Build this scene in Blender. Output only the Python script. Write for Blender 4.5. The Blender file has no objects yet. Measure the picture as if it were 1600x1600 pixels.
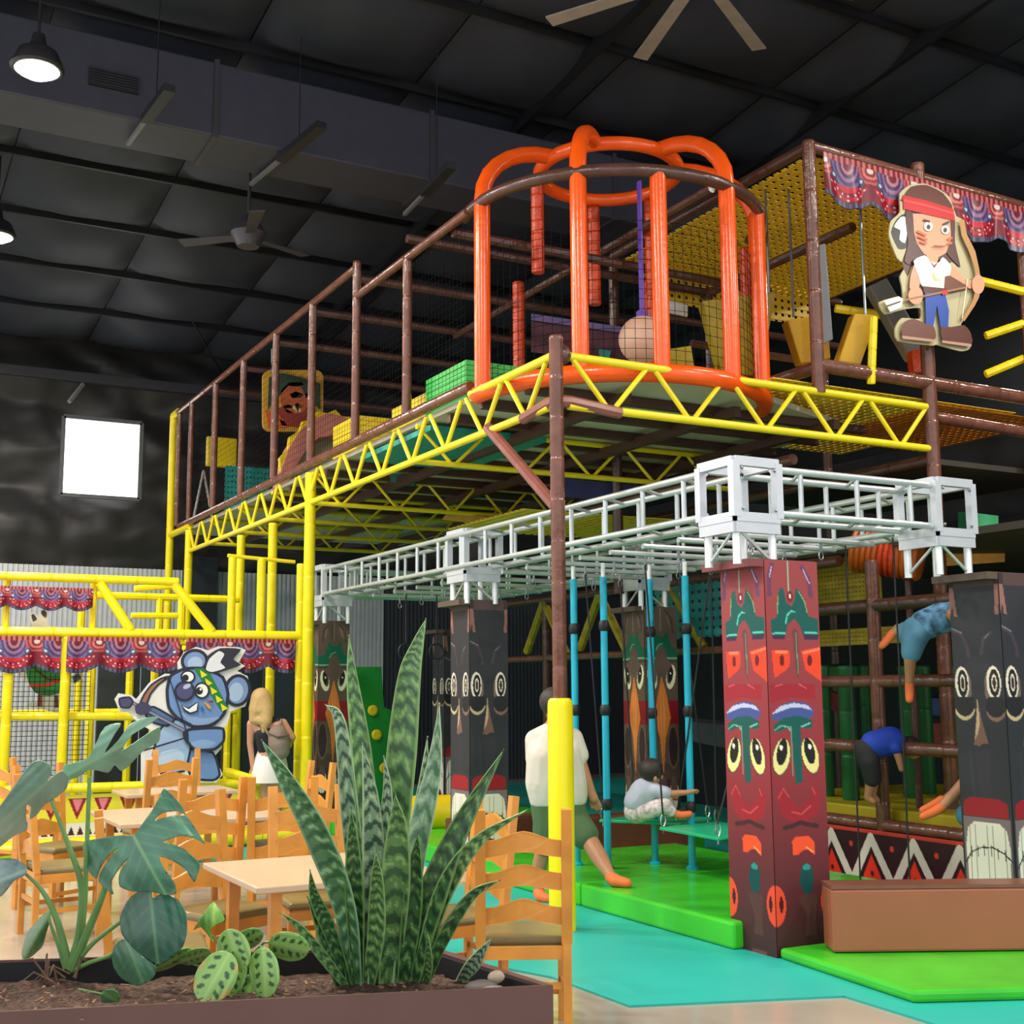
import bpy, bmesh, math, random
import numpy as np
from mathutils import Vector, Matrix
from mathutils.geometry import delaunay_2d_cdt

random.seed(7)
SC = bpy.context.scene
COL = SC.collection

# ------------------------------------------------------------------ camera
F_PX, YAW, PITCH, ROLL, EYE = 1933.17, 0.49757, 0.1415988, -0.0065859, 1.65
_cy, _sy, _cp, _sp = math.cos(YAW), math.sin(YAW), math.cos(PITCH), math.sin(PITCH)
_fw = Vector((_sy * _cp, _cy * _cp, _sp))
_rt0 = Vector((_cy, -_sy, 0))
_up0 = _rt0.cross(_fw)
_c, _s = math.cos(ROLL), math.sin(ROLL)
_rt = _rt0 * _c + _up0 * _s
_up = _up0 * _c - _rt0 * _s
cam_data = bpy.data.cameras.new('camera')
cam_data.sensor_width = 36.0
cam_data.lens = F_PX / 1600.0 * 36.0
cam_data.clip_end = 200
cam = bpy.data.objects.new('camera', cam_data)
COL.objects.link(cam)
cam.matrix_world = Matrix(((_rt.x, _up.x, -_fw.x, 0), (_rt.y, _up.y, -_fw.y, 0), (_rt.z, _up.z, -_fw.z, EYE), (0, 0, 0, 1)))
SC.camera = cam

# ------------------------------------------------------------------ world, daylight from the open glazed front, exposure
world = bpy.data.worlds.new('daylight')
SC.world = world
world.use_nodes = True
_bg = world.node_tree.nodes['Background']
_bg.inputs[0].default_value = (0.93, 0.96, 1.0, 1)
_bg.inputs[1].default_value = 1.45
SC.view_settings.view_transform = 'Standard'
SC.view_settings.look = 'None'
SC.view_settings.gamma = 1.0
SC.view_settings.exposure = -0.08
SC.view_settings.use_curve_mapping = False
LAMP_W = 210.0


def at(px, py, x=None, y=None, z=None, d=None):
    """Point of the place seen at a pixel of the 1600 frame, on a wall plane x / y, a level z or at a distance d along the view."""
    r = _rt * ((px - 800) / F_PX) - _up * ((py - 800) / F_PX) + _fw
    if z is not None: t = (z - EYE) / r.z
    elif x is not None: t = x / r.x
    elif y is not None: t = y / r.y
    else: t = d
    return Vector((0, 0, EYE)) + r * t


# ------------------------------------------------------------------ materials
def lin(c):
    if isinstance(c, str):
        c = tuple(int(c[i:i + 2], 16) for i in (1, 3, 5))
    c = [v / 255.0 for v in c]
    return tuple(v / 12.92 if v <= 0.04045 else ((v + 0.055) / 1.055) ** 2.4 for v in c)


MATS = {}


def mat(name, color, rough=0.5, metal=0.0, var=0.12, scale=6.0, bump=0.0, bscale=40.0, spec=0.5, emit=0.0, coat=0.0):
    if name in MATS: return MATS[name]
    m = bpy.data.materials.new(name)
    m.use_nodes = True
    nt = m.node_tree
    b = nt.nodes['Principled BSDF']
    c = lin(color)
    b.inputs['Roughness'].default_value = rough
    b.inputs['Metallic'].default_value = metal
    b.inputs['Specular IOR Level'].default_value = spec
    b.inputs['Coat Weight'].default_value = coat
    tc = nt.nodes.new('ShaderNodeTexCoord')
    if var > 0:
        n = nt.nodes.new('ShaderNodeTexNoise')
        n.inputs['Scale'].default_value = scale
        n.inputs['Detail'].default_value = 4
        nt.links.new(tc.outputs['Object'], n.inputs['Vector'])
        r = nt.nodes.new('ShaderNodeValToRGB')
        r.color_ramp.elements[0].position = 0.3
        r.color_ramp.elements[1].position = 0.7
        r.color_ramp.elements[0].color = (*[v * (1 - var) for v in c], 1)
        r.color_ramp.elements[1].color = (*[min(1, v * (1 + var)) for v in c], 1)
        nt.links.new(n.outputs['Fac'], r.inputs['Fac'])
        nt.links.new(r.outputs['Color'], b.inputs['Base Color'])
    else:
        b.inputs['Base Color'].default_value = (*c, 1)
    if bump > 0:
        n2 = nt.nodes.new('ShaderNodeTexNoise')
        n2.inputs['Scale'].default_value = bscale
        n2.inputs['Detail'].default_value = 3
        nt.links.new(tc.outputs['Object'], n2.inputs['Vector'])
        bp = nt.nodes.new('ShaderNodeBump')
        bp.inputs['Strength'].default_value = bump
        bp.inputs['Distance'].default_value = 0.02
        nt.links.new(n2.outputs['Fac'], bp.inputs['Height'])
        nt.links.new(bp.outputs['Normal'], b.inputs['Normal'])
    if emit > 0:
        b.inputs['Emission Color'].default_value = (*c, 1)
        b.inputs['Emission Strength'].default_value = emit
    MATS[name] = m
    return m


def print_mat(name, rough=0.45, spec=0.4, bump=0.0):
    """Flat print: colour comes from the colour attribute of the printed sheet."""
    if name in MATS: return MATS[name]
    m = bpy.data.materials.new(name)
    m.use_nodes = True
    nt = m.node_tree
    b = nt.nodes['Principled BSDF']
    b.inputs['Roughness'].default_value = rough
    b.inputs['Specular IOR Level'].default_value = spec
    a = nt.nodes.new('ShaderNodeAttribute')
    a.attribute_name = 'print'
    nt.links.new(a.outputs['Color'], b.inputs['Base Color'])
    MATS[name] = m
    return m


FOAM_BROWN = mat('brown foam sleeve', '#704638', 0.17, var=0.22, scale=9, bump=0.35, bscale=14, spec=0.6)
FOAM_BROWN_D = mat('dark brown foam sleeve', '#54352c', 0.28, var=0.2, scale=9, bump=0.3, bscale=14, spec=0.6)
YELLOW = mat('yellow painted steel', '#f2dc1c', 0.35, var=0.06, spec=0.5)
YELLOW_F = mat('yellow foam sleeve', '#f4dd10', 0.3, var=0.06, bump=0.12, bscale=12, spec=0.5)
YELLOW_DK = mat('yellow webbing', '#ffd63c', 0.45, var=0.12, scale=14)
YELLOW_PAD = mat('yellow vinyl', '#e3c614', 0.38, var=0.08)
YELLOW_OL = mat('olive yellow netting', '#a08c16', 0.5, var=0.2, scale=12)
ORANGE = mat('orange foam sleeve', '#f4590c', 0.24, var=0.07, bump=0.12, bscale=16, spec=0.6)
ORANGE_R = mat('red orange mesh sleeve', '#cc4216', 0.28, var=0.2, scale=30, bump=0.3, bscale=40)
SILVER = mat('brushed aluminium', '#cdd4d6', 0.3, metal=0.55, var=0.06, scale=10)
STEEL = mat('zinc steel', '#8f969a', 0.3, metal=0.85, var=0.1)
BLUE_POLE = mat('turquoise powder coat', '#16acc9', 0.25, var=0.04)
BLACK = mat('black rubber', '#17181c', 0.5, var=0.1)
BLACK_MET = mat('black painted metal', '#1c1e24', 0.45, var=0.1)
NET = mat('black net cord', '#0e0e10', 0.8, var=0.1, spec=0.1)
GREEN_MAT = mat('green vinyl mat', '#3fbf2a', 0.25, var=0.16, scale=2.2, bump=0.25, bscale=2.5, spec=0.5)
GREEN_FR = mat('green vinyl mat lit edge', '#3ccb3c', 0.3, var=0.08)
TURQ = mat('turquoise rubber tile', '#28aea2', 0.42, var=0.05, scale=1.5)
GREEN_BOX = mat('green ribbed foam', '#3cb34c', 0.5, var=0.08)
TEAL_NET = mat('teal webbing', '#1f8f86', 0.45, var=0.2, scale=14)
WOOD = mat('honey oak', '#d6913e', 0.35, var=0.18, scale=5)
WOOD_T = mat('pale table laminate', '#cbb092', 0.28, var=0.06, scale=3)
OLIVE = mat('olive seat vinyl', '#7c6f45', 0.35, var=0.1)
PLANTER = mat('brown painted planter', '#6a4a44', 0.35, var=0.1, scale=3)
SOIL = mat('potting soil', '#5c4438', 0.95, var=0.55, scale=60, bump=0.9, bscale=70)
LINER = mat('black planter liner', '#15161c', 0.6, var=0.2)
WHITE = mat('white paint', '#e9e7e0', 0.5, var=0.04)
BEIGE_DECK = mat('grey plywood deck', '#c2bba6', 0.6, var=0.1, scale=3)
BROWN_BLK = mat('terracotta vinyl', '#a55f45', 0.4, var=0.05, scale=2)
BROWN_BEAM = mat('brown steel beam', '#4a3028', 0.45, var=0.15)
NAVY = mat('navy wall panel', '#1b222b', 0.6, var=0.15, scale=2)
GREEN_PAD = mat('green post pad', '#17602f', 0.4, var=0.15)
RIBBON = mat('purple strap', '#5b2fa0', 0.5, var=0.1)
SKIN_M = mat('light skin', '#c98f70', 0.5, var=0.06)


# ------------------------------------------------------------------ mesh building
class MB:
    def __init__(self):
        self.v, self.f = [], []

    def add(self, vs, fs):
        o = len(self.v)
        self.v.extend([tuple(p) for p in vs])
        self.f.extend([tuple(i + o for i in f) for f in fs])
        return self

    def box(self, c, s, rz=0.0):
        hx, hy, hz = s[0] / 2, s[1] / 2, s[2] / 2
        ca, sa = math.cos(rz), math.sin(rz)
        vs = [(c[0] + x * ca - y * sa, c[1] + x * sa + y * ca, c[2] + z) for z in (-hz, hz) for x, y in ((-hx, -hy), (hx, -hy), (hx, hy), (-hx, hy))]
        return self.add(vs, [(3, 2, 1, 0), (4, 5, 6, 7), (0, 1, 5, 4), (1, 2, 6, 5), (2, 3, 7, 6), (3, 0, 4, 7)])

    def bar(self, a, b, w, h, up=(0, 0, 1)):
        """Rectangular bar from a to b."""
        a, b = Vector(a), Vector(b)
        d = (b - a).normalized()
        s = d.cross(Vector(up))
        if s.length < 1e-4: s = d.cross(Vector((1, 0, 0)))
        s.normalize()
        u = s.cross(d)
        vs = []
        for p in (a, b):
            for i, j in ((-1, -1), (1, -1), (1, 1), (-1, 1)):
                vs.append(p + s * (i * w / 2) + u * (j * h / 2))
        return self.add(vs, [(0, 1, 2, 3), (7, 6, 5, 4), (0, 4, 5, 1), (1, 5, 6, 2), (2, 6, 7, 3), (3, 7, 4, 0)])

    def path(self, pts, r, n=8, closed=False, caps=True):
        """Round tube along a polyline; r a number or one per point."""
        pts = [Vector(p) for p in pts]
        m = len(pts)
        rs = r if isinstance(r, (list, tuple)) else [r] * m
        u = None
        vs, fs = [], []
        for i, p in enumerate(pts):
            if closed: d = pts[(i + 1) % m] - pts[i - 1]
            else: d = pts[min(i + 1, m - 1)] - pts[max(i - 1, 0)]
            if d.length < 1e-9: d = Vector((0, 0, 1))
            d.normalize()
            if u is None:
                u = d.cross(Vector((0.3, 0.17, 0.93)))
                if u.length < 0.05: u = d.cross(Vector((1, 0, 0)))
            u = u - d * u.dot(d)
            u.normalize()
            w = d.cross(u)
            for k in range(n):
                a = 2 * math.pi * k / n
                vs.append(p + (u * math.cos(a) + w * math.sin(a)) * rs[i])
        segs = m if closed else m - 1
        for i in range(segs):
            j = (i + 1) % m
            for k in range(n):
                l = (k + 1) % n
                fs.append((i * n + k, i * n + l, j * n + l, j * n + k))
        if caps and not closed:
            fs.append(tuple(range(n - 1, -1, -1)))
            fs.append(tuple(range((m - 1) * n, m * n)))
        return self.add(vs, fs)

    def tube(self, a, b, r, n=10):
        return self.path([a, b], r, n)

    def foam(self, a, b, r, n=10, step=0.32):
        """Foam-sleeved pipe: a groove with a tape band at every joint of the sleeves."""
        a, b = Vector(a), Vector(b)
        L = (b - a).length
        k = max(1, round(L / step))
        pts, rs = [], []
        for i in range(k):
            t0, t1 = i / k, (i + 1) / k
            e = min(0.012 / L, 0.2 / k)
            for t, q in ((t0, 0.93), (t0 + e, 1.0), (t1 - 2.5 * e, 1.0), (t1 - 1.5 * e, 1.035), (t1 - e, 1.0)):
                pts.append(a.lerp(b, min(t, 1))); rs.append(r * q)
        pts.append(b); rs.append(r * 0.93)
        return self.path(pts, rs, n)

    def prism(self, outline, off):
        """Flat outline (3D points) extruded by the vector off."""
        n = len(outline)
        off = Vector(off)
        vs = [Vector(p) for p in outline] + [Vector(p) + off for p in outline]
        fs = [tuple(range(n)), tuple(range(2 * n - 1, n - 1, -1))]
        for i in range(n):
            j = (i + 1) % n
            fs.append((i, i + n, j + n, j))
        return self.add(vs, fs)

    def lathe(self, prof, c=(0, 0, 0), n=16):
        vs, fs = [], []
        for r, z in prof:
            for k in range(n):
                a = 2 * math.pi * k / n
                vs.append((c[0] + r * math.cos(a), c[1] + r * math.sin(a), c[2] + z))
        m = len(prof)
        for i in range(m - 1):
            for k in range(n):
                l = (k + 1) % n
                fs.append((i * n + k, i * n + l, (i + 1) * n + l, (i + 1) * n + k))
        fs.append(tuple(range(n - 1, -1, -1)))
        fs.append(tuple(range((m - 1) * n, m * n)))
        return self.add(vs, fs)

    def ball(self, c, r, n=14, m=9):
        rx, ry, rz = r if isinstance(r, (tuple, list)) else (r, r, r)
        prof = []
        vs, fs = [], []
        for i in range(m + 1):
            t = math.pi * i / m
            for k in range(n):
                a = 2 * math.pi * k / n
                vs.append((c[0] + rx * math.sin(t) * math.cos(a), c[1] + ry * math.sin(t) * math.sin(a), c[2] - rz * math.cos(t)))
        for i in range(m):
            for k in range(n):
                l = (k + 1) % n
                fs.append((i * n + k, i * n + l, (i + 1) * n + l, (i + 1) * n + k))
        return self.add(vs, fs)

    def obj(self, name, material, parent=None, smooth=False, kind=None, local=False, bevel=0.0):
        off = Vector((0, 0, 0))
        if parent is not None and not local:
            off = world_loc(parent)
        me = bpy.data.meshes.new(name)
        me.from_pydata([(p[0] - off.x, p[1] - off.y, p[2] - off.z) for p in self.v], [], self.f)
        me.materials.append(material)
        if smooth:
            me.polygons.foreach_set('use_smooth', [True] * len(me.polygons))
            try: me.set_sharp_from_angle(angle=math.radians(40))
            except Exception: pass
        me.update()
        o = bpy.data.objects.new(name, me)
        COL.objects.link(o)
        if parent is not None: o.parent = parent
        if kind: o['kind'] = kind
        if bevel > 0:
            b = o.modifiers.new('bevel', 'BEVEL'); b.width = bevel; b.segments = 2; b.limit_method = 'ANGLE'
        return o


def world_loc(o):
    v = Vector(o.location)
    while o.parent is not None:
        o = o.parent
        v += Vector(o.location)
    return v


def tag(o, label, cat, group=None):
    o['label'] = label
    o['category'] = cat
    if group: o['group'] = group
    return o


def thing(name, label, cat, loc=(0, 0, 0), rz=0.0, group=None):
    o = bpy.data.objects.new(name, None)
    o.empty_display_size = 0.1
    COL.objects.link(o)
    o.location = loc
    o.rotation_euler = (0, 0, rz)
    return tag(o, label, cat, group)


def struct(o):
    o['kind'] = 'structure'
    return o


def dup(root, loc, rz, label, group=None, keep=None):
    r = root.copy()
    COL.objects.link(r)
    r.location = loc
    r.rotation_euler = (0, 0, rz)
    r['label'] = label
    if group: r['group'] = group
    for ch in list(root.children):
        c = ch.copy(); COL.objects.link(c); c.parent = r
        for g in ch.children:
            e = g.copy(); COL.objects.link(e); e.parent = c
    return r


def set_print(me, rgb):
    a = me.attributes.new('print', 'FLOAT_COLOR', 'POINT')
    n = len(me.vertices)
    buf = np.ones((n, 4), dtype=np.float32)
    buf[:, :3] = rgb
    a.data.foreach_set('color', buf.ravel())


def lin_arr(rgb):
    rgb = np.asarray(rgb, dtype=np.float64) / 255.0
    return np.where(rgb <= 0.04045, rgb / 12.92, ((rgb + 0.055) / 1.055) ** 2.4)


def printed_sheet(name, o, ux, uy, nx, ny, paint, material, parent=None, shape=None, local=False):
    """A printed sheet: corner o, edge vectors ux (right) and uy (down); paint(U, V) gives sRGB 0-255 on the grid; shape moves points."""
    o, ux, uy = Vector(o), Vector(ux), Vector(uy)
    g = np.linspace(0, 1, nx + 1); h = np.linspace(0, 1, ny + 1)
    U, V = np.meshgrid(g, h)
    P = np.array(o)[None, None, :] + U[..., None] * np.array(ux) + V[..., None] * np.array(uy)
    if shape is not None: P = shape(P, U, V)
    off = Vector((0, 0, 0)) if (parent is None or local) else world_loc(parent)
    P = P - np.array(off)
    idx = np.arange((nx + 1) * (ny + 1)).reshape(ny + 1, nx + 1)
    q = np.stack([idx[:-1, :-1], idx[1:, :-1], idx[1:, 1:], idx[:-1, 1:]], -1).reshape(-1, 4)
    me = bpy.data.meshes.new(name)
    me.from_pydata(P.reshape(-1, 3).tolist(), [], q.tolist())
    me.materials.append(material)
    set_print(me, lin_arr(paint(U, V)).reshape(-1, 3))
    me.polygons.foreach_set('use_smooth', [True] * len(me.polygons))
    me.update()
    ob = bpy.data.objects.new(name, me)
    COL.objects.link(ob)
    if parent is not None: ob.parent = parent
    return ob


# raster painting on a coordinate grid
class Paint:
    def __init__(self, X, Y, base):
        self.X, self.Y = X, Y
        self.c = np.zeros(X.shape + (3,)); self.c[:] = base

    def put(self, m, col): self.c[m] = col

    def poly(self, pts, col):
        X, Y = self.X, self.Y
        ins = np.zeros(X.shape, bool)
        n = len(pts)
        for i in range(n):
            x0, y0 = pts[i]; x1, y1 = pts[(i + 1) % n]
            if y0 == y1: continue
            c = ((y0 > Y) != (y1 > Y)) & (X < (x1 - x0) * (Y - y0) / (y1 - y0) + x0)
            ins ^= c
        self.c[ins] = col

    def ell(self, cx, cy, rx, ry, col, rot=0.0, y0=None, y1=None):
        a = math.radians(rot)
        dx, dy = self.X - cx, self.Y - cy
        u = dx * math.cos(a) + dy * math.sin(a); v = -dx * math.sin(a) + dy * math.cos(a)
        m = (u / rx) ** 2 + (v / ry) ** 2 < 1
        if y0 is not None: m &= self.Y > y0
        if y1 is not None: m &= self.Y < y1
        self.c[m] = col

    def line(self, pts, w, col):
        for (x0, y0), (x1, y1) in zip(pts[:-1], pts[1:]):
            L2 = (x1 - x0) ** 2 + (y1 - y0) ** 2 + 1e-9
            t = np.clip(((self.X - x0) * (x1 - x0) + (self.Y - y0) * (y1 - y0)) / L2, 0, 1)
            d2 = (self.X - x0 - t * (x1 - x0)) ** 2 + (self.Y - y0 - t * (y1 - y0)) ** 2
            self.c[d2 < (w / 2) ** 2] = col

# ------------------------------------------------------------------ the hall
WY = 20.5                                    # back wall
def roof_z(y): return 7.3 + 0.09 * (WY - y)

from mathutils import noise as mnoise

FLOOR_M = mat('polished pale concrete', '#a39a8c', 0.16, var=0.12, scale=1.2, spec=0.5)
fl = struct(MB().box((8, 8, -0.05), (32, 30, 0.1)).obj('floor', FLOOR_M))
fl['label'] = 'polished beige concrete floor'

INSUL = mat('black wall insulation', '#2b2a2b', 0.42, var=0.25, scale=1.2, spec=0.4)
def crumple(x, z):
    p = Vector((x * 0.8, z * 1.3, 3.1))
    a = 1 - abs(mnoise.noise(p)) * 2
    b = 1 - abs(mnoise.noise(p * 2.3 + Vector((5, 2, 1)))) * 2
    sag = math.sin((z - 3.6) / 1.25 * math.pi) ** 2
    return 0.10 * a + 0.05 * b + 0.12 * sag
nx, nz = 150, 44
vs, fs = [], []
for j in range(nz + 1):
    for i in range(nx + 1):
        x = -2 + 18 * i / nx; z = 3.55 + (7.35 - 3.55) * j / nz
        vs.append((x, WY - crumple(x, z), z))
for j in range(nz):
    for i in range(nx):
        a = j * (nx + 1) + i
        fs.append((a, a + 1, a + nx + 2, a + nx + 1))
wall_b = struct(MB().add(vs, fs).obj('wall_back', INSUL, smooth=True))
wall_b['label'] = 'back wall under crumpled black insulation'
struct(MB().box((7, WY + 0.3, 3.7), (20, 0.2, 7.6)).obj('wall_back_core', NAVY, wall_b))

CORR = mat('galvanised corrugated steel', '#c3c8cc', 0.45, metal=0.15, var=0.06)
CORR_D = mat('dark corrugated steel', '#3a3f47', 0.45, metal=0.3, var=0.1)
def corrugated(name, x0, x1, z0, z1, y, m):
    pitch = 0.075
    n = int((x1 - x0) / pitch)
    mb = MB()
    vs, fs = [], []
    for i in range(n):
        for t, d in ((0, 0), (0.3, 0), (0.45, 0.028), (0.85, 0.028)):
            x = x0 + (i + t) * pitch
            vs += [(x, y - d, z0), (x, y - d, z1)]
    for k in range(len(vs) // 2 - 1):
        fs.append((2 * k, 2 * k + 2, 2 * k + 3, 2 * k + 1))
    o = mb.add(vs, fs).obj(name, m, wall_b)
    return o
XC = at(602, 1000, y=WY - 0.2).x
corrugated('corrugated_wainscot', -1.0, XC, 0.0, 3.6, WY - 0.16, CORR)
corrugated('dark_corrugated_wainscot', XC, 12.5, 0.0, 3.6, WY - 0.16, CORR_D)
MB().box((5, WY - 0.24, 6.62), (20, 0.12, 0.16)).obj('girt', mat('dark steel girt', '#3a3a42', 0.5), wall_b)
MB().bar(at(130, 600, y=20.2), at(108, 628, y=20.0), 0.05, 0.05).obj('wall_bracket', mat('dull steel', '#8d8d92', 0.5), wall_b)
MB().box((at(312, 950, y=20.1).x, 20.15, 1.9), (0.5, 0.3, 3.8)).obj('dark_pilaster', NAVY, wall_b)

# window: bright daylight behind a white frame
w0, w1 = at(94, 773, y=WY - 0.3), at(221, 662, y=WY - 0.3)
win = struct(thing('window_1', 'square bright window high in the black back wall', 'window', (w0.x, WY - 0.3, w0.z)))
del win['category']
W_PANE = mat('daylit frosted pane', '#ffffff', 0.3, var=0, emit=3.2)
W_FR = mat('window frame', '#5a5b60', 0.5)
MB().box(((w0.x + w1.x) / 2, WY - 0.30, (w0.z + w1.z) / 2), (w1.x - w0.x, 0.02, w1.z - w0.z)).obj('window_pane', W_PANE, win)
for a, b in (((w0.x, w0.z), (w1.x, w0.z)), ((w1.x, w0.z), (w1.x, w1.z)), ((w1.x, w1.z), (w0.x, w1.z)), ((w0.x, w1.z), (w0.x, w0.z))):
    MB().bar((a[0], WY - 0.32, a[1]), (b[0], WY - 0.32, b[1]), 0.06, 0.06).obj('window_frame', W_FR, win)

wr = struct(MB().box((14.2, 9, 4.2), (0.2, 24, 9)).obj('wall_right', mat('black side wall', '#14151a', 0.7, var=0.2)))
wr['label'] = 'black side wall behind the play structure'

# ceiling: roof deck, purlins and sagging insulation bays
CEIL = mat('black roof lining', '#1c1d22', 0.5, var=0.2)
BAY = mat('charcoal insulation bay', '#2f323c', 0.6, var=0.2, scale=1.5, spec=0.5)
PURL = mat('black purlin', '#15161b', 0.5)
y0, y1 = -4.0, WY + 0.3
ceil_o = struct(MB().prism([(-7, y0, roof_z(y0)), (18, y0, roof_z(y0)), (18, y1, roof_z(y1)), (-7, y1, roof_z(y1))], (0, 0, 0.15)).obj('ceiling', CEIL))
ceil_o['label'] = 'sloped black ceiling of sagging insulation between purlins'
bay_y, bay_x = 1.5, 1.83
def bay_mesh():
    n, m = 10, 7
    vs, fs = [], []
    for j in range(m + 1):
        for i in range(n + 1):
            u, v = i / n, j / m
            s = (math.sin(math.pi * u) ** 0.5) * (math.sin(math.pi * v) ** 0.7)
            wr_ = mnoise.noise(Vector((u * 3, v * 2.2, 1.7)))
            vs.append((bay_x * (u - 0.5) * 0.992, bay_y * (v - 0.5) * 0.985, -0.20 * s * (1 + 0.35 * wr_) - 0.09 * (bay_y * (v - 0.5))))
    for j in range(m):
        for i in range(n):
            a = j * (n + 1) + i
            fs.append((a, a + n + 1, a + n + 2, a + 1))
    return vs, fs
bay0 = None
for ky in range(11):
    yc = WY - bay_y * (ky + 0.5)
    for kx in range(10):
        xc = -0.4 + bay_x * (kx + 0.5)
        if xc > 1.6 * yc + 4.5 or xc > 15.5: continue
        if bay0 is None:
            bay0 = MB().add(*bay_mesh()).obj('insulation_panel', BAY, ceil_o, smooth=True)
            o = bay0
        else:
            o = bay0.copy(); COL.objects.link(o)
        o.location = (xc, yc, roof_z(yc) - 0.02)
for k in range(12):
    y = WY - bay_y * k
    MB().bar((-2, y, roof_z(y) - 0.05), (16, y, roof_z(y) - 0.05), 0.05, 0.12).obj('purlin', PURL, ceil_o)
for px0, py0, px1, py1 in ((1482, 30, 1158, 260), (975, 7, 823, 169)):
    for t in (0,):
        a = at(px0, py0, z=8.3); x = a.x
        MB().bar((x, 3.5, roof_z(3.5) - 0.13), (x, WY, roof_z(WY) - 0.13), 0.06, 0.2).obj('rafter', PURL, ceil_o)
for a, b in (((338, 430), (395, 520)), ((300, 500), (350, 590))):
    p, q = at(*a, y=17.8), at(*b, y=20.0)
    MB().tube(p, q, 0.012, 6).obj('sway_brace', PURL, ceil_o)

# ventilation duct with its grille
duct = thing('ventilation_duct', 'wide charcoal ventilation duct across the ceiling', 'duct', (4, 11.3, 6.95))
MB().box((5.5, 11.65, 7.33), (15, 0.7, 0.76)).obj('duct_body', mat('charcoal duct', '#3a3a46', 0.5, var=0.1), duct, bevel=0.02)
for x in (0.6, 2.9, 5.2, 7.5):
    MB().box((x, 11.65, 7.33), (0.05, 0.74, 0.8)).obj('duct_flange', mat('charcoal flange', '#39373e', 0.45), duct)
g0, g1 = at(140, 108, y=11.28), at(216, 150, y=11.28)
vent = MB().box(((g0.x + g1.x) / 2, 11.285, (g0.z + g1.z) / 2 + 0.02), (g1.x - g0.x, 0.03, 0.17)).obj('vent_grille', mat('dark grille', '#1f1e22', 0.5), duct)
for k in range(6):
    z = (g0.z + g1.z) / 2 - 0.045 + k * 0.026
    MB().box(((g0.x + g1.x) / 2, 11.262, z), (g1.x - g0.x - 0.02, 0.02, 0.008)).obj('vent_slat', mat('grille slat', '#34333a', 0.4), vent)

# black hanging strips under the ceiling
def strip(label, a, b):
    t = thing('hanging_strip_light', label, 'light fixture', a, group='black strip fixtures behind the duct')
    MB().bar(a, a.lerp(b, 0.55), 0.1, 0.07).obj('housing', BLACK_MET, t)
    MB().bar(a.lerp(b, 0.55), b, 0.035, 0.035).obj('arm', mat('grey conduit', '#6d6c70', 0.4), t)
    m = a.lerp(b, 0.3)
    MB().tube(m, (m.x, m.y, roof_z(m.y)), 0.006, 5).obj('hanger_wire', BLACK_MET, t)
strip('black hanging strip fixture left of the duct vent, nearer the window', at(265, 137, z=6.9), at(200, 225, z=6.9))
strip('black hanging strip fixture in the middle of the ceiling above the long handrail', at(503, 195, z=6.9), at(392, 288, z=6.9))
strip('short black hanging strip fixture close to the orange cage', at(706, 258, z=6.6), at(632, 335, z=6.6))

# high-bay lamps
GLOW = mat('lit lamp lens', '#fff1dc', 0.3, var=0, emit=14)
LAMP_SHELL = mat('lamp shell', '#26262a', 0.4)
def high_bay(label, p, vis=True, power=LAMP_W):
    t = thing('high_bay_lamp', label, 'lamp', p, group='high bay lamps')
    MB().lathe([(0.05, 0.32), (0.07, 0.22), (0.16, 0.16), (0.22, 0.02), (0.20, 0.0)], p, 20).obj('lamp_shade', LAMP_SHELL, t, smooth=True)
    MB().lathe([(0.02, -0.06), (0.10, -0.05), (0.16, -0.015), (0.18, 0.0)], p, 20).obj('lamp_lens', GLOW, t.children[0], smooth=True)
    MB().tube((p[0], p[1], p[2] + 0.3), (p[0], p[1], roof_z(p[1])), 0.012, 6).obj('stem', BLACK_MET, t)
    L = bpy.data.lights.new('lamp_light', 'AREA')
    L.shape = 'DISK'; L.size = 0.5; L.energy = power; L.color = (1.0, 0.93, 0.82)
    lo = bpy.data.objects.new('lamp_light', L)
    COL.objects.link(lo)
    lo.parent = t
    lo.location = (0, 0, -0.09)
    return t
high_bay('round warm lamp glowing in front of the duct at top left', at(58, 110, z=6.8))
high_bay('round warm lamp glowing at the left edge beyond the duct', at(-6, 370, z=6.8))
high_bay('round warm lamp just past the top right corner', at(1660, -60, z=7.3), power=LAMP_W * 0.25)
for i, p in enumerate(((1.2, 4.5, 7.0), (5.2, 2.0, 7.2), (8.6, 1.5, 7.2), (-2.0, 7.0, 7.0), (11.0, 4.0, 7.0), (-1.5, 12.4, 7.0), (-0.6, 17.6, 6.8), (12.4, 9.5, 7.0), (0.2, 8.6, 7.1), (-2.8, 15.4, 6.9))):  # unseen lamps, some of them added to brighten the back and left side
    high_bay('warm high bay lamp added for light, unseen outside the picture', p)

# ceiling fan with eight flat blades
hub = at(1095, -40, z=7.2)
fan = thing('ceiling_fan', 'big eight-bladed pale ceiling fan hanging at the top edge', 'fan', hub)
FANM = mat('pale fan blade', '#9b8f82', 0.4)
MB().lathe([(0.05, 0.30), (0.16, 0.2), (0.18, 0.0), (0.10, -0.08)], hub, 20).obj('motor', FANM, fan, smooth=True)
MB().tube((hub.x, hub.y, hub.z + 0.25), (hub.x, hub.y, roof_z(hub.y)), 0.03, 8).obj('downrod', BLACK_MET, fan)
for k in range(8):
    a = math.radians(81 - 45 * k + 40)
    d = Vector((math.cos(a), math.sin(a), 0)); n = Vector((-d.y, d.x, 0.12)).normalized()
    p, q = hub + d * 0.16, hub + d * 1.36
    MB().prism([p - n * 0.05, q - n * 0.065, q + n * 0.065, p + n * 0.05], (0, 0, 0.014)).obj('fan_blade', FANM, fan)

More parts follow.
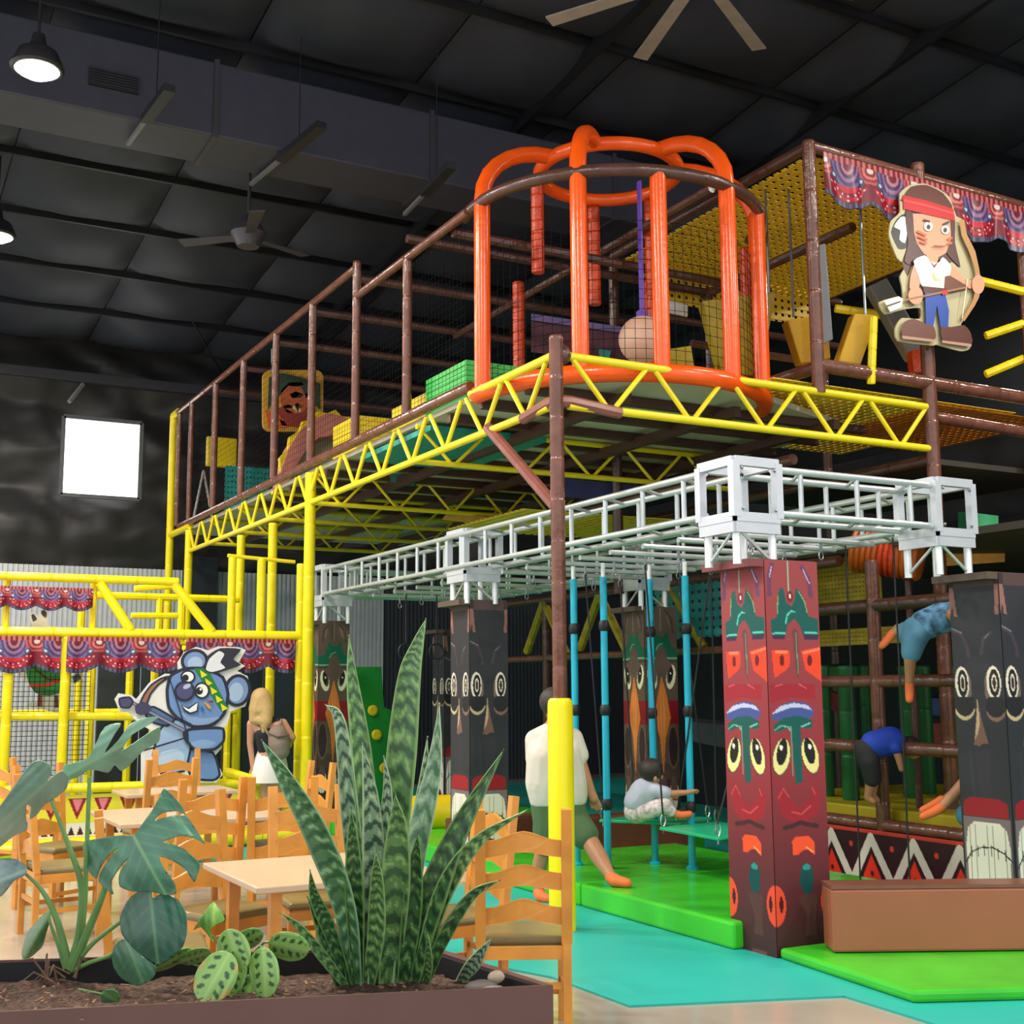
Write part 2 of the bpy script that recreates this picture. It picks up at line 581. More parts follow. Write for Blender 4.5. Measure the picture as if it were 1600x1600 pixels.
h2 = at(388, 372, z=6.6)
f2 = thing('small_ceiling_fan', 'small dark ceiling fan above the long handrail, half lost in the dark', 'fan', h2)
GREYF = mat('grey fan metal', '#4c4b52', 0.4, metal=0.3)
MB().lathe([(0.03, 0.28), (0.12, 0.18), (0.2, 0.05), (0.12, -0.1)], h2, 14).obj('motor', GREYF, f2, smooth=True)
MB().tube((h2.x, h2.y, h2.z + 0.2), (h2.x, h2.y, roof_z(h2.y)), 0.02, 6).obj('downrod', GREYF, f2)
for k in range(3):
    a = math.radians(20 + 120 * k)
    d = Vector((math.cos(a), math.sin(a), 0)); n = Vector((-d.y, d.x, 0.15)).normalized()
    MB().prism([h2 + d * 0.15 - n * 0.05, h2 + d * 0.8 - n * 0.08, h2 + d * 0.8 + n * 0.08, h2 + d * 0.15 + n * 0.05], (0, 0, 0.015)).obj('fan_blade', GREYF, f2)

# turquoise play floor, laid in big rubber tiles
floor_mat = thing('rubber_floor', 'turquoise rubber play floor in front of the green mats', 'floor mat', (5, 8, 0))
poly = [(3.72, 6.4), (3.74, 5.64), (4.85, 5.24), (4.83, 4.3), (9.5, 2.5), (13, 6), (13, 19.5), (4.0, 19.5), (4.0, 14.5), (0.5, 14.5), (0.5, 12.75), (3.2, 12.35), (3.55, 11.0), (3.35, 7.4)]
MB().prism([(x, y, 0.0) for x, y in poly], (0, 0, 0.012)).obj('rubber_sheet', TURQ, floor_mat)
for y in (5.64, 6.9):
    pass
MB().prism([(4.35, 9.95, 0.012), (4.62, 9.72, 0.012), (5.28, 9.4, 0.012), (5.1, 10.2, 0.012)], (0, 0, 0.03)).obj('ramp_strip', mat('pale peach ramp', '#d0a98a', 0.5), floor_mat)

# ------------------------------------------------------------------ play structure: corner pole, trusses, deck
PX, PY = 4.48, 7.56
pole = thing('corner_pole', 'tall brown foam-wrapped pole with a yellow padded foot beside the wooden chair', 'pole', (PX, PY, 0))
MB().foam((PX, PY, 1.5), (PX, PY, 4.20), 0.052, 12, 0.30).obj('brown_sleeve', FOAM_BROWN, pole, smooth=True)
MB().path([(PX, PY, 0.012), (PX, PY, 1.52), (PX, PY, 1.56), (PX, PY, 1.58)], [0.094, 0.09, 0.086, 0.07], 18).obj('yellow_pad', mat('bright yellow pad', '#fbe70c', 0.3, var=0.03), pole, smooth=True)
MB().foam((PX, PY, 2.92), at(762, 668, x=PX) , 0.045, 8).obj('knee_brace', mat('brick brown sleeve', '#8a5247', 0.3, var=0.12), pole, smooth=True)
MB().path([(PX, PY + 0.5, 3.68), (PX, PY + 0.12, 3.72), (PX, PY, 3.72), (PX + 0.12, PY, 3.72), (PX + 0.55, PY, 3.68)], 0.045, 8).obj('corner_elbow', mat('brick brown sleeve', '#8a5247'), pole, smooth=True)
MB().ball((PX + 0.06, PY + 0.02, 4.07), 0.075).obj('pole_joint', FOAM_BROWN_D, pole, smooth=True)

def truss(name, label, a, b, zt, zb, pitch, m, r=0.032, rd=0.02, group=None, top=True, tm=None):
    """Lattice girder along a line: chords and each zigzag brace its own part."""
    a, b = Vector(a), Vector(b)
    t = thing(name, label, 'truss', (a.x, a.y, zb), group=group)
    if top: MB().tube((a.x, a.y, zt), (b.x, b.y, zt), r, 10).obj('top_chord', tm or m, t, smooth=True)
    MB().tube((a.x, a.y, zb), (b.x, b.y, zb), r, 10).obj('bottom_chord', m, t, smooth=True)
    L = (b - a).length
    n = max(1, round(L / pitch))
    d = (b - a) / n
    for i in range(n):
        c = a + d * (i + 0.5)
        e = d * 0.44
        g = d * 0.045
        for s in (-1, 1):
            MB().tube((c.x + s * e.x, c.y + s * e.y, zt - 0.02), (c.x + s * g.x, c.y + s * g.y, zb + 0.02), rd, 8).obj('brace', m, t, smooth=True)
    return t

ZT, ZB = 4.06, 3.69
truss('yellow_lattice_girder', 'long yellow lattice girder running back from the corner pole under the handrail', (PX, PY + 0.1, 0), (PX, 18.3, 0), ZT, ZB, 0.70, YELLOW, top=False)
truss('yellow_lattice_girder', 'yellow lattice girder running right from the corner pole', (PX + 0.1, PY, 0), (8.26, PY, 0), ZT, ZB, 0.73, YELLOW)
ct = tag(MB().tube((PX, PY + 0.05, ZT), (PX, 8.95, ZT), 0.034, 10).obj('girder_end_tube', YELLOW, smooth=True), 'short yellow top tube of the long girder beside the orange ring', 'tube')
for k, (y, x1) in enumerate(((10.05, 8.2), (12.85, 7.9), (14.3, 7.6), (15.7, 7.6), (17.1, 7.4))):
    lab = ['nearest yellow cross girder under the deck', 'second yellow cross girder under the deck, at the first yellow post', 'third yellow cross girder under the deck',
           'fourth yellow cross girder deep under the deck', 'farthest yellow cross girder under the deck'][k]
    truss('yellow_cross_girder', lab, (PX, y, 0), (x1, y, 0), 4.0, 3.68, 0.75, YELLOW if k < 2 else mat('darker yellow steel', '#d8c41a', 0.4), r=0.026, rd=0.016, group='yellow cross girders under the deck')  # girders farther back get a darker yellow

# yellow posts under the long girder
for k, (y, z1, r) in enumerate(((12.9, 4.02, 0.062), (14.22, 3.62, 0.055), (15.55, 3.62, 0.055), (18.27, 4.0, 0.06), (19.5, 5.98, 0.06))):
    lab = ['nearest thick yellow post under the long girder', 'second yellow post under the long girder', 'third yellow post under the long girder',
           'yellow post under the far end of the long girder', 'tallest yellow post at the far end of the handrail'][k]
    p = thing('yellow_post', lab, 'post', (PX, y, 0), group='yellow posts of the deck')
    MB().foam((PX, y, 0.012), (PX, y, z1), r, 12, 0.6).obj('post_sleeve', YELLOW_F, p, smooth=True)
    MB().lathe([(r * 1.6, 0), (r * 1.6, 0.03), (r * 1.2, 0.04)], (PX, y, 0.012), 12).obj('post_foot', YELLOW, p)
cap = tag(MB().path([(PX, 18.27, 4.06), (PX, 19.5, 4.06)], 0.05, 8).obj('yellow_end_rail', YELLOW_F, smooth=True), 'short yellow rail at the far end of the deck edge', 'rail')
tag(MB().tube((PX, 19.5, 5.98), (PX, 19.18, 5.98), 0.06, 8).obj('yellow_rail_cap', YELLOW_F, smooth=True), 'yellow cap tube on top of the tallest yellow post', 'rail cap')

# handrail with brown foam posts
hr = thing('handrail', 'long brown foam handrail along the upper deck edge', 'railing', (PX, 10, 4.13))
MB().foam((PX, 8.95, 4.13), (PX, 18.9, 4.13), 0.048, 10, 0.6).obj('deck_edge_rail', FOAM_BROWN, hr, smooth=True)
MB().foam((PX, 11.6, 5.97), (PX, 19.2, 5.97), 0.042, 10, 0.6).obj('top_rail', FOAM_BROWN, hr, smooth=True)
MB().foam((PX, 9.0, 5.66), (PX, 11.55, 5.66), 0.042, 10, 0.6).obj('lower_top_rail', FOAM_BROWN, hr, smooth=True)
for k, (y, zt) in enumerate(((10.27, 5.66), (11.57, 6.03), (12.92, 5.97), (14.25, 5.97), (15.63, 5.97), (17.0, 5.97), (18.35, 5.97), (19.1, 5.97))):
    MB().foam((PX, y, 4.16), (PX, y, zt), 0.045 if k < 6 else 0.04, 10, 0.4).obj('rail_post', FOAM_BROWN, hr, smooth=True)

def net_panel(name, label, o, ux, uz, cell, r, m=NET, group=None, parent=None, cat='net'):
    """Square-mesh netting of real cords over the parallelogram o, ux, uz."""
    o, ux, uz = Vector(o), Vector(ux), Vector(uz)
    nx_, nz_ = max(1, round(ux.length / cell)), max(1, round(uz.length / cell))
    mb = MB()
    for i in range(nx_ + 1):
        a = o + ux * (i / nx_)
        mb.path([a, a + uz], r, 3, caps=False)
    for j in range(nz_ + 1):
        a = o + uz * (j / nz_)
        mb.path([a, a + ux], r, 3, caps=False)
    ob = mb.obj(name, m, parent)
    if parent is None: tag(ob, label, cat, group)
    ob['kind'] = 'stuff'
    return ob

net_panel('safety_net', 'black safety net stretched between the brown handrail posts', (PX + 0.07, 9.2, 4.15), (0, 9.9, 0), (0, 0, 1.5), 0.075, 0.0019)

# deck with joists
deck = thing('play_deck', 'grey plywood upper deck with brown joists seen from below', 'deck', (6, 12, 4.0))
cx, cy, cr = 5.82, 8.86, 1.30
arc = [(cx + cr * math.cos(a), cy + cr * math.sin(a)) for a in [math.radians(t) for t in range(180, 311, 10)]]
outline = [(PX + 0.05, 19.0), (PX + 0.05, cy)] + arc + [(8.2, PY + 0.9), (8.2, 19.0)]
MB().prism([(x, y, 4.03) for x, y in outline], (0, 0, 0.05)).obj('deck_board', BEIGE_DECK, deck)
for k in range(12):
    y = 8.3 + k * 0.62
    x0 = PX + 0.08 if y > cy else cx - math.sqrt(max(0.0, cr ** 2 - (y - cy) ** 2))
    MB().bar((x0, y, 3.98), (8.2, y, 3.99), 0.07, 0.07).obj('joist', BROWN_BEAM, deck)
for x in (5.4, 6.5, 7.6):
    MB().bar((x, 8.0, 3.93), (x, 18.5, 3.93), 0.07, 0.09).obj('bearer', BROWN_BEAM, deck)
for k, (y0_, y1_) in enumerate(((9.9, 11.4),)):
    MB().box((5.15, 10.75, 3.97), (1.2, 1.7, 0.05)).obj('teal_net_floor', TEAL_NET, deck)

# inner posts and beams of the upper level
fr = thing('upper_frame', 'dark brown foam-wrapped inner frame of the upper level', 'frame', (8, 12, 4.1))
for k, y in enumerate((10.4, 11.7, 13.0, 14.4, 15.8, 17.2)):
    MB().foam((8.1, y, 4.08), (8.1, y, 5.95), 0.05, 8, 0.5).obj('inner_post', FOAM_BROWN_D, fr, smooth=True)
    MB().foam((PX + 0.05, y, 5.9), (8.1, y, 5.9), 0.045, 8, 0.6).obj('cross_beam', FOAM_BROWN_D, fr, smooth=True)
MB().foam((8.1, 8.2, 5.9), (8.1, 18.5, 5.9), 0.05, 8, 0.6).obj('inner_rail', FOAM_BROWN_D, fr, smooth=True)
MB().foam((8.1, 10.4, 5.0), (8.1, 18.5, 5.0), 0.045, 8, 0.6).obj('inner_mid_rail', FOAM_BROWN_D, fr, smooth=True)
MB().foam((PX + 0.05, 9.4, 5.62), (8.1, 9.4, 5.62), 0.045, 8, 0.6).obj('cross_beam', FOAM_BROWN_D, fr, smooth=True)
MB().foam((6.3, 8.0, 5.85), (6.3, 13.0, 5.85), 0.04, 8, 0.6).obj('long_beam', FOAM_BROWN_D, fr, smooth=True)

# ------------------------------------------------------------------ orange cage tower
cage = thing('orange_cage', 'domed cage of orange foam tubes on the deck corner', 'cage', (cx, cy, 4.05))
def circ(r, z, a0, a1, n=28): return [(cx + r * math.cos(math.radians(a0 + (a1 - a0) * i / n)), cy + r * math.sin(math.radians(a0 + (a1 - a0) * i / n)), z) for i in range(n + 1)]
MB().path(circ(cr, 4.05, 178, 334), 0.075, 12).obj('base_ring', ORANGE, cage, smooth=True)
for k in range(6):
    pass
MB().path(circ(cr + 0.02, 5.68, 166, 342), 0.052, 10).obj('brown_belt', FOAM_BROWN_D, cage, smooth=True)
rt_ = 0.62
MB().path(circ(rt_, 6.22, 0, 351, 40), 0.06, 10, closed=True).obj('top_ring', ORANGE, cage, smooth=True)
for a in (182, 226, 284, 331):
    d = Vector((math.cos(math.radians(a)), math.sin(math.radians(a)), 0)); c0 = Vector((cx, cy, 0))
    pts = [c0 + d * cr + Vector((0, 0, z)) for z in (4.05, 4.6, 5.2, 5.7)]
    for t in range(1, 8):
        th = math.pi / 2 * t / 7
        pts.append(c0 + d * (rt_ + (cr - rt_) * math.cos(th)) + Vector((0, 0, 5.72 + 0.52 * math.sin(th))))
    MB().path(pts, 0.068, 12).obj('dome_tube', ORANGE, cage, smooth=True)
for a in (254, 312):
    d = Vector((math.cos(math.radians(a)), math.sin(math.radians(a)), 0)); c0 = Vector((cx, cy, 0))
    MB().tube(c0 + d * cr + Vector((0, 0, 4.05)), c0 + d * cr + Vector((0, 0, 5.66)), 0.066, 12).obj('upright_tube', ORANGE, cage, smooth=True)
for a, z0, z1 in ((100, 4.05, 5.55), (40, 4.05, 5.62), (345, 4.05, 5.62), (150, 5.3, 6.15), (70, 5.2, 6.15), (20, 5.0, 6.15)):
    d = Vector((math.cos(math.radians(a)), math.sin(math.radians(a)), 0)); c0 = Vector((cx, cy, 0))
    rr = cr if z0 < 5 else rt_ + 0.02
    MB().foam(c0 + d * rr + Vector((0, 0, z0)), c0 + d * rr + Vector((0, 0, z1)), 0.058, 10, 0.12).obj('net_wrapped_tube', ORANGE_R, cage, smooth=True)
mb = MB()
for i in range(40):
    a = math.radians(180 + 150 * i / 39)
    mb.path([(cx + (cr - 0.07) * math.cos(a), cy + (cr - 0.07) * math.sin(a), 4.1), (cx + (cr - 0.07) * math.cos(a), cy + (cr - 0.07) * math.sin(a), 5.3)], 0.0025, 3, caps=False)
for j in range(16):
    mb.path(circ(cr - 0.07, 4.1 + 0.08 * j, 180, 330, 24), 0.0025, 3, caps=False)
nn = mb.obj('cage_net', NET, cage); nn['kind'] = 'stuff'

# hanging ball on a purple strap
bc = at(1004, 531, d=10.3)
ball = thing('hanging_ball', 'big pale pink leather ball hanging inside the orange cage', 'ball', bc)
MB().ball(bc, 0.20, 24, 16).obj('ball_skin', mat('pale pink leather', '#cfa78f', 0.45, var=0.05), ball, smooth=True)
MB().path([bc + Vector((0, 0, 0.19)), bc + Vector((0, 0, 0.24))], 0.05, 10).obj('ball_collar', RIBBON, ball, smooth=True)
MB().bar(bc + Vector((0, 0, 0.2)), (bc.x, bc.y, 5.9), 0.045, 0.02).obj('purple_strap', RIBBON, ball)

# green ribbed box and yellow ribbed ramp on the deck
def ribbed(name, label, cat, corners, h0, h1, m, ribs=9, group=None):
    """Ribbed soft block over a quad footprint, its ribs real grooves."""
    t = thing(name, label, cat, corners[0], group=group)
    c = [Vector(p) for p in corners]
    for k in range(ribs):
        z0_, z1_ = h0 + (h1 - h0) * k / ribs, h0 + (h1 - h0) * (k + 0.88) / ribs
        MB().prism([(p.x, p.y, z0_) for p in c], (0, 0, z1_ - z0_)).obj('rib', m, t)
        if k == 0:
            cc = sum(c, Vector()) / 4
            MB().prism([(p.x + (cc.x - p.x) * 0.03, p.y + (cc.y - p.y) * 0.03, h0) for p in c], (0, 0, (h1 - h0) * 0.98)).obj('core', m, t)
    return t
ribbed('green_step_block', 'bright green ribbed foam block on the deck beside the orange cage', 'soft block',
       [(4.62, 10.15, 0), (4.62, 9.32, 0), (5.75, 9.32, 0), (5.75, 10.15, 0)], 4.1, 4.47, GREEN_BOX, 8)
ribbed('yellow_step_block', 'yellow ribbed foam step on the deck touching the green block', 'soft block',
       [(4.64, 11.0, 0), (4.64, 10.2, 0), (5.6, 10.2, 0), (5.6, 11.0, 0)], 4.1, 4.37, YELLOW_PAD, 6)
ribbed('yellow_step_block', 'yellow ribbed foam step behind the handrail right of the pink arch', 'soft block',
       [(4.66, 12.7, 0), (4.66, 12.0, 0), (6.1, 12.0, 0), (6.1, 12.7, 0)], 4.1, 4.52, YELLOW_PAD, 8)

# pink arch tunnel mouth
arch = thing('tunnel_arch', 'dusty pink scalloped arch over a grey tunnel mouth on the deck', 'arch', (5.2, 15.0, 4.1))
def apt(px, py): return at(px, py, y=15.0)
outer = [(432, 775), (440, 735), (452, 700), (470, 672), (490, 655), (512, 645), (535, 650), (556, 665), (572, 700), (580, 740)]
inner = [(566, 740), (556, 710), (540, 690), (520, 680), (498, 684), (480, 700), (465, 724), (452, 750), (448, 775)]
MB().prism([apt(*p) for p in outer + inner], (0, 0.25, 0)).obj('arch_rim', mat('dusty pink vinyl', '#c2796c', 0.4, var=0.1), arch)
MB().prism([apt(*p) + Vector((0, 0.2, 0)) for p in inner], (0, 0.05, 0)).obj('tunnel_panel', mat('grey olive panel', '#8b8468', 0.6), arch)
for k in range(8):
    a = Vector((*outer[k + 1], 0)); b = Vector((*outer[k + 2 if k < 8 else 9], 0)); m_ = (a + b) / 2
    n = Vector((b.y - a.y, -(b.x - a.x), 0)).normalized()
    if n.y > 0 and k < 7: n = -n
    MB().prism([apt(a.x, a.y) + Vector((0, 0.02, 0)), apt(m_.x + n.x * 8, m_.y + n.y * 8) + Vector((0, 0.02, 0)), apt(b.x, b.y) + Vector((0, 0.02, 0))], (0, 0.1, 0)).obj('scallop', YELLOW_PAD, arch)

# framed picture board (beaver) on the deck, yellow pad, teal net pad
sg = thing('picture_board', 'orange and yellow picture board of a furry animal behind the handrail', 'sign', (5, 15.6, 5))
def spt(px, py, o=0.0): v = at(px, py, y=15.6); v.y -= o; return v
def rr(x0, y0, x1, y1, r, n=4):
    out = []
    for cx_, cy_, a0 in ((x1 - r, y0 + r, -90), (x1 - r, y1 - r, 0), (x0 + r, y1 - r, 90), (x0 + r, y0 + r, 180)):
        for i in range(n + 1):
            a = math.radians(a0 + 90 * i / n); out.append((cx_ + r * math.cos(a), cy_ + r * math.sin(a)))
    return out
MB().prism([spt(*p) for p in rr(411, 578, 505, 674, 12)], (0, 0.05, 0)).obj('board', mat('amber board', '#c99a2e', 0.5), sg)
for nm, pts, c in (('dark_leaves', [(420, 590), (440, 583), (470, 590), (500, 600), (500, 640), (480, 625), (470, 605), (450, 603), (430, 625), (418, 640)], '#2f4434'),
                   ('animal_head', [(438, 612), (450, 598), (470, 597), (485, 612), (486, 635), (470, 646), (448, 645), (438, 630)], '#b0572c'),
                   ('animal_body', [(430, 640), (450, 632), (470, 640), (488, 634), (496, 660), (470, 668), (440, 665)], '#8c3420'),
                   ('animal_nose', [(452, 616), (462, 612), (474, 616), (470, 622), (456, 622)], '#3a2018'),
                   ('white_badge', [(456, 636), (464, 630), (472, 634), (470, 644), (460, 645)], '#d8c88a'),
                   ('yellow_grass', [(414, 640), (436, 648), (450, 668), (420, 670)], '#c95a26')):
    MB().prism([spt(x, y, 0.012) for x, y in pts], (0, 0.011, 0)).obj(nm, mat('board ' + nm, c, 0.5), sg)
for p in ((425, 560), (490, 570)):
    MB().tube(spt(p[0], p[1] - 15), spt(p[0], p[1] + 20), 0.012, 6).obj('hanger', STEEL, sg)
tag(MB().box(at(346, 707, y=18.3), (0.46, 0.08, 0.46)).obj('yellow_square_pad', YELLOW_PAD, bevel=0.02), 'flat yellow square pad near the far end of the handrail', 'pad')

def perforated(name, label, o, ux, uy, nx_, ny_, m, cat='netting', hole=0.4, group=None, parent=None):
    """Sheet of flat crossing straps with open holes."""
    o, ux, uy = Vector(o), Vector(ux), Vector(uy)
    n = ux.cross(uy).normalized() * 0.006
    mb = MB()
    for i in range(nx_):
        a = o + ux * ((i + hole / 2) / nx_); w = ux * ((1 - hole) / nx_)
        mb.prism([a, a + w, a + w + uy, a + uy], n)
    for j in range(ny_):
        a = o + uy * ((j + hole / 2) / ny_) + n * 1.2; w = uy * ((1 - hole) / ny_)
        mb.prism([a, a + ux, a + ux + w, a + w], n)
    ob = mb.obj(name, m, parent)
    ob['kind'] = 'stuff'
    if parent is None: tag(ob, label, cat, group)
    return ob
c_ = at(350, 790, y=17.6); d_ = at(420, 745, y=17.6)
perforated('teal_web_panel', 'teal webbing panel low behind the far handrail posts', (c_.x, 17.6, 4.1), (d_.x - c_.x, 0, 0), (0, 0, 0.8), 12, 10, TEAL_NET, hole=0.35)
rp = thing('rope_ladder', 'small rope ladder leaning at the far end of the deck', 'ladder', at(318, 780, y=18.7))
for x in (300, 336):
    a, b = at(x, 795, y=18.7), at(318, 735, y=18.7)
    a.z = 4.085
    MB().foam(a, b, 0.02, 6, 0.07).obj('rope', mat('pale rope', '#b9b3ae', 0.7), rp)
for t in (0.25, 0.5, 0.75):
    MB().tube(at(300, 795, y=18.7).lerp(at(318, 735, y=18.7), t), at(336, 795, y=18.7).lerp(at(318, 735, y=18.7), t), 0.012, 6).obj('rung', BROWN_BEAM, rp)

# ------------------------------------------------------------------ right-hand upper level: frame, nets, valance
tower = thing('tower_frame', 'brown foam-wrapped frame of the tower with the yellow net roof', 'frame', (7.0, 7.56, 4.05))
X0, X1, Y0, Y1 = 7.0, 10.2, 7.56, 10.6
MB().foam((X0, Y0, 4.05), (X0, Y0, 6.24), 0.058, 10, 0.4).obj('corner_post', FOAM_BROWN, tower, smooth=True)
MB().foam((8.28, Y0, 0.012), (8.28, Y0, 6.3), 0.062, 10, 0.4).obj('tall_post', FOAM_BROWN, tower, smooth=True)
MB().foam((9.62, Y0, 3.3), (9.62, Y0, 6.15), 0.055, 10, 0.4).obj('right_post', FOAM_BROWN, tower, smooth=True)
MB().foam((X0, Y0, 6.2), (X1, Y0, 6.15), 0.05, 10, 0.5).obj('top_beam', FOAM_BROWN, tower, smooth=True)
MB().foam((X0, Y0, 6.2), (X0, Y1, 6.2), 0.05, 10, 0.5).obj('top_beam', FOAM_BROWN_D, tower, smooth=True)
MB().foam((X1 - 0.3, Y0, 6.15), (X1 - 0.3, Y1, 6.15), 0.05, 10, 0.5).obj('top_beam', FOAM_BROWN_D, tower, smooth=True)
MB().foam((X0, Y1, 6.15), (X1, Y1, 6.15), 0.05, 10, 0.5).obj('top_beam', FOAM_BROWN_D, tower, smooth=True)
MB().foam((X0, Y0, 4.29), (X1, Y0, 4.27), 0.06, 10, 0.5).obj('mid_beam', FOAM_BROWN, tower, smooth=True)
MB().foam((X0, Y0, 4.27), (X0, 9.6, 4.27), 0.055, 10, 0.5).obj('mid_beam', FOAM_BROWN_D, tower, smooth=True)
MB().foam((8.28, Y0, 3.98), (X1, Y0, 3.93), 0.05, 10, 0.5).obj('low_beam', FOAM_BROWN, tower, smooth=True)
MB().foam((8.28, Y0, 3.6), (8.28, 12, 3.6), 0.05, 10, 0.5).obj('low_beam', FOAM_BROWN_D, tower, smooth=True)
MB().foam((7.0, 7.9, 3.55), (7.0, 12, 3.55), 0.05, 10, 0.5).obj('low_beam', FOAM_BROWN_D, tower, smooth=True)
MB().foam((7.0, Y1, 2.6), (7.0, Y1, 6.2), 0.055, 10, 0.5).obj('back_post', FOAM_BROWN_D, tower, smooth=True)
MB().foam((9.9, Y1, 0.5), (9.9, Y1, 6.2), 0.055, 10, 0.5).obj('back_post', FOAM_BROWN_D, tower, smooth=True)
MB().box((9.3, 9.0, 3.62), (2.0, 2.6, 0.05)).obj('dark_floor_panel', mat('dark olive deck', '#3a342b', 0.6), tower)
for z, y in ((4.95, 9.4), (5.5, 10.3), (4.8, 10.2)):
    MB().foam((X0 + 0.1, y, z), (X1, y, z), 0.04, 8, 0.5).obj('inner_beam', FOAM_BROWN_D, tower, smooth=True)

perforated('yellow_net_roof', 'yellow webbing roof panel seen from below, left of the boy figure', (X0 + 0.05, Y0 + 0.05, 6.16), (0, 2.95, -0.03), (2.8, 0, -0.03), 30, 28, YELLOW_DK, hole=0.42)
perforated('yellow_net_back', 'yellow webbing wall hanging at the back of the tower', (X0 + 0.3, 10.5, 5.75), (2.5, 0, 0), (0, 0, 0.42), 26, 5, YELLOW_DK, hole=0.42)
perforated('yellow_net_floor', 'yellow webbing floor of the tower seen from below', (6.6, Y0 + 0.08, 4.16), (0, 2.3, 0.0), (2.9, 0, 0), 24, 30, YELLOW_DK, hole=0.42)
perforated('yellow_net_floor', 'lower yellow webbing floor deep under the tower', (6.0, 10.8, 3.45), (0, 1.8, 0), (2.2, 0, 0), 16, 20, YELLOW_DK, hole=0.42)
perforated('amber_net_floor', 'amber webbing floor right of the tall brown post', (8.5, Y0 + 0.1, 4.14), (0, 1.7, 0.0), (1.6, 0, 0), 18, 18, mat('amber webbing', '#e08a10', 0.45, var=0.2), hole=0.42)

# suspended foam wedges and grey pads inside the tower
def slab(name, label, pts, d, th, m, cat='foam pad', group=None, hang=None):
    t = thing(name, label, cat, at(*pts[0], d=d), group=group)
    P = [at(px, py, d=d) for px, py in pts]
    MB().prism(P, _fw * th).obj('pad_body', m, t, bevel=0.01)
    if hang:
        a = at(*hang, d=d + th / 2)
        MB().tube(a, (a.x, a.y, 6.15), 0.012, 6).obj('hanging_cord', STEEL, t)
    return t
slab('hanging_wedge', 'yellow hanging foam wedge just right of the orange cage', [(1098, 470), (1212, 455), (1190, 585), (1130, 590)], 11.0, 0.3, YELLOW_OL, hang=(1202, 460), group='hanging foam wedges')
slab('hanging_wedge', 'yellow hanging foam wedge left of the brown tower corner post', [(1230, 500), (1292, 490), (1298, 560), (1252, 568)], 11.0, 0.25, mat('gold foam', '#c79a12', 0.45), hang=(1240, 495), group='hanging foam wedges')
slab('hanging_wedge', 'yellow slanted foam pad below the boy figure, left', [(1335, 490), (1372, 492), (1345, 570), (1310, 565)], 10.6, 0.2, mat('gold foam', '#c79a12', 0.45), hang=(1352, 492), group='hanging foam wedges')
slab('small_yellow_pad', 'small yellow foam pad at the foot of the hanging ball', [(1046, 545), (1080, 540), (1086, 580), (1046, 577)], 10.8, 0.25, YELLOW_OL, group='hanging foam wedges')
GREYP = mat('grey foam pad', '#77787c', 0.55, var=0.08)
slab('grey_foam_column', 'upright grey foam column right of the tower corner post', [(1274, 384), (1290, 380), (1302, 530), (1284, 540)], 10.6, 0.2, GREYP)
slab('grey_foam_column', 'slanting grey foam column behind the boy figure', [(1358, 447), (1386, 434), (1450, 545), (1452, 560), (1424, 562)], 11.4, 0.2, GREYP)
tag(MB().prism([at(px, py, d=11.3) for px, py in ((1424, 548), (1452, 542), (1448, 580), (1428, 580))], _fw * 0.15).obj('orange_foam_cone', ORANGE_R), 'orange foam tip under the shoes of the boy figure', 'foam pad')
for nm, lab, a, b in (('yellow_grab_bar', 'yellow grab bar right of the boy figure, upper', (1528, 438), (1600, 456)),
                      ('yellow_grab_bar', 'yellow grab bar left of the boy figure', (1305, 482), (1378, 492)),
                      ('yellow_grab_bar', 'yellow slanting bar at the right edge below the boy figure', (1540, 585), (1600, 560)),
                      ('yellow_grab_bar', 'yellow slanting bar at the right edge level with the boy shoes', (1540, 525), (1600, 505))):
    tag(MB().foam(at(*a, d=11.6), at(*b, d=11.6), 0.04, 8, 0.15).obj(nm, YELLOW_F, smooth=True), lab, 'bar', 'yellow bars inside the tower')
tag(MB().foam(at(1365, 495, d=10.5), at(1361, 600, d=10.5), 0.035, 8, 0.15).obj('yellow_upright', YELLOW_F, smooth=True), 'thin yellow upright between yellow pads inside the tower', 'bar')
GREY_W = mat('white plastic sheet', '#c9c6bf', 0.3, var=0.2)
slab('white_sheet', 'crumpled white plastic sheet behind the hanging ball', [(1005, 478), (1030, 464), (1075, 476), (1075, 495), (1040, 488)], 12.5, 0.05, GREY_W, cat='sheet')
pb = thing('patterned_banner', 'purple and red patterned banner at the back of the orange cage', 'banner', at(900, 500, d=12.5))
MB().prism([at(*p, d=12.5) for p in ((830, 490), (1000, 515), (1000, 570), (830, 550))], _fw * 0.03).obj('banner_cloth', mat('maroon banner', '#4a1c2c', 0.6, var=0.3, scale=9), pb)
MB().prism([at(*p, d=12.47) for p in ((830, 490), (1000, 515), (1000, 524), (830, 500))], _fw * 0.02).obj('purple_border', mat('purple border', '#6a5a8c', 0.6), pb)
MB().prism([at(*p, d=12.46) for p in ((935, 545), (955, 548), (950, 568), (938, 566))], _fw * 0.02).obj('teal_motif', TEAL_NET, pb)

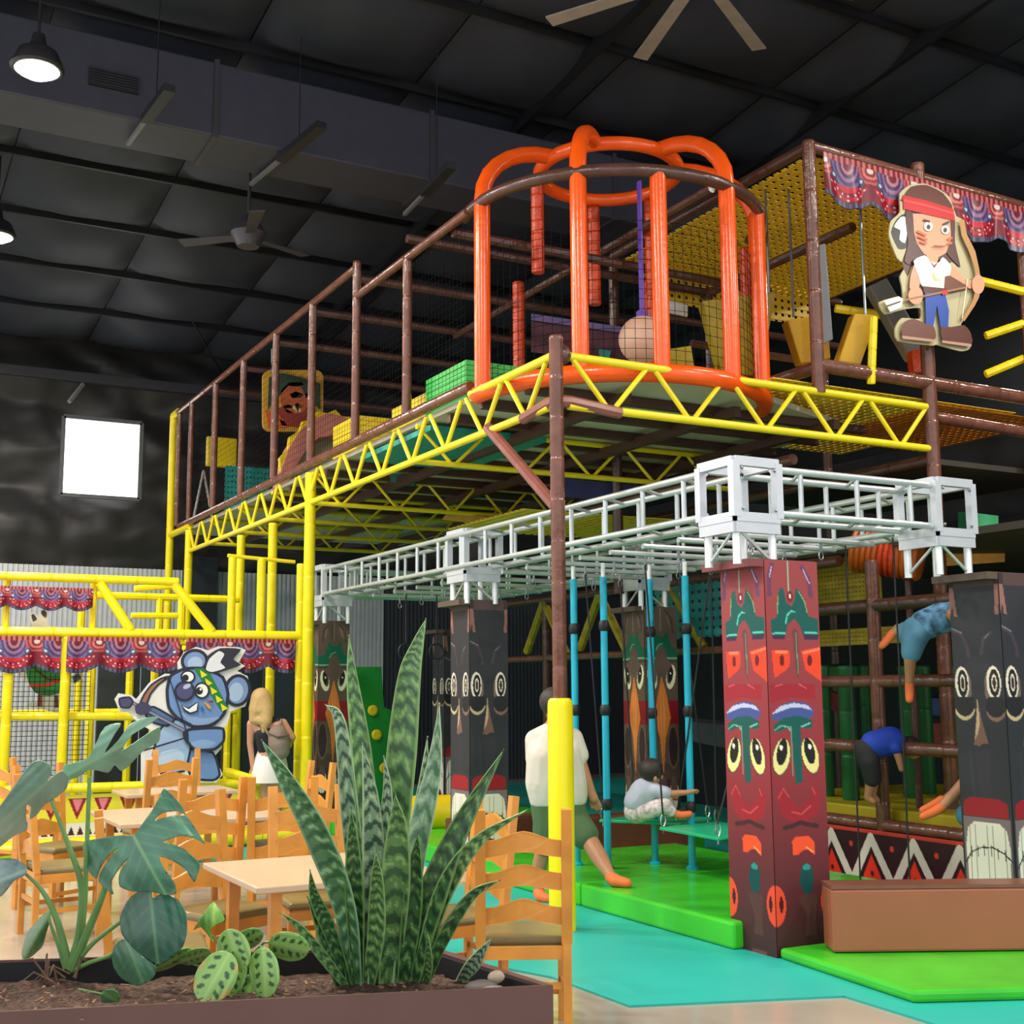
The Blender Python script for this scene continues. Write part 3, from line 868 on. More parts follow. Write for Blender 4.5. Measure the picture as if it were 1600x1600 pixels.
# ------------------------------------------------------------------ printed valances
VAL = print_mat('printed valance cloth', 0.35)
def valance_paint(L, H, seed=0):
    def f(U, V):
        X = U * L; Y = V * H
        p = Paint(X, Y, (132, 28, 46))
        per = H * 1.15
        p.put(Y < 0.16 * H, (140, 22, 38))
        k = np.floor(X / (per * 0.06)).astype(int) % 2 == 0
        p.put((Y < 0.13 * H) & k, (215, 120, 120))
        n = int(L / per) + 2
        for i in range(-1, n):
            c = (i + 0.5 + seed * 0.37) * per
            for r_, col in ((0.52, (70, 60, 105)), (0.47, (120, 110, 165)), (0.40, (92, 62, 110)), (0.33, (160, 120, 165)), (0.26, (85, 45, 90)), (0.19, (200, 130, 150)), (0.12, (120, 30, 50))):
                p.ell(c, 0.14 * H, r_ * per * 0.72, r_ * H * 1.05, col, y0=0.13 * H)
            c2 = c + per / 2
            for r_, col in ((0.36, (205, 95, 100)), (0.30, (165, 40, 55)), (0.24, (225, 130, 120)), (0.17, (150, 30, 45)), (0.10, (240, 225, 215))):
                p.ell(c2, 0.16 * H, r_ * per * 0.7, r_ * H * 0.95, col, y0=0.13 * H)
            for s in (-1, 1):
                p.ell(c + s * 0.30 * per, 0.44 * H, 0.075 * per, 0.085 * H, (60, 80, 120))
                p.ell(c + s * 0.30 * per, 0.43 * H, 0.035 * per, 0.045 * H, (215, 225, 240))
            for r_, col in ((0.46, (200, 20, 50)), (0.38, (150, 15, 40)), (0.30, (215, 40, 60))):
                m = (((p.X - c) / (r_ * per)) ** 2 + ((p.Y - 0.42 * H) / (r_ * H * 0.95)) ** 2 < 1) & (p.Y > 0.58 * H)
                p.put(m, col)
            for j in range(7):
                a = math.radians(20 + 23.3 * j)
                for q in (0.40, 0.30):
                    p.ell(c + q * per * math.cos(a), 0.50 * H + q * H * 0.85 * math.sin(a), 0.018 * per, 0.022 * H, (245, 215, 215))
        m = V > 0.90
        st = np.floor(X / (per * 0.05)).astype(int) % 2 == 0
        p.put(m & st, (95, 95, 130)); p.put(m & ~st, (60, 55, 85))
        return p.c * 0.86
    return f
def valance(name, label, o, ux, H, group, seed=0):
    ux = Vector(ux); L = ux.length
    per = H * 1.15
    ph = seed * 0.37
    nrm = np.array(Vector((ux.y, -ux.x, 0)).normalized())
    def shape(P, U, V):
        X = U * L
        sc_ = 0.80 + 0.20 * np.abs(np.cos(math.pi * (X / per - 0.5 - ph) ))
        P[..., 2] = o[2] + ux.z * U - V * H * sc_
        fold = 0.02 * np.sin(X * 2 * math.pi / (per * 0.5)) * V + 0.008 * np.sin(X * 41) * V
        P[..., :2] += fold[..., None] * nrm[:2]
        return P
    ob = printed_sheet(name, o, ux, (0, 0, -H), int(L / 0.008), max(40, int(H / 0.007)), valance_paint(L, H, seed), VAL, shape=shape)
    s = ob.modifiers.new('cloth', 'SOLIDIFY'); s.thickness = 0.006
    return tag(ob, label, 'valance', group)
valance('printed_valance', 'red and purple scalloped valance hanging from the tower roof beam', (X0 + 0.1, Y0 - 0.07, 6.15), (3.1, 0, -0.05), 0.46, 'scalloped printed valances')
V_Y = 13.2
a = at(0, 905, y=V_Y)
valance('printed_valance', 'small red valance under the top bar of the left yellow frame', (a.x - 0.3, V_Y + 0.04, a.z - 0.06), (at(148, 912, y=V_Y).x - a.x + 0.3, 0, 0.0), 0.24, 'scalloped printed valances', 1)
for k, (x0, x1, lab) in enumerate(((-40, 97, 'leftmost red valance panel under the main yellow bar'), (106, 283, 'middle red valance panel under the main yellow bar'), (292, 464, 'right red valance panel behind the koala figure'))):
    a, b = at(x0, 996, y=V_Y), at(x1, 1000, y=V_Y)
    valance('printed_valance', lab, (a.x, V_Y + 0.03, 2.2), (b.x - a.x, 0, 0), 0.37, 'scalloped printed valances', k + 1)

# ------------------------------------------------------------------ silver box-truss rig
ZS0, ZS1, SW = 2.76, 3.05, 0.30
def box_truss(name, label, a, b, across, pitch=0.5, r=0.024):
    """Four chords with upright and cross struts; across is the horizontal width vector."""
    a, b, w = Vector(a), Vector(b), Vector(across)
    t = thing(name, label, 'truss', (a.x, a.y, ZS0), group='silver box truss beams')
    for z in (ZS0, ZS1):
        for s in (Vector((0, 0, 0)), w):
            MB().tube((a.x + s.x, a.y + s.y, z), (b.x + s.x, b.y + s.y, z), r, 10).obj('chord', SILVER, t, smooth=True)
    L = (b - a).length
    n = max(1, round(L / pitch))
    for i in range(n):
        p = a + (b - a) * ((i + 0.5) / n)
        for s in (Vector((0, 0, 0)), w):
            MB().tube((p.x + s.x, p.y + s.y, ZS0), (p.x + s.x, p.y + s.y, ZS1), 0.018, 8).obj('strut', SILVER, t, smooth=True)
        q = a + (b - a) * ((i + 0.9) / n)
        for z in (ZS0, ZS1):
            MB().tube((p.x, p.y, z), (q.x + w.x, q.y + w.y, z), 0.013, 6).obj('cross_strut', SILVER, t, smooth=True)
    return t
LX, RX, FY, BY = 4.97, 6.76, 6.17, 13.8
box_truss('silver_truss_beam', 'long silver truss beam running back past the brown corner pole', (LX, FY + 0.3, 0), (LX, BY, 0), (SW, 0, 0))
box_truss('silver_truss_beam', 'short silver truss beam across the front between red and black totems', (LX + 0.3, FY, 0), (RX, FY, 0), (0, SW, 0))
box_truss('silver_truss_beam', 'right silver truss beam running back behind the blue poles', (RX, FY + 0.3, 0), (RX, BY, 0), (SW, 0, 0))
box_truss('silver_truss_beam', 'far silver truss beam closing the rig at the back', (LX + 0.3, BY, 0), (RX, BY, 0), (0, SW, 0))

PLATE = mat('white aluminium plate', '#cdd2da', 0.4, metal=0.35, var=0.05)
def corner(label, x, y):
    """Corner cube of the rig: plated frame with open faces on four short legs."""
    t = thing('truss_corner_block', label, 'truss corner', (x, y, 2.4), group='silver truss corner blocks')
    s = SW + 0.05; x -= 0.025; y -= 0.025
    z0, z1 = ZS0 - 0.04, ZS1 + 0.03
    e = 0.055
    for (ax, ay) in ((x, y), (x + s, y), (x, y + s), (x + s, y + s)):
        MB().box((ax, ay, (z0 + z1) / 2), (e, e, z1 - z0)).obj('upright_plate', PLATE, t)
    for z in (z0, z1):
        for p, q in (((x, y), (x + s, y)), ((x + s, y), (x + s, y + s)), ((x + s, y + s), (x, y + s)), ((x, y + s), (x, y))):
            MB().bar((p[0], p[1], z), (q[0], q[1], z), 0.05, 0.06).obj('rim_plate', PLATE, t)
    for (px_, py_), (qx_, qy_) in (((x, y), (x + s, y)), ((x, y), (x, y + s))):
        MB().bar((px_, py_, z0 - 0.05), (qx_, qy_, z0 - 0.05), 0.04, 0.10).obj('base_plate', PLATE, t)
    for k in (0.12, 0.88):
        for zz in (z0 + 0.05, z1 - 0.05):
            MB().ball((x + s * k, y - 0.03, zz), 0.012, 6, 4).obj('bolt', STEEL, t)
    m = 0.03
    for (ax, ay) in ((x + m, y + m), (x + s - m, y + m), (x + m, y + s - m), (x + s - m, y + s - m)):
        MB().tube((ax, ay, 2.42), (ax, ay, z0 - 0.02), 0.028, 10).obj('leg', mat('bright tube', '#f0f4f6', 0.25, metal=0.4, var=0.02), t, smooth=True)
    MB().tube((x + m, y + m, z0 - 0.06), (x + s - m, y + m, 2.44), 0.012, 6).obj('diagonal', SILVER, t)
    MB().tube((x + m, y + s - m, 2.44), (x + m, y + m, z0 - 0.06), 0.012, 6).obj('diagonal', SILVER, t)
    return t
corner('silver corner block above the red totem', LX, FY)
corner('silver corner block at the right end of the front beam', RX, FY)
corner('silver block on the long beam above the middle black totem', LX + 0.05, 10.12)
corner('silver corner block above the far left bird totem', LX + 0.02, BY + 0.0)
corner('silver block above the bird totem behind the blue poles', RX + 0.3, 10.3)

# hanging rails and swivels across the rig
rig = thing('hanging_rail', 'grid of thin silver rails and swivels hung under the truss rig', 'rail', (6, 9, 2.7))
for k, y in enumerate((6.8, 7.2, 7.65, 8.1, 8.55, 9.0, 9.45, 9.9, 10.6, 11.2, 11.8, 12.4, 13.0)):
    MB().tube((LX + SW, y, 2.70), (RX, y, 2.70), 0.022, 8).obj('cross_rail', SILVER, rig, smooth=True)
    for x in (5.6, 6.25):
        MB().tube((x, y, 2.70), (x, y, 2.62), 0.012, 6).obj('swivel', STEEL, rig)
        MB().path([(x + 0.02 * math.cos(t * 0.785), y, 2.59 + 0.03 * math.sin(t * 0.785)) for t in range(8)], 0.005, 5, closed=True).obj('hook', STEEL, rig)

# ------------------------------------------------------------------ totem poles
TOTEM_PRINT = print_mat('painted totem face', 0.5, 0.35)
TW, TH = 0.42, 2.45
FW, FH = 84.0, 490.0 * 1.0
def art_red(U, V):
    X, Y = U * 84, V * 620
    p = Paint(X, Y, (148, 62, 66))
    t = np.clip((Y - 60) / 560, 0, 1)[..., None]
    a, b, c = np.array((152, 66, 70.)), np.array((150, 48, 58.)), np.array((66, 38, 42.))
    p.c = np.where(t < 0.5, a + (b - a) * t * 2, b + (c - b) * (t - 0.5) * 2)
    def C8(pts): return [((x - 720) / 555 * 84, (860 + y * 0.1375 - 870)) for x, y in pts]
    def B3(pts): return [((x - 450) / 240 * 84, 1060 + y * 0.3375 - 870) for x, y in pts]
    # upper purple brush strokes and pale centre line
    p.line(C8([(800, 130), (765, 260), (760, 480)]), 7, (104, 62, 92)); p.line(C8([(1110, 140), (1180, 280), (1195, 480)]), 7, (104, 62, 92))
    p.line(C8([(795, 150), (770, 270)]), 1.8, (190, 170, 200)); p.line(C8([(1125, 170), (1185, 330)]), 1.8, (190, 170, 200))
    p.line(C8([(965, 60), (965, 440)]), 3.4, (120, 100, 92)); p.line(C8([(960, 60), (962, 440)]), 1.4, (200, 190, 160))
    # green crown
    p.poly(C8([(765, 780), (830, 750), (862, 420), (905, 390), (935, 560), (985, 620), (1020, 540), (1040, 390), (1090, 440), (1165, 730), (1262, 750), (1262, 980), (1110, 980), (1060, 830), (1010, 760), (945, 830), (905, 990), (775, 990)]), (18, 88, 82))
    p.poly(C8([(775, 960), (912, 955), (905, 1005), (785, 1010)]), (60, 45, 70)); p.poly(C8([(1108, 950), (1262, 950), (1255, 1000), (1110, 1005)]), (60, 45, 70))
    p.line(C8([(785, 940), (905, 930)]), 3.2, (90, 200, 180)); p.line(C8([(1125, 918), (1240, 925)]), 3.2, (90, 200, 180))
    p.line(C8([(920, 820), (940, 720), (980, 670), (1020, 680)]), 2.4, (90, 200, 180)); p.line(C8([(1070, 440), (1130, 560), (1150, 680)]), 1.5, (130, 170, 110)); p.line(C8([(850, 500), (840, 700)]), 1.5, (130, 170, 110))
    p.ell(*C8([(975, 500)])[0], 5, 9, (120, 40, 50)); p.ell(*C8([(975, 495)])[0], 1.6, 3, (250, 230, 220))
    # grey centre band and orange squares
    p.poly(C8([(985, 900), (1015, 870), (1045, 900), (1050, 1350), (1030, 1480), (1005, 1350)]), (104, 66, 66)); p.line(C8([(1025, 930), (1030, 1400)]), 1.4, (130, 140, 110))
    for q in ([(762, 1130), (948, 1130), (945, 1320), (900, 1370), (785, 1455)], [(1070, 1140), (1285, 1080), (1285, 1510), (1110, 1360)]):
        p.poly(C8(q), (238, 70, 40))
    p.poly(C8([(800, 1140), (930, 1140), (920, 1165), (805, 1165)]), (255, 130, 90)); p.poly(C8([(1085, 1150), (1270, 1100), (1270, 1125), (1095, 1175)]), (255, 130, 90))
    for q in (868, 1157): p.ell(*C8([(q, 1250)])[0], 3.8, 9, (110, 20, 30))
    # red cheeks with pink strokes
    p.poly(B3([(455, 30), (660, 30), (660, 105), (550, 90), (455, 120)]), (160, 36, 50))
    p.line(B3([(480, 40), (510, 30)]), 1.6, (225, 90, 110)); p.line(B3([(585, 30), (620, 50)]), 1.6, (225, 90, 110))
    # lavender, blue and green brow
    p.poly(B3([(455, 200), (470, 160), (510, 125), (555, 112), (610, 118), (645, 145), (648, 190)]), (72, 84, 150))
    p.poly(B3([(458, 172), (500, 132), (560, 118), (620, 130), (642, 155), (600, 142), (540, 142)]), (196, 200, 232))
    p.poly(B3([(462, 250), (470, 215), (520, 185), (580, 178), (640, 200), (640, 235), (605, 245), (585, 225), (588, 490), (555, 498), (545, 240), (525, 235), (490, 252)]), (18, 88, 82))
    p.line(B3([(470, 245), (500, 225), (530, 230), (540, 250)]), 2, (120, 190, 160)); p.line(B3([(590, 232), (630, 215)]), 2, (150, 210, 200)); p.line(B3([(542, 230), (545, 460)]), 1.5, (110, 160, 140))
    # eyes
    for cx_, s in ((497, 1), (625, -1)):
        x, y = B3([(cx_, 370)])[0]
        p.ell(x, y, 14.5, 31, (120, 60, 60), 10 * s); p.ell(x, y - 1, 12.5, 28, (240, 228, 150), 10 * s); p.ell(x + 1 * s, y - 8, 8, 21, (28, 22, 24), 10 * s); p.ell(x - 0.5, y - 15, 2.7, 4.2, (255, 245, 230))
    # mouth lines and red lower cheeks
    p.poly(B3([(470, 545), (495, 510), (520, 560), (570, 610), (620, 560), (645, 510), (665, 560), (650, 640), (600, 675), (540, 675), (490, 640)]), (160, 34, 48))
    p.line(B3([(475, 560), (500, 515), (525, 560)]), 1.7, (215, 70, 80)); p.line(B3([(535, 625), (575, 638), (620, 600)]), 2, (215, 80, 90)); p.line(B3([(628, 520), (640, 550)]), 1.7, (215, 70, 80))
    p.line(B3([(500, 695), (530, 690), (570, 675), (610, 690), (640, 695)]), 7, (70, 34, 38))
    p.poly(B3([(528, 760), (545, 738), (600, 738), (628, 770), (628, 830), (600, 805), (575, 805), (552, 822), (532, 820)]), (250, 84, 44)); p.line(B3([(590, 790), (620, 815)]), 2.5, (255, 160, 90))
    x, y = B3([(588, 935)])[0]; p.ell(x, y, 10.5, 24, (16, 74, 76)); p.ell(x, y - 18, 6, 5, (40, 150, 140))
    p.poly(B3([(545, 1010), (590, 1000), (630, 1010), (620, 1130), (625, 1190), (575, 1190), (585, 1110)]), (92, 56, 54))
    p.poly(B3([(565, 1255), (640, 1255), (640, 1275), (560, 1275)]), (110, 66, 66))
    for e in (0, 84):
        p.ell(e, 1060 + 1045 * 0.3375 - 870, 15, 31, (244, 78, 50)); p.ell(e + (8 if e == 0 else -8), 1060 + 1040 * 0.3375 - 870, 3, 13, (70, 20, 24))
    return p.c
def art_bird(U, V):
    X, Y = U * 84, V * 600
    def K(pts): return [((x - 168) / 190 * 84, (y - 185) * 0.435) for x, y in pts]
    p = Paint(X, Y, (98, 80, 70))
    p.put(Y > 380, (84, 62, 56)); p.put(Y > 470, (62, 44, 46))
    p.line(K([(190, 330), (195, 250), (230, 205)]), 3.2, (70, 52, 50)); p.line(K([(290, 205), (330, 250), (335, 330)]), 3.2, (70, 52, 50)); p.line(K([(262, 190), (262, 320)]), 2, (140, 125, 105))
    p.line(K([(205, 300), (215, 240)]), 1.5, (150, 135, 120)); p.line(K([(300, 230), (318, 300)]), 1.5, (150, 135, 120))
    p.poly(K([(170, 420), (205, 405), (232, 310), (248, 350), (280, 350), (300, 320), (325, 405), (360, 420), (360, 475), (300, 475), (290, 430), (262, 395), (238, 430), (225, 480), (170, 480)]), (14, 96, 72))
    p.line(K([(172, 478), (225, 475)]), 3, (120, 195, 160)); p.line(K([(302, 472), (358, 475)]), 3, (120, 195, 160)); p.line(K([(232, 430), (248, 400), (270, 392)]), 2, (110, 190, 160))
    p.put((Y > (487 - 185) * 0.435) & (Y < (497 - 185) * 0.435) & ((X < 24) | (X > 62)), (60, 44, 46))
    for cx_, s in ((207, 1), (318, -1)):
        x, y = K([(cx_, 580)])[0]
        p.ell(x, y, 12, 30, (236, 230, 196), -8 * s); p.ell(x + 2.5 * s, y - 6, 8, 23, (98, 80, 70), -8 * s); p.ell(x + 0.5 * s, y - 6, 6.5, 18, (30, 26, 24), -8 * s); p.ell(x + s, y - 9, 2, 3, (230, 230, 220))
    p.put((Y > (712 - 185) * 0.435) & (Y < (842 - 185) * 0.435), (138, 22, 34))
    p.poly(K([(262, 575), (290, 680), (312, 810), (280, 920), (262, 1125), (245, 920), (212, 800), (238, 680)]), (224, 128, 56))
    p.poly(K([(262, 575), (270, 680), (280, 810), (268, 920), (262, 1125), (258, 920), (252, 800), (255, 680)]), (240, 150, 80)); p.line(K([(262, 600), (262, 1080)]), 1.0, (150, 70, 30))
    for cx_ in (197, 322):
        x, y = K([(cx_, 970)])[0]
        p.ell(x, y, 15, 54, (112, 88, 78)); p.ell(x, y, 11, 47, (58, 42, 44))
    p.poly(K([(165, 1150), (362, 1150), (362, 1250), (165, 1250)]), (66, 46, 50))
    for k, x0 in enumerate((168, 230, 292)):
        x = (x0 + 30 - 168) / 190 * 84
        p.ell(x, (1235 - 185) * 0.435, 12, 34, (220, 212, 200)); p.ell(x, (1195 - 185) * 0.435, 9, 28, (98, 78, 72))
    p.put(Y > (1310 - 185) * 0.435, (56, 40, 42)); p.ell(42, (1370 - 185) * 0.435, 34, 26, (74, 58, 52)); p.put(Y > (1420 - 185) * 0.435, (44, 26, 34))
    return p.c
def art_black(U, V):
    X, Y = U * 84, V * 600
    def K(pts): return [((x - 1238) / 250 * 84, (y - 25) * 0.336) for x, y in pts]
    p = Paint(X, Y, (52, 52, 58))
    p.put(Y < 22, (86, 66, 66)); p.put((Y < 22) & ((X < 8) | (X > 76)), (62, 48, 50))
    for x0, s in ((1250, 1), (1478, -1)):
        p.poly(K([(x0 - 12, 85), (x0 + 10, 85), (x0 + 14 + 10 * s, 240), (x0 - 2 + 10 * s, 240), (x0 + 2, 180), (x0 - 14, 240)]), (150, 104, 96))
    p.line(K([(1240, 305), (1290, 335), (1318, 410), (1320, 450)]), 6, (72, 62, 72)); p.line(K([(1242, 300), (1290, 325)]), 2.2, (130, 125, 130))
    p.line(K([(1440, 330), (1400, 360), (1385, 440)]), 5, (74, 66, 76)); p.line(K([(1430, 335), (1405, 360)]), 2, (125, 115, 125))
    for cx_ in (1280, 1438):
        x, y = K([(cx_, 590)])[0]
        p.ell(x + (3 if cx_ < 1300 else -3), y + 8, 13, 32, (120, 100, 94)); p.ell(x, y, 12, 29, (238, 226, 210)); p.ell(x + 1, y, 8.6, 24, (36, 32, 34)); p.ell(x + 1, y, 4.4, 15, (236, 222, 205)); p.ell(x + 1, y, 2.8, 11, (60, 42, 40))
    p.ell(*K([(1285, 715)])[0], 18, 23, (200, 180, 140), y0=K([(0, 725)])[0][1]); p.ell(*K([(1287, 698)])[0], 17, 22, (40, 38, 44), y0=K([(0, 660)])[0][1])
    p.ell(*K([(1440, 725)])[0], 16, 21, (140, 104, 92), y0=K([(0, 735)])[0][1]); p.ell(*K([(1440, 708)])[0], 16, 20, (40, 38, 44), y0=K([(0, 660)])[0][1])
    p.poly(K([(1352, 670), (1370, 790), (1395, 900), (1362, 905), (1350, 915), (1322, 910), (1340, 790)]), (128, 92, 82)); p.poly(K([(1352, 670), (1358, 800), (1345, 850), (1330, 880), (1342, 780)]), (206, 176, 140))
    p.poly(K([(1325, 930), (1400, 930), (1395, 1180), (1340, 1180)]), (58, 54, 62)); p.line(K([(1300, 950), (1310, 1180)]), 5, (58, 58, 66))
    p.poly(K([(1250, 1275), (1255, 1200), (1290, 1180), (1430, 1180), (1468, 1200), (1472, 1275)]), (158, 30, 42))
    p.put((Y > (1275 - 25) * 0.336) & (X > 3) & (X < 81), (128, 108, 112))
    x0, x1 = 6, 78
    p.poly([(x0 + 2, 545), (x0, 470), (x0 + 4, 440), (x0 + 16, 428), (x1 - 16, 428), (x1 - 4, 440), (x1, 470), (x1 - 2, 545)], (232, 224, 208))
    for k in range(7): p.line([(13 + k * 9.6, 434), (13 + k * 9.6, 544)], 0.9, (150, 140, 130))
    p.line([(4, 500), (14, 482), (30, 472), (50, 470), (68, 478), (80, 490)], 2.4, (50, 30, 36))
    for k in range(6): p.line([(14 + k * 11, 466 + abs(k - 2.5) * 2.5), (14 + k * 11, 484 + abs(k - 2.5) * 2.5)], 1.2, (50, 30, 36))
    p.ell(42, 556, 26, 32, (116, 28, 42)); p.put(Y > 562, (92, 58, 50))
    return p.c

_faces = {}
def totem(name, label, art, x, y, w=TW, h=TH, z0=0.012, base=None, cap=False):
    """Square padded pole; its painted sheets on the two sides that face the room."""
    t = thing(name, label, 'totem pole', (x, y, z0), group='totem poles under the silver rig')
    key = art.__name__
    MB().box((w / 2, w / 2, h / 2), (w, w, h)).obj('pole_body', base, t, local=True)
    if key not in _faces:
        o = printed_sheet('painted_face', (0, 0, h), (w, 0, 0), (0, 0, -h), 64, 380, art, TOTEM_PRINT, t, local=True)
        _faces[key] = (o.data, w, h)
    else:
        o = bpy.data.objects.new('painted_face', _faces[key][0]); COL.objects.link(o); o.parent = t
    sx, sz = w / _faces[key][1], h / _faces[key][2]
    o.location = (0, -0.004, 0); o.scale = (sx, 1, sz)
    o2 = bpy.data.objects.new('painted_face', _faces[key][0]); COL.objects.link(o2); o2.parent = t
    o2.location = (-0.004, w, 0); o2.rotation_euler = (0, 0, -math.pi / 2); o2.scale = (sx, 1, sz)
    MB().box((w / 2 - 0.06, w / 2 + 0.03, h - 0.02), (w + 0.1, w + 0.06, 0.05)).obj('top_plate', T_RED if base is T_RED else T_BIRD, t, local=True)
    return t
T_RED = mat('maroon totem vinyl', '#7d3f42', 0.5, var=0.05)
T_BIRD = mat('brown totem vinyl', '#5d4c43', 0.5, var=0.05)
T_BLK = mat('charcoal totem vinyl', '#333338', 0.5, var=0.05)
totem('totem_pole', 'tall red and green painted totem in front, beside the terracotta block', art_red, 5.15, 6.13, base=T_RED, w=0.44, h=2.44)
totem('totem_pole', 'charcoal totem with white ring eyes at the right edge', art_black, 7.12, 5.98, base=T_BLK, w=0.44, h=2.42)
totem('totem_pole', 'charcoal totem with big teeth left of the brown corner pole', art_black, 5.05, 10.12, base=T_BLK, w=0.39, h=2.44)
totem('totem_pole', 'brown bird totem behind the blue poles', art_bird, 7.08, 10.28, base=T_BIRD, w=0.39, h=2.44)
totem('totem_pole', 'brown bird totem farthest left beside the yellow frame', art_bird, 4.98, 13.95, base=T_BIRD, w=0.38, h=2.44)
totem('totem_pole', 'charcoal totem half hidden behind another charcoal totem', art_black, 7.3, 15.4, base=T_BLK, w=0.38, h=2.44)

# ------------------------------------------------------------------ mats, block
gm = thing('green_landing_mat', 'long glossy green landing mat under the silver rig', 'mat', (5, 8, 0.012))
def soft_mat(poly, z0, z1, m, parent, name='mat_body'):
    o = MB().prism([(x, y, z0) for x, y in poly], (0, 0, z1 - z0)).obj(name, m, parent, bevel=0.02)
    return o
yy = [6.45, 8.3, 10.2, 12.1, 13.9]
for i in range(4):
    l0 = l1 = 5.07
    xr = 7.15 if i <= 1 else 7.7
    soft_mat([(l0, yy[i]), (xr, yy[i]), (xr, yy[i + 1] - 0.012), (l1, yy[i + 1] - 0.012)], 0.012, 0.18, GREEN_MAT, gm, 'mat_section')
nm_ = thing('green_landing_mat', 'bright green mat in the right foreground before the terracotta block', 'mat', (6, 5, 0.012))
p0, p1, p2 = at(1215, 1500, z=0.0), at(1428, 1572, z=0.0), at(1640, 1566, z=0)
q = Vector((8.6, p2.y - 0.9, 0)); 
soft_mat([(p0.x, p0.y - 0.02), (p1.x, p1.y), (p2.x, p2.y), (7.6, p2.y + 0.1), (7.2, 5.6), (5.6, 6.1)], 0.012, 0.075, GREEN_MAT, nm_, 'mat_section')
bk = thing('terracotta_block', 'long terracotta vinyl block between the red and the right black totem', 'soft block', (6, 5.7, 0.08))
b0, b1 = at(1303, 1489, z=0.08), at(1640, 1485, z=0.08)
d = (b1 - b0).normalized(); nrm = Vector((-d.y, d.x, 0))
MB().prism([b0, b1, b1 + nrm * 0.22, b0 + nrm * 0.22], (0, 0, 0.365)).obj('block_body', BROWN_BLK, bk, bevel=0.015)
MB().prism([b0 + Vector((0, 0, 0.365)), b1 + Vector((0, 0, 0.365)), b1 + nrm * 0.23 + Vector((0, 0, 0.365)), b0 + nrm * 0.23 + Vector((0, 0, 0.365))], (0, 0, 0.02)).obj('block_top', mat('brown vinyl top', '#7d4d3c', 0.3), bk)

# ------------------------------------------------------------------ blue poles with black clamps
for k, (px, pb, pt, cl) in enumerate(((902, 1352, 872, (980, 1110)), (950, 1357, 862, (975, 1110, 1258)), (1024, 1350, 885, (985, 1115)), (1082, 1358, 872, (980, 1112, 1262)))):
    b = at(px, pb, z=0.18)
    lab = ['leftmost turquoise pole, partly behind the man', 'turquoise pole right of the man', 'turquoise pole in front of the bird totem', 'rightmost turquoise pole beside the swing ropes'][k]
    t = thing('turquoise_pole', lab, 'pole', b, group='turquoise climbing poles')
    MB().tube(b, (b.x, b.y, 2.58), 0.03, 12).obj('pole_tube', BLUE_POLE, t, smooth=True)
    MB().tube((b.x, b.y, 2.56), (b.x, b.y, 2.70), 0.02, 10).obj('pole_tip', mat('bright tube', '#f0f4f6'), t, smooth=True)
    MB().lathe([(0.05, 0), (0.05, 0.015), (0.034, 0.03)], b, 12).obj('pole_foot', BLUE_POLE, t)
    r = Vector((b.x, b.y, 0)).length
    for cpy in cl:
        pz = at(px, cpy, d=(b - Vector((0, 0, EYE))).dot(_fw)).z
        MB().lathe([(0.034, -0.045), (0.046, -0.02), (0.046, 0.02), (0.034, 0.045)], (b.x, b.y, pz), 12).obj('clamp', BLACK, t, smooth=True)

# swinging boards
SWG = mat('mint green board', '#1fae7d', 0.35, var=0.05)
ROPE = mat('black rope', '#222226', 0.6)
CARAB = mat('chrome carabiner', '#c9ced4', 0.15, metal=1.0)
def swing(label, pxs, z, tops):
    P = [at(px, py, z=z) for px, py in pxs]
    c = sum(P, Vector()) / len(P)
    t = thing('swing_board', label, 'swing', c, group='mint green swing boards')
    MB().prism(P, (0, 0, 0.025)).obj('board', SWG, t, bevel=0.006)
    for p, q in zip(P, tops):
        r = c.lerp(p, 0.93)
        rp_ = MB().tube((r.x, r.y, z + 0.12), q, 0.008, 6).obj('rope', ROPE, t)
        MB().path([(r.x + 0.022 * math.cos(u * 0.628), r.y, z + 0.075 + 0.05 * math.sin(u * 0.628)) for u in range(10)], 0.007, 6, closed=True).obj('carabiner', CARAB, rp_, smooth=True)
        MB().tube((r.x, r.y, z - 0.03), (r.x, r.y, z + 0.03), 0.007, 6).obj('eye_bolt', CARAB, rp_)
    return t
swing('rear mint green swing board that the small child sits on', [(936, 1285), (1062, 1290), (1112, 1281), (990, 1278)], 0.52, [(5.6, 9.0, 2.62), (6.25, 8.1, 2.62), (6.25, 8.55, 2.62), (6.25, 9.45, 2.62)])
swing('front mint green swing board with empty deck', [(1030, 1297), (1122, 1314), (1210, 1300), (1120, 1288)], 0.52, [(5.6, 8.1, 2.62), (6.25, 7.2, 2.62), (6.25, 7.65, 2.62), (6.25, 8.1, 2.62)])
# free ropes
for k, (a, b, yv) in enumerate((((1332, 1100), 0, 0), ((1408, 1100), 0, 0))):
    p = at(*a, x=6.9); p, q = Vector((6.9, p.y, 2.75)), Vector((6.9, p.y, 0.19))
    tag(MB().tube(p, q, 0.007, 6).obj('hanging_rope', ROPE), ['left black rope hanging before the brown climbing frame', 'right black rope hanging before the brown climbing frame'][k], 'rope', 'black hanging ropes')
# gymnastic rings at the back
for k, (px, py) in enumerate(((634, 1018), (682, 1018))):
    c = at(px, py, y=12.4)
    t = thing('exercise_ring', ['left black hanging ring before the dark corrugated wall', 'right black hanging ring before the dark corrugated wall'][k], 'ring', c, group='black hanging rings')
    MB().path([(c.x + 0.085 * math.cos(u * 0.4488), c.y, c.z + 0.085 * math.sin(u * 0.4488)) for u in range(14)], 0.011, 6, closed=True).obj('ring_loop', BLACK, t, smooth=True)
    MB().tube((c.x, c.y, c.z + 0.085), (c.x, c.y, 2.7), 0.008, 5).obj('ring_strap', ROPE, t)

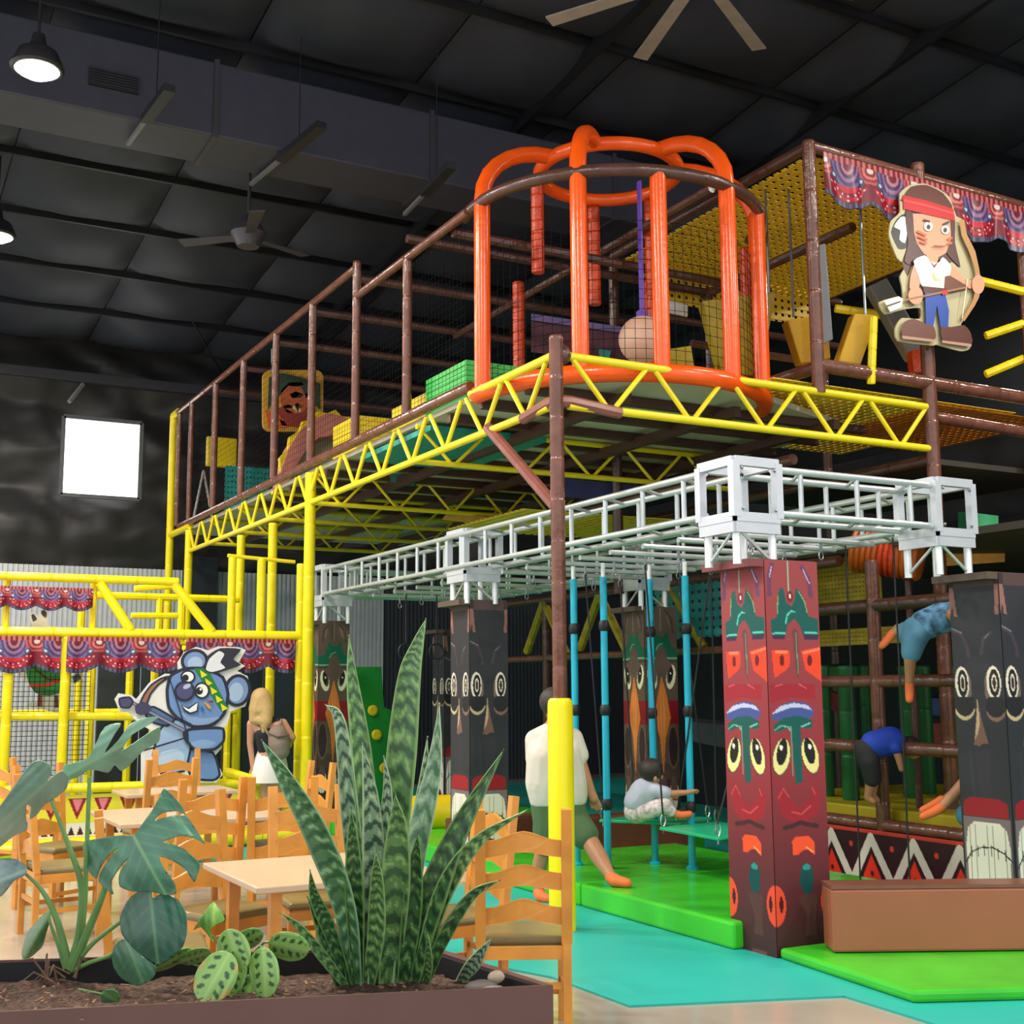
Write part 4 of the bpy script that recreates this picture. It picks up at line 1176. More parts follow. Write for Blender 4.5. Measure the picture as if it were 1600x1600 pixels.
# ------------------------------------------------------------------ lower level, face x = 7.75
FX = 7.75
lo = thing('climbing_frame', 'brown foam-wrapped climbing frame right of the red totem', 'frame', (FX, 8, 0))
for z, y0_, y1_, r in ((2.33, 5.6, 9.6, 0.055), (1.69, 5.6, 9.6, 0.052), (1.14, 5.6, 9.6, 0.055), (0.50, 5.6, 9.6, 0.055), (2.02, 9.6, 15.0, 0.04), (2.75, 8.2, 15.0, 0.05)):
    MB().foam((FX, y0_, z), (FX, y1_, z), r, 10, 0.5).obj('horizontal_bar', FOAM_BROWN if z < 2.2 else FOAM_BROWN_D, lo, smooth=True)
MB().foam((FX, 7.82, 0.02), (FX, 7.82, 2.72), 0.06, 10, 0.35).obj('upright_bar', FOAM_BROWN, lo, smooth=True)
MB().foam((FX + 0.35, 7.75, 0.5), (FX + 0.35, 7.75, 2.72), 0.03, 8, 0.3).obj('upright_bar', FOAM_BROWN_D, lo, smooth=True)
for y in (9.65, 11.6, 13.4):
    MB().foam((FX, y, 0.02), (FX, y, 2.75), 0.05, 10, 0.4).obj('upright_bar', FOAM_BROWN_D, lo, smooth=True)
for y0_ in (11.2, 12.6, 13.9):
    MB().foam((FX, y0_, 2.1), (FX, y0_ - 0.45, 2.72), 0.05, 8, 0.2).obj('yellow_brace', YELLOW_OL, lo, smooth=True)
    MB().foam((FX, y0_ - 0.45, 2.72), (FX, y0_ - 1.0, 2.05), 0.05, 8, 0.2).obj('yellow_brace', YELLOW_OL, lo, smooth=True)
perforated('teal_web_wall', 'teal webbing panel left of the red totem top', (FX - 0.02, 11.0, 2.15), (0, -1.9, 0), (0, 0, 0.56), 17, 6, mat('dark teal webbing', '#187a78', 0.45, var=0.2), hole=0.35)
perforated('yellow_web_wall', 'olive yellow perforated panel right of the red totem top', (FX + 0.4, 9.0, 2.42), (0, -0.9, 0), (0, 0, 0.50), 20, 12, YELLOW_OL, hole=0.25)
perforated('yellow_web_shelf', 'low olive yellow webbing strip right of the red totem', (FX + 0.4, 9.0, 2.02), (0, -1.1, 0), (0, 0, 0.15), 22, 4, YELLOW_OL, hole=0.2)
pd = thing('yellow_floor_pad', 'yellow padded floor edge inside the climbing frame', 'pad', (FX, 7.5, 0.5))
MB().box((FX + 1.3, 7.6, 0.57), (2.4, 4.2, 0.12)).obj('pad_top', mat('dull yellow pad', '#b8a51a', 0.45, var=0.08), pd, bevel=0.02)
ZZ = print_mat('printed zigzag panel', 0.4)
def zig(U, V):
    L = 3.0; X = (1 - U) * L; H = 0.44; Y = V * H
    p = Paint(X, Y, (54, 20, 32))
    per = 0.47
    p.put(V < 0.07, (214, 60, 50))
    for i in range(-1, 8):
        c = 0.12 + i * per
        p.line([(c - per / 2, H * 1.0), (c, 0.14 * H), (c + per / 2, H * 1.0)], 0.075, (228, 220, 206))
        p.poly([(c - 0.135, H * 1.0), (c, 0.45 * H), (c + 0.135, H * 1.0)], (238, 58, 36))
        p.ell(c, 0.80 * H, 0.02, 0.024, (90, 20, 30)); p.ell(c + per / 2, 0.3 * H, 0.022, 0.024, (226, 66, 56))
    return p.c
zp = printed_sheet('zigzag_panel', (FX - 0.075, 8.9, 0.46), (0, -3.0, 0), (0, 0, -0.44), 420, 70, zig, ZZ)
s_ = zp.modifiers.new('board', 'SOLIDIFY'); s_.thickness = 0.02
tag(zp, 'white, red and maroon zigzag panel below the yellow pad', 'panel')
tag(MB().box((7.42, 7.3, 0.035), (0.5, 2.6, 0.045)).obj('maroon_floor_pad', mat('maroon floor pad', '#4a2a24', 0.5)), 'thin maroon floor pad along the foot of the zigzag panel', 'pad')
MB().box((FX + 1.6, 7.6, 2.86), (3.0, 4.6, 0.06)).obj('added_shade_panel', mat('dark olive deck', '#3a342b', 0.6), lo)  # added overhead panel that keeps light out of the climbing frame
# orange spiral tube
otb = thing('spiral_tube', 'ribbed orange and red tube slide behind the silver front beam', 'tube slide', (8.6, 8.2, 2.8))
pa, pb_ = at(1335, 858, d=10.9), at(1440, 872, d=10.6)
n = 12
for k in range(n):
    t0, t1 = k / n, (k + 0.93) / n
    MB().path([pa.lerp(pb_, t0), pa.lerp(pb_, (t0 + t1) / 2), pa.lerp(pb_, t1)], [0.19, 0.21, 0.19], 14).obj('tube_rib', ORANGE_R if k in (5, 6, 7) else mat('orange tube', '#b4571a', 0.4), otb, smooth=True)
# green padded posts and coloured blocks deep inside
for k, (px, d_, w) in enumerate(((1293, 11.6, 0.07), (1330, 11.2, 0.08), (1425, 11.4, 0.08), (1452, 11.8, 0.07), (1496, 11.0, 0.09), (1360, 12.4, 0.06))):
    b = at(px, 1240, d=d_)
    zt_ = at(px, 1040, d=d_).z
    tag(MB().foam((b.x, b.y, 0.63), (b.x, b.y, zt_), w, 10, 0.4).obj('green_padded_post', GREEN_PAD, smooth=True),
        ['green padded post nearest the red totem inside the frame', 'green padded post left of the brown upright', 'green padded post right of the brown upright', 'green padded post in the middle of the frame interior',
         'green padded post beside the right black totem', 'thin green padded post deep behind the brown upright'][k], 'post', 'green padded posts')
for nm, lab, pts, d_, c in (('red_soft_block', 'dark red soft block behind the green posts, left', [(1302, 1082), (1332, 1090), (1332, 1130), (1302, 1110)], 12.0, '#7e1c26'),
                            ('red_soft_block', 'dark red soft block behind the green posts, middle', [(1420, 1110), (1440, 1110), (1440, 1165), (1420, 1165)], 12.2, '#6a2018'),
                            ('red_soft_block', 'dark red soft block behind the green posts, right', [(1452, 1130), (1474, 1130), (1474, 1165), (1452, 1165)], 12.2, '#7a2c1c'),
                            ('blue_soft_block', 'dark blue soft block deep inside the frame', [(1440, 1090), (1480, 1092), (1480, 1120), (1440, 1115)], 12.6, '#1c3f7a'),
                            ('green_soft_block', 'dark green soft block above the middle bar of the frame', [(1282, 1042), (1352, 1042), (1352, 1062), (1282, 1062)], 12.6, '#2c6a2a'),
                            ('teal_soft_block', 'teal woven block at the right edge above the black totem', [(1512, 800), (1560, 806), (1560, 850), (1512, 848)], 11.5, '#3aa06a'),
                            ('yellow_soft_block', 'orange woven block at the right edge above the black totem', [(1470, 858), (1570, 848), (1570, 878), (1470, 885)], 11.2, '#d99016'),
                            ('grey_dark_shelf', 'dark slate shelf behind the swing ropes', [(1078, 1128), (1150, 1134), (1150, 1172), (1078, 1158)], 12.0, '#2b3138'),
                            ('navy_net_block', 'navy blue webbing hammock under the deck', [(860, 745), (1010, 760), (1000, 790), (870, 775)], 13.0, '#1c2260'),
                            
                            
                            ('amber_ledge', 'long amber pad at the far edge under the deck', [(700, 800), (900, 826), (900, 836), (690, 812)], 14.5, '#b98a14'),
                            ('teal_under_pad', 'dark teal pad hanging under the deck', [(600, 735), (648, 730), (648, 760), (606, 752)], 13.8, '#12605c')):
    tag(MB().prism([at(px, py, d=d_) for px, py in pts], _fw * 0.25).obj(nm, mat(nm + c, c, 0.5, var=0.25, scale=8)), lab, 'soft block')
# dark interior wall
struct(MB().box((10.9, 9, 2.2), (0.1, 14, 4.4)).obj('trim_1', mat('dark interior lining', '#12151b', 0.7, var=0.2)))
# back stage pieces near the far totem: green wall with yellow dots, brown blocks, yellow roll
gw = thing('green_climbing_wall', 'green climbing panel with yellow round holds behind the left bird totem', 'panel', (5.5, 17, 0))
MB().prism([at(px, py, y=16.5) for px, py in ((470, 1042), (596, 1042), (600, 1105), (612, 1110), (640, 1330), (470, 1330))], (0, 0.12, 0)).obj('panel_board', mat('green panel', '#138a2c', 0.45, var=0.06), gw)
for px, py in ((545, 1110), (582, 1110), (588, 1148), (542, 1196), (600, 1200)):
    MB().lathe([(0.075, 0), (0.075, 0.02), (0.05, 0.03)], (0, 0, 0), 14).obj('round_hold', YELLOW_PAD, gw, local=True)
    o = gw.children[-1]; c = at(px, py, y=16.47); o.location = c - Vector(gw.location); o.rotation_euler = (math.pi / 2, 0, 0)
yr = thing('yellow_roll', 'yellow foam roll with brown end at the foot of the middle charcoal totem', 'soft roll', at(700, 1275, z=0.3))
c = at(692, 1270, z=0.33)
MB().tube((c.x - 0.35, c.y + 0.1, 0.33), (c.x + 0.1, c.y, 0.33), 0.19, 20).obj('roll_body', YELLOW_PAD, yr, smooth=True)
MB().tube((c.x + 0.1, c.y, 0.33), (c.x + 0.13, c.y - 0.005, 0.33), 0.192, 20).obj('roll_end', BROWN_BLK, yr)
for nm, lab, c, s in (('brown_base_block', 'brown base block left behind the man', (5.75, 10.6, 0.29), (1.3, 0.3, 0.32)), ('brown_base_block', 'brown base block behind the turquoise poles', (6.75, 10.05, 0.30), (1.2, 0.25, 0.34))):
    tag(MB().box(c, s).obj(nm, mat('maroon base vinyl', '#6a3426', 0.4), bevel=0.015), lab, 'soft block')

# ------------------------------------------------------------------ left yellow toddler frame
YF = 13.3
tf = thing('toddler_frame', 'yellow foam-wrapped toddler play frame along the left back', 'frame', (3, YF, 0))
def yf(px, py, y=YF): return at(px, py, y=y)
def ytube(a, b, r, name='bar', y=YF, y2=None):
    MB().foam(yf(*a, y), yf(*b, y if y2 is None else y2), r, 10, 0.45).obj(name, YELLOW_F, tf, smooth=True)
MB().foam((0.6, YF, 2.24), (4.56, YF, 2.24), 0.055, 12, 0.45).obj('main_beam', YELLOW_F, tf, smooth=True)
MB().foam((0.6, YF, 2.80), (3.16, YF, 2.80), 0.045, 12, 0.45).obj('top_beam', YELLOW_F, tf, smooth=True)
ytube((155, 910), (205, 986), 0.05, 'diagonal_bar'); ytube((272, 913), (332, 988), 0.05, 'diagonal_bar')
for px, r in ((98, 0.05), (467, 0.055), (8, 0.05)):
    x = yf(px, 1150).x
    MB().foam((x, YF, 0.02), (x, YF, 2.2), r, 10, 0.45).obj('post', YELLOW_F, tf, smooth=True)
x = 4.53
MB().foam((x, YF, 2.2), (x, YF, 3.05), 0.055, 10, 0.45).obj('post', YELLOW_F, tf, smooth=True)
for px, r in ((362, 0.045), (408, 0.05)):
    x = yf(px, 930, 13.6).x
    MB().foam((x, 13.6, 2.24), (x, 13.6, 3.12), r, 10, 0.45).obj('upper_post', YELLOW_F, tf, smooth=True)
MB().tube(yf(356, 868, 13.6), (4.55, 13.6, 3.1), 0.022, 8).obj('thin_top_bar', YELLOW, tf)
for px, y1_ in ((9, 2.8), (145, 2.8)):
    x = yf(px, 960, 13.4).x
    MB().foam((x, 13.4, 2.24), (x, 13.4, y1_), 0.035, 8, 0.3).obj('short_post', YELLOW_F, tf, smooth=True)
for px, yb, z0_, z1_ in ((122, 15.3, 0.0, 2.8), (142, 14.6, 0.0, 2.2), (202, 15.3, 0.0, 2.2), (241, 14.4, 0.9, 2.2), (357, 15.3, 0.0, 2.2), (245, 15.3, 2.2, 2.8), (280, 14.6, 2.2, 2.8)):
    x = yf(px, 1080, yb).x
    MB().foam((x, yb, z0_ + 0.02), (x, yb, z1_), 0.045, 8, 0.4).obj('rear_post', YELLOW_F, tf, smooth=True)
for z, yb in ((2.24, 15.3), (2.78, 15.3), (1.4, 15.3)):
    MB().foam((0.6, yb, z), (4.4, yb, z), 0.045, 8, 0.4).obj('rear_beam', YELLOW_F, tf, smooth=True)
MB().foam((0.6, 13.5, 1.42), (3.0, 13.5, 1.38), 0.042, 8, 0.4).obj('mid_beam', YELLOW_F, tf, smooth=True)
for p, q in (((205, 962), (278, 962)), ((210, 920), (275, 915))):
    MB().foam(yf(*p, 13.8), yf(*q, 13.8), 0.035, 8, 0.2).obj('rung', YELLOW_F, tf, smooth=True)
MB().foam((0.6, YF - 0.05, 0.11), (4.5, YF - 0.05, 0.11), 0.095, 14, 0.4).obj('base_roll', YELLOW_F, tf, smooth=True)
MB().foam((0.6, YF - 0.02, 0.70), (4.5, YF - 0.02, 0.66), 0.05, 12, 0.4).obj('low_rail', YELLOW_F, tf, smooth=True)
MB().foam(yf(350, 1205), yf(408, 1222, 13.2), 0.05, 10, 0.3).obj('low_rail', YELLOW_F, tf, smooth=True)
TP = print_mat('printed toddler fence')
def fence(U, V):
    L = 3.9; H = 0.42; X = U * L; Y = V * H
    p = Paint(X, Y, (236, 220, 60)); p.put(V > 0.66, (232, 226, 214))
    for i in range(16):
        c = 0.12 + i * 0.25
        p.poly([(c - 0.09, 0.04), (c + 0.09, 0.04), (c, 0.25)], (150, 26, 36)); p.poly([(c - 0.05, 0.05), (c + 0.05, 0.05), (c, 0.18)], (232, 130, 140))
    for i in range(46):
        c = 0.04 + i * 0.085
        p.poly([(c - 0.035, 0.40), (c + 0.035, 0.40), (c, 0.31)], (60, 24, 40))
    return p.c
fo = printed_sheet('fence_panel', (0.6, YF - 0.01, 0.62), (3.9, 0, 0), (0, 0, -0.42), 420, 50, fence, TP, tf)
sm = fo.modifiers.new('board', 'SOLIDIFY'); sm.thickness = 0.02
nv = thing('navy_padding', 'dark navy padded wall behind the koala figure', 'wall padding', (3.2, 15.5, 0))
xa, xb = yf(150, 1100, 15.6).x, yf(470, 1100, 15.6).x
for k in range(5):
    x0 = xa + (xb - xa) * k / 5
    MB().box((x0 + (xb - xa) / 10, 15.6, 1.08), ((xb - xa) / 5 - 0.015, 0.06, 2.15)).obj('padding_panel', mat('navy padding', '#1f2a35', 0.5, var=0.08), nv, bevel=0.01)
net_panel('safety_net', 'grey safety net at the far left of the toddler frame', (0.6, 13.6, 0.8), (1.75, 0, 0), (0, 0, 1.4), 0.05, 0.0035)

# ------------------------------------------------------------------ cut-out figures, layered boards
def shrink(pts, k):
    n = len(pts); out = []
    area = sum(pts[i][0] * pts[(i + 1) % n][1] - pts[(i + 1) % n][0] * pts[i][1] for i in range(n))
    s = 1 if area > 0 else -1
    for i in range(n):
        (x0, y0), (x1, y1), (x2, y2) = pts[i - 1], pts[i], pts[(i + 1) % n]
        d0 = Vector((x1 - x0, y1 - y0)).normalized(); d1 = Vector((x2 - x1, y2 - y1)).normalized()
        nn_ = Vector((-(d0.y + d1.y), d0.x + d1.x)) * s
        if nn_.length < 1e-6: nn_ = Vector((-d0.y, d0.x)) * s
        nn_.normalize()
        out.append((x1 + nn_.x * k, y1 + nn_.y * k))
    return out
def ellp(cx_, cy_, rx, ry, rot=0, n=20):
    a = math.radians(rot)
    return [(cx_ + rx * math.cos(t) * math.cos(a) - ry * math.sin(t) * math.sin(a), cy_ + rx * math.cos(t) * math.sin(a) + ry * math.sin(t) * math.cos(a)) for t in [2 * math.pi * i / n for i in range(n)]]
def smooth_poly(pts, it=2):
    for _ in range(it):
        out = []
        n = len(pts)
        for i in range(n):
            (x0, y0), (x1, y1) = pts[i], pts[(i + 1) % n]
            out += [(0.75 * x0 + 0.25 * x1, 0.75 * y0 + 0.25 * y1), (0.25 * x0 + 0.75 * x1, 0.25 * y0 + 0.75 * y1)]
        pts = out
    return pts
def densify(pts):
    """Closed outline through its points, kinks rounded, lobes and slits kept."""
    n = len(pts); out = []
    for i in range(n):
        a, b, c, d = [Vector(pts[(i + k) % n]) for k in (-1, 0, 1, 2)]
        for t in (0.0, 0.33, 0.66):
            out.append(tuple(b.lerp(c, t) * 0.4 + 0.6 * (0.5 * ((2 * b) + (c - a) * t + (2 * a - 5 * b + 4 * c - d) * t * t + (3 * b - a - 3 * c + d) * t ** 3))))
    return out
class Cut:
    """Layered cut-out board standing in a plane y = const; each painted piece is its own thin layer."""
    def __init__(self, t, conv, y, step=0.004):
        self.t, self.conv, self.y, self.z, self.step = t, conv, y, 0.0, step
        self.parts = {}
    def layer(self, name, pts, color, sm=0, dark=0.0, dcol='#20222e', of=None):
        if sm: pts = densify(pts)
        par = self.parts.get(of, self.t)
        if dark:
            z1 = self.z + self.step; self.z = z1
            o = self._put(name, shrink(pts, dark * 1.5), color, par)
            z2 = self.z; self.z = z1 - self.step
            self._put('outline', shrink(pts, -dark * 0.5), dcol, o if par is self.t else par)
            self.z = z2
        else:
            o = self._put(name, pts, color, par)
        if name not in self.parts: self.parts[name] = o
    def _put(self, name, pts, color, par):
        self.z += self.step
        yv = self.y - self.z
        P = []
        for p in pts:
            v = at(*self.conv(*p), y=self.y); P.append((v.x, yv, v.z))
        return MB().prism(P, (0, self.step, 0)).obj(name, mat('cutout ' + color, color, 0.4, var=0.03), par)

ko = thing('koala_cutout', 'blue cartoon koala archer cut-out board on the yellow toddler frame', 'cut-out figure', at(280, 1225, y=13.1))
kc = Cut(ko, lambda x, y: (x * 0.25, 860 + y * 0.25), 13.14)
board = [(715, 930), (740, 893), (820, 905), (850, 930), (930, 830), (1030, 770), (1112, 775), (1108, 700), (1150, 636), (1225, 603), (1300, 625), (1360, 600), (1490, 605), (1535, 622), (1490, 700), (1530, 722), (1480, 755), (1545, 785), (1568, 880), (1530, 975), (1440, 1005), (1420, 1085), (1395, 1115), (1385, 1235), (1340, 1285), (1390, 1400), (1350, 1450), (1200, 1450), (1110, 1475), (1000, 1485), (880, 1450), (880, 1240), (960, 1205), (985, 1150), (900, 1100), (835, 1050), (800, 1012), (745, 1005)]
kc.step = 0.012; kc.layer('board', board, '#e8e6e2'); kc.step = 0.0012
NB = '#20243a'
kc.layer('leg', [(1150, 1240), (1330, 1260), (1375, 1400), (1330, 1440), (1190, 1420)], '#6f8fc4', 1, 8, NB)
kc.layer('foot', [(1010, 1370), (1100, 1380), (1110, 1450), (1040, 1465), (1005, 1440)], '#6f8fc4', 1, 8, NB)
kc.layer('belly', [(1000, 1110), (1080, 1050), (1200, 1090), (1190, 1250), (1150, 1380), (1000, 1390), (950, 1280), (975, 1180)], '#9fb9dd', 2, 7, NB)
kc.layer('belly_light', [(1010, 1260), (1100, 1240), (1150, 1280), (1130, 1360), (1010, 1370), (985, 1310)], '#b9cfe8', 2)
kc.layer('bow_limb', [(870, 960), (895, 900), (940, 840), (1000, 800), (1050, 785), (1040, 805), (990, 840), (940, 900), (910, 975)], '#9a6a52', 1, 6, NB)
kc.layer('far_arm', [(900, 990), (960, 975), (1060, 1030), (1090, 1060), (1040, 1100), (960, 1080), (910, 1040)], '#55709e', 1, 7, NB)
kc.layer('left_ear', ellp(1212, 692, 82, 72, -10), '#7d95c4', 0, 10, NB)
kc.layer('left_ear_inner', ellp(1215, 705, 48, 40, -10), '#a9bfe0', of='left_ear')
kc.layer('right_ear', ellp(1480, 875, 80, 98, 10), '#7d95c4', 0, 10, NB)
kc.layer('right_ear_inner', ellp(1470, 885, 44, 60, 10), '#a9bfe0', of='right_ear')
kc.layer('head', [(1035, 870), (1060, 780), (1150, 735), (1280, 735), (1390, 790), (1425, 900), (1400, 1020), (1330, 1090), (1210, 1105), (1100, 1050), (1045, 980)], '#6f8fc4', 2, 10, NB)
kc.layer('chin', [(1120, 1010), (1250, 1050), (1370, 1040), (1300, 1085), (1200, 1090)], '#8aa6d4', 2, of='head')
kc.layer('headband', [(1205, 738), (1290, 735), (1420, 985), (1375, 1005)], '#1f7a34', 0, of='head')
for i in range(5):
    cx_, cy_ = 1262 + i * 32, 775 + i * 52
    kc.layer('band_triangle', [(cx_ - 18, cy_ - 28), (cx_ + 28, cy_ + 4), (cx_ - 8, cy_ + 22)], '#e8dc28', of='head')
kc.layer('feather_dark', [(1270, 745), (1290, 660), (1370, 612), (1500, 618), (1450, 680), (1500, 715), (1420, 745), (1330, 770)], '#2b2b3a', 1, of='head')
kc.layer('feather_white', [(1280, 745), (1300, 680), (1360, 630), (1395, 650), (1370, 700), (1400, 735), (1320, 760)], '#e4e4ec', 1, of='head')
kc.layer('left_eye', ellp(1168, 790, 44, 40), '#f2f2f2', 0, 6, NB, of='head'); kc.layer('left_pupil', ellp(1152, 796, 20, 20), '#1c1c22', of='head')
kc.layer('right_eye', ellp(1254, 876, 46, 50), '#f2f2f2', 0, 6, NB, of='head'); kc.layer('right_pupil', ellp(1238, 878, 22, 24), '#1c1c22', of='head'); kc.layer('eye_glint', ellp(1246, 868, 7, 8), '#f2f2f2', of='head')
kc.layer('nose', ellp(1146, 880, 62, 60, -25), '#4d4a78', 0, 7, NB, of='head'); kc.layer('nose_glint', ellp(1160, 850, 26, 14, -25), '#b9bcdc', of='head')
kc.layer('grin', [(1125, 965), (1170, 985), (1230, 945), (1225, 1005), (1180, 1020), (1145, 1000)], '#f2f2f2', 0, 5, NB, of='head')
kc.layer('face_paint', [(1265, 945), (1300, 965), (1310, 990), (1290, 985)], '#e0a02c', 1, of='head'); kc.layer('face_paint', [(1245, 985), (1255, 970), (1268, 1000), (1250, 1008)], '#2a5fb8', of='head'); kc.layer('face_paint', [(1280, 940), (1325, 938), (1320, 955)], '#7a3a3a', of='head')
kc.layer('bow_string', [(1048, 800), (1054, 798), (1160, 1130), (1152, 1132)], NB)
kc.layer('bow_string', [(1152, 1165), (1160, 1172), (890, 1255), (885, 1245)], NB)
kc.layer('arrow_shaft', [(790, 945), (800, 930), (1165, 1125), (1155, 1145)], '#8a86a0', 0, 3, NB)
kc.layer('arrow_tip', [(735, 925), (800, 915), (825, 945), (800, 985), (745, 980)], '#45446a', 1, 6, NB)
kc.layer('paw', [(835, 970), (880, 945), (925, 965), (935, 1000), (880, 1030), (840, 1015)], '#3a3a5c', 1)
kc.layer('near_arm', [(1135, 1140), (1170, 1115), (1290, 1105), (1385, 1110), (1390, 1190), (1330, 1245), (1220, 1250), (1150, 1190)], '#6f8fc4', 2, 9, NB)
kc.layer('near_arm_light', [(1180, 1200), (1260, 1180), (1340, 1200), (1290, 1232), (1210, 1232)], '#8aa6d4', 2)
kc.layer('wrist_band', [(1135, 1130), (1165, 1115), (1170, 1200), (1150, 1190)], '#20243a')

fg = thing('frog_cutout', 'round green cartoon creature cut-out riding a white board behind the left bars', 'cut-out figure', at(75, 1115, y=13.9))
fc = Cut(fg, lambda x, y: (x * 0.25, 860 + y * 0.25), 14.0)
fc.step = 0.012; fc.layer('board_edge', [(105, 760), (180, 720), (380, 720), (420, 800), (490, 750), (520, 800), (440, 850), (430, 900), (370, 910), (370, 985), (460, 1020), (440, 1030), (330, 1010), (160, 965), (165, 950), (240, 950), (240, 890), (180, 850)], '#dcdcd2'); fc.step = 0.0015
fc.layer('body', [(165, 740), (240, 690), (360, 690), (400, 760), (390, 880), (300, 910), (220, 890), (175, 820)], '#2f8a3e', 2)
fc.layer('shade', [(185, 830), (300, 870), (385, 850), (360, 895), (280, 908), (215, 885)], '#24703a', 2)
fc.layer('red_sash', [(185, 835), (290, 830), (385, 795), (385, 815), (290, 855), (190, 855)], '#c4402c')
fc.layer('dark_strap', [(190, 720), (210, 725), (300, 800), (380, 800), (380, 812), (290, 812)], '#5a2a24')
fc.layer('left_foot', [(235, 900), (262, 900), (262, 975), (232, 975)], '#8a4034'); fc.layer('right_foot', [(340, 905), (360, 905), (365, 980), (340, 985)], '#5a4034')
fc.layer('arm', [(450, 790), (490, 765), (505, 800), (460, 830)], '#3a4a44')
er = thing('ears_cutout', 'white pointed ears of a cut-out figure peeping over the yellow beam', 'cut-out figure', at(60, 985, y=13.5))
ec = Cut(er, lambda x, y: (x * 0.25, 860 + y * 0.25), 13.5)
ec.step = 0.012; ec.layer('ears_board', [(185, 395), (205, 385), (240, 410), (250, 375), (275, 362), (298, 380), (300, 470), (360, 475), (370, 490), (210, 485)], '#dedbd0', 1); ec.step = 0.004
ec.layer('ear_dark', [(195, 405), (210, 400), (230, 430), (205, 445)], '#3a3a3e', 1); ec.layer('ear_dark', [(255, 385), (272, 372), (290, 390), (285, 420), (262, 405)], '#3a3a3e', 1)

by = thing('archer_cutout', 'cartoon archer child cut-out with red headband on the tower frame', 'cut-out figure', at(1455, 545, y=7.4))
bc_ = Cut(by, lambda x, y: (1140 + x * 0.2875, 220 + y * 0.2875), 7.42)
outline = [(905, 640), (860, 520), (870, 440), (920, 390), (918, 290), (970, 245), (1050, 235), (1130, 265), (1190, 310), (1225, 410), (1258, 430), (1262, 500), (1310, 600), (1330, 690), (1355, 770), (1350, 850), (1310, 920), (1250, 1000), (1290, 1040), (1300, 1130), (1250, 1145), (1120, 1110), (1095, 1115), (910, 1090), (895, 1020), (930, 965), (1030, 970), (1030, 910), (930, 920), (840, 945), (805, 880), (900, 850), (935, 860), (930, 790), (920, 740), (950, 680)]
bc_.step = 0.014; bc_.layer('board', outline, '#bdb48c', 1); bc_.step = 0.0011
DK = '#5a2a22'
bc_.layer('hair_back', [(945, 390), (1000, 280), (1120, 270), (1210, 400), (1215, 560), (1240, 690), (1200, 660), (1150, 700), (1000, 660), (960, 740), (930, 660), (955, 580)], '#4e261f', 1)
bc_.layer('feather_dark', [(870, 500), (900, 430), (945, 400), (960, 480), (960, 580), (910, 590)], '#1c1a1c', 1)
bc_.layer('feather_white', [(885, 470), (920, 420), (950, 420), (958, 500), (945, 560), (915, 540), (920, 490)], '#ece8e2', 1)
bc_.layer('face', [(985, 400), (1200, 420), (1200, 540), (1170, 610), (1110, 640), (1050, 620), (1010, 560), (990, 480)], '#d99f7c', 1)
bc_.layer('neck', [(1060, 610), (1130, 620), (1120, 670), (1060, 660)], '#d9a07c')
bc_.layer('hair_side', [(945, 390), (985, 395), (995, 520), (1025, 610), (990, 680), (940, 660), (960, 560)], '#4e261f', 1)
bc_.layer('hair_side', [(1190, 430), (1215, 430), (1215, 560), (1245, 690), (1200, 650), (1170, 610), (1195, 540)], '#4e261f', 1)
bc_.layer('crown', [(925, 320), (975, 255), (1060, 245), (1150, 290), (1200, 380), (930, 330)], '#5c2a20', 1)
bc_.layer('headband', [(930, 300), (1060, 330), (1205, 375), (1215, 440), (1060, 405), (935, 375)], '#c4121c', 0)
bc_.layer('headband_shine', [(935, 322), (1060, 350), (1208, 395), (1209, 407), (1060, 364), (935, 336)], '#e04040')
for nm, pts, c in (('eye_white', ellp(1068, 470, 24, 26), '#f4efe8'), ('eye_white', ellp(1160, 488, 22, 24), '#f4efe8'), ('pupil', ellp(1068, 474, 10, 13), '#3a2a22'), ('pupil', ellp(1158, 491, 10, 13), '#3a2a22'),
                   ('brow', [(1040, 430), (1075, 440), (1075, 450), (1040, 440)], '#4e261f'), ('brow', [(1145, 455), (1180, 440), (1182, 450), (1150, 466)], '#4e261f'),
                   ('war_paint', [(1005, 490), (1055, 515), (1055, 525), (1005, 505)], '#e2653e'), ('war_paint', [(1008, 515), (1060, 540), (1060, 550), (1010, 532)], '#e2653e'), ('war_paint', [(1015, 545), (1058, 560), (1055, 570), (1022, 560)], '#e2653e'),
                   ('war_paint', [(1170, 535), (1195, 530), (1195, 540), (1172, 547)], '#e2653e'), ('war_paint', [(1170, 560), (1195, 555), (1190, 568), (1170, 572)], '#e2653e'),
                   ('mouth', [(1090, 575), (1155, 578), (1155, 584), (1092, 582)], '#8a3a30')):
    bc_.layer(nm, pts, c, of='face')
bc_.layer('left_arm', [(985, 680), (1010, 660), (1020, 760), (1000, 830), (960, 810), (965, 740)], '#d99f7c', 1)
bc_.layer('right_arm', [(1170, 680), (1210, 700), (1260, 760), (1310, 770), (1310, 810), (1240, 800), (1180, 750)], '#d99f7c', 1)
bc_.layer('shirt', [(980, 660), (1040, 630), (1070, 660), (1115, 670), (1140, 640), (1185, 690), (1170, 760), (1150, 810), (1030, 800), (1010, 750)], '#ebe6dc', 1)
bc_.layer('necklace', [(1065, 655), (1090, 685), (1115, 665), (1092, 700)], '#8a2a24'); bc_.layer('tusk', [(1085, 720), (1105, 755), (1125, 765), (1100, 770), (1080, 745)], '#d8cf90')
bc_.layer('brown_sash', [(1150, 745), (1175, 740), (1260, 790), (1280, 810), (1190, 830), (1145, 810)], '#6e3a26'); bc_.layer('belt', [(1030, 798), (1150, 810), (1150, 840), (1035, 832)], '#5a1f22')
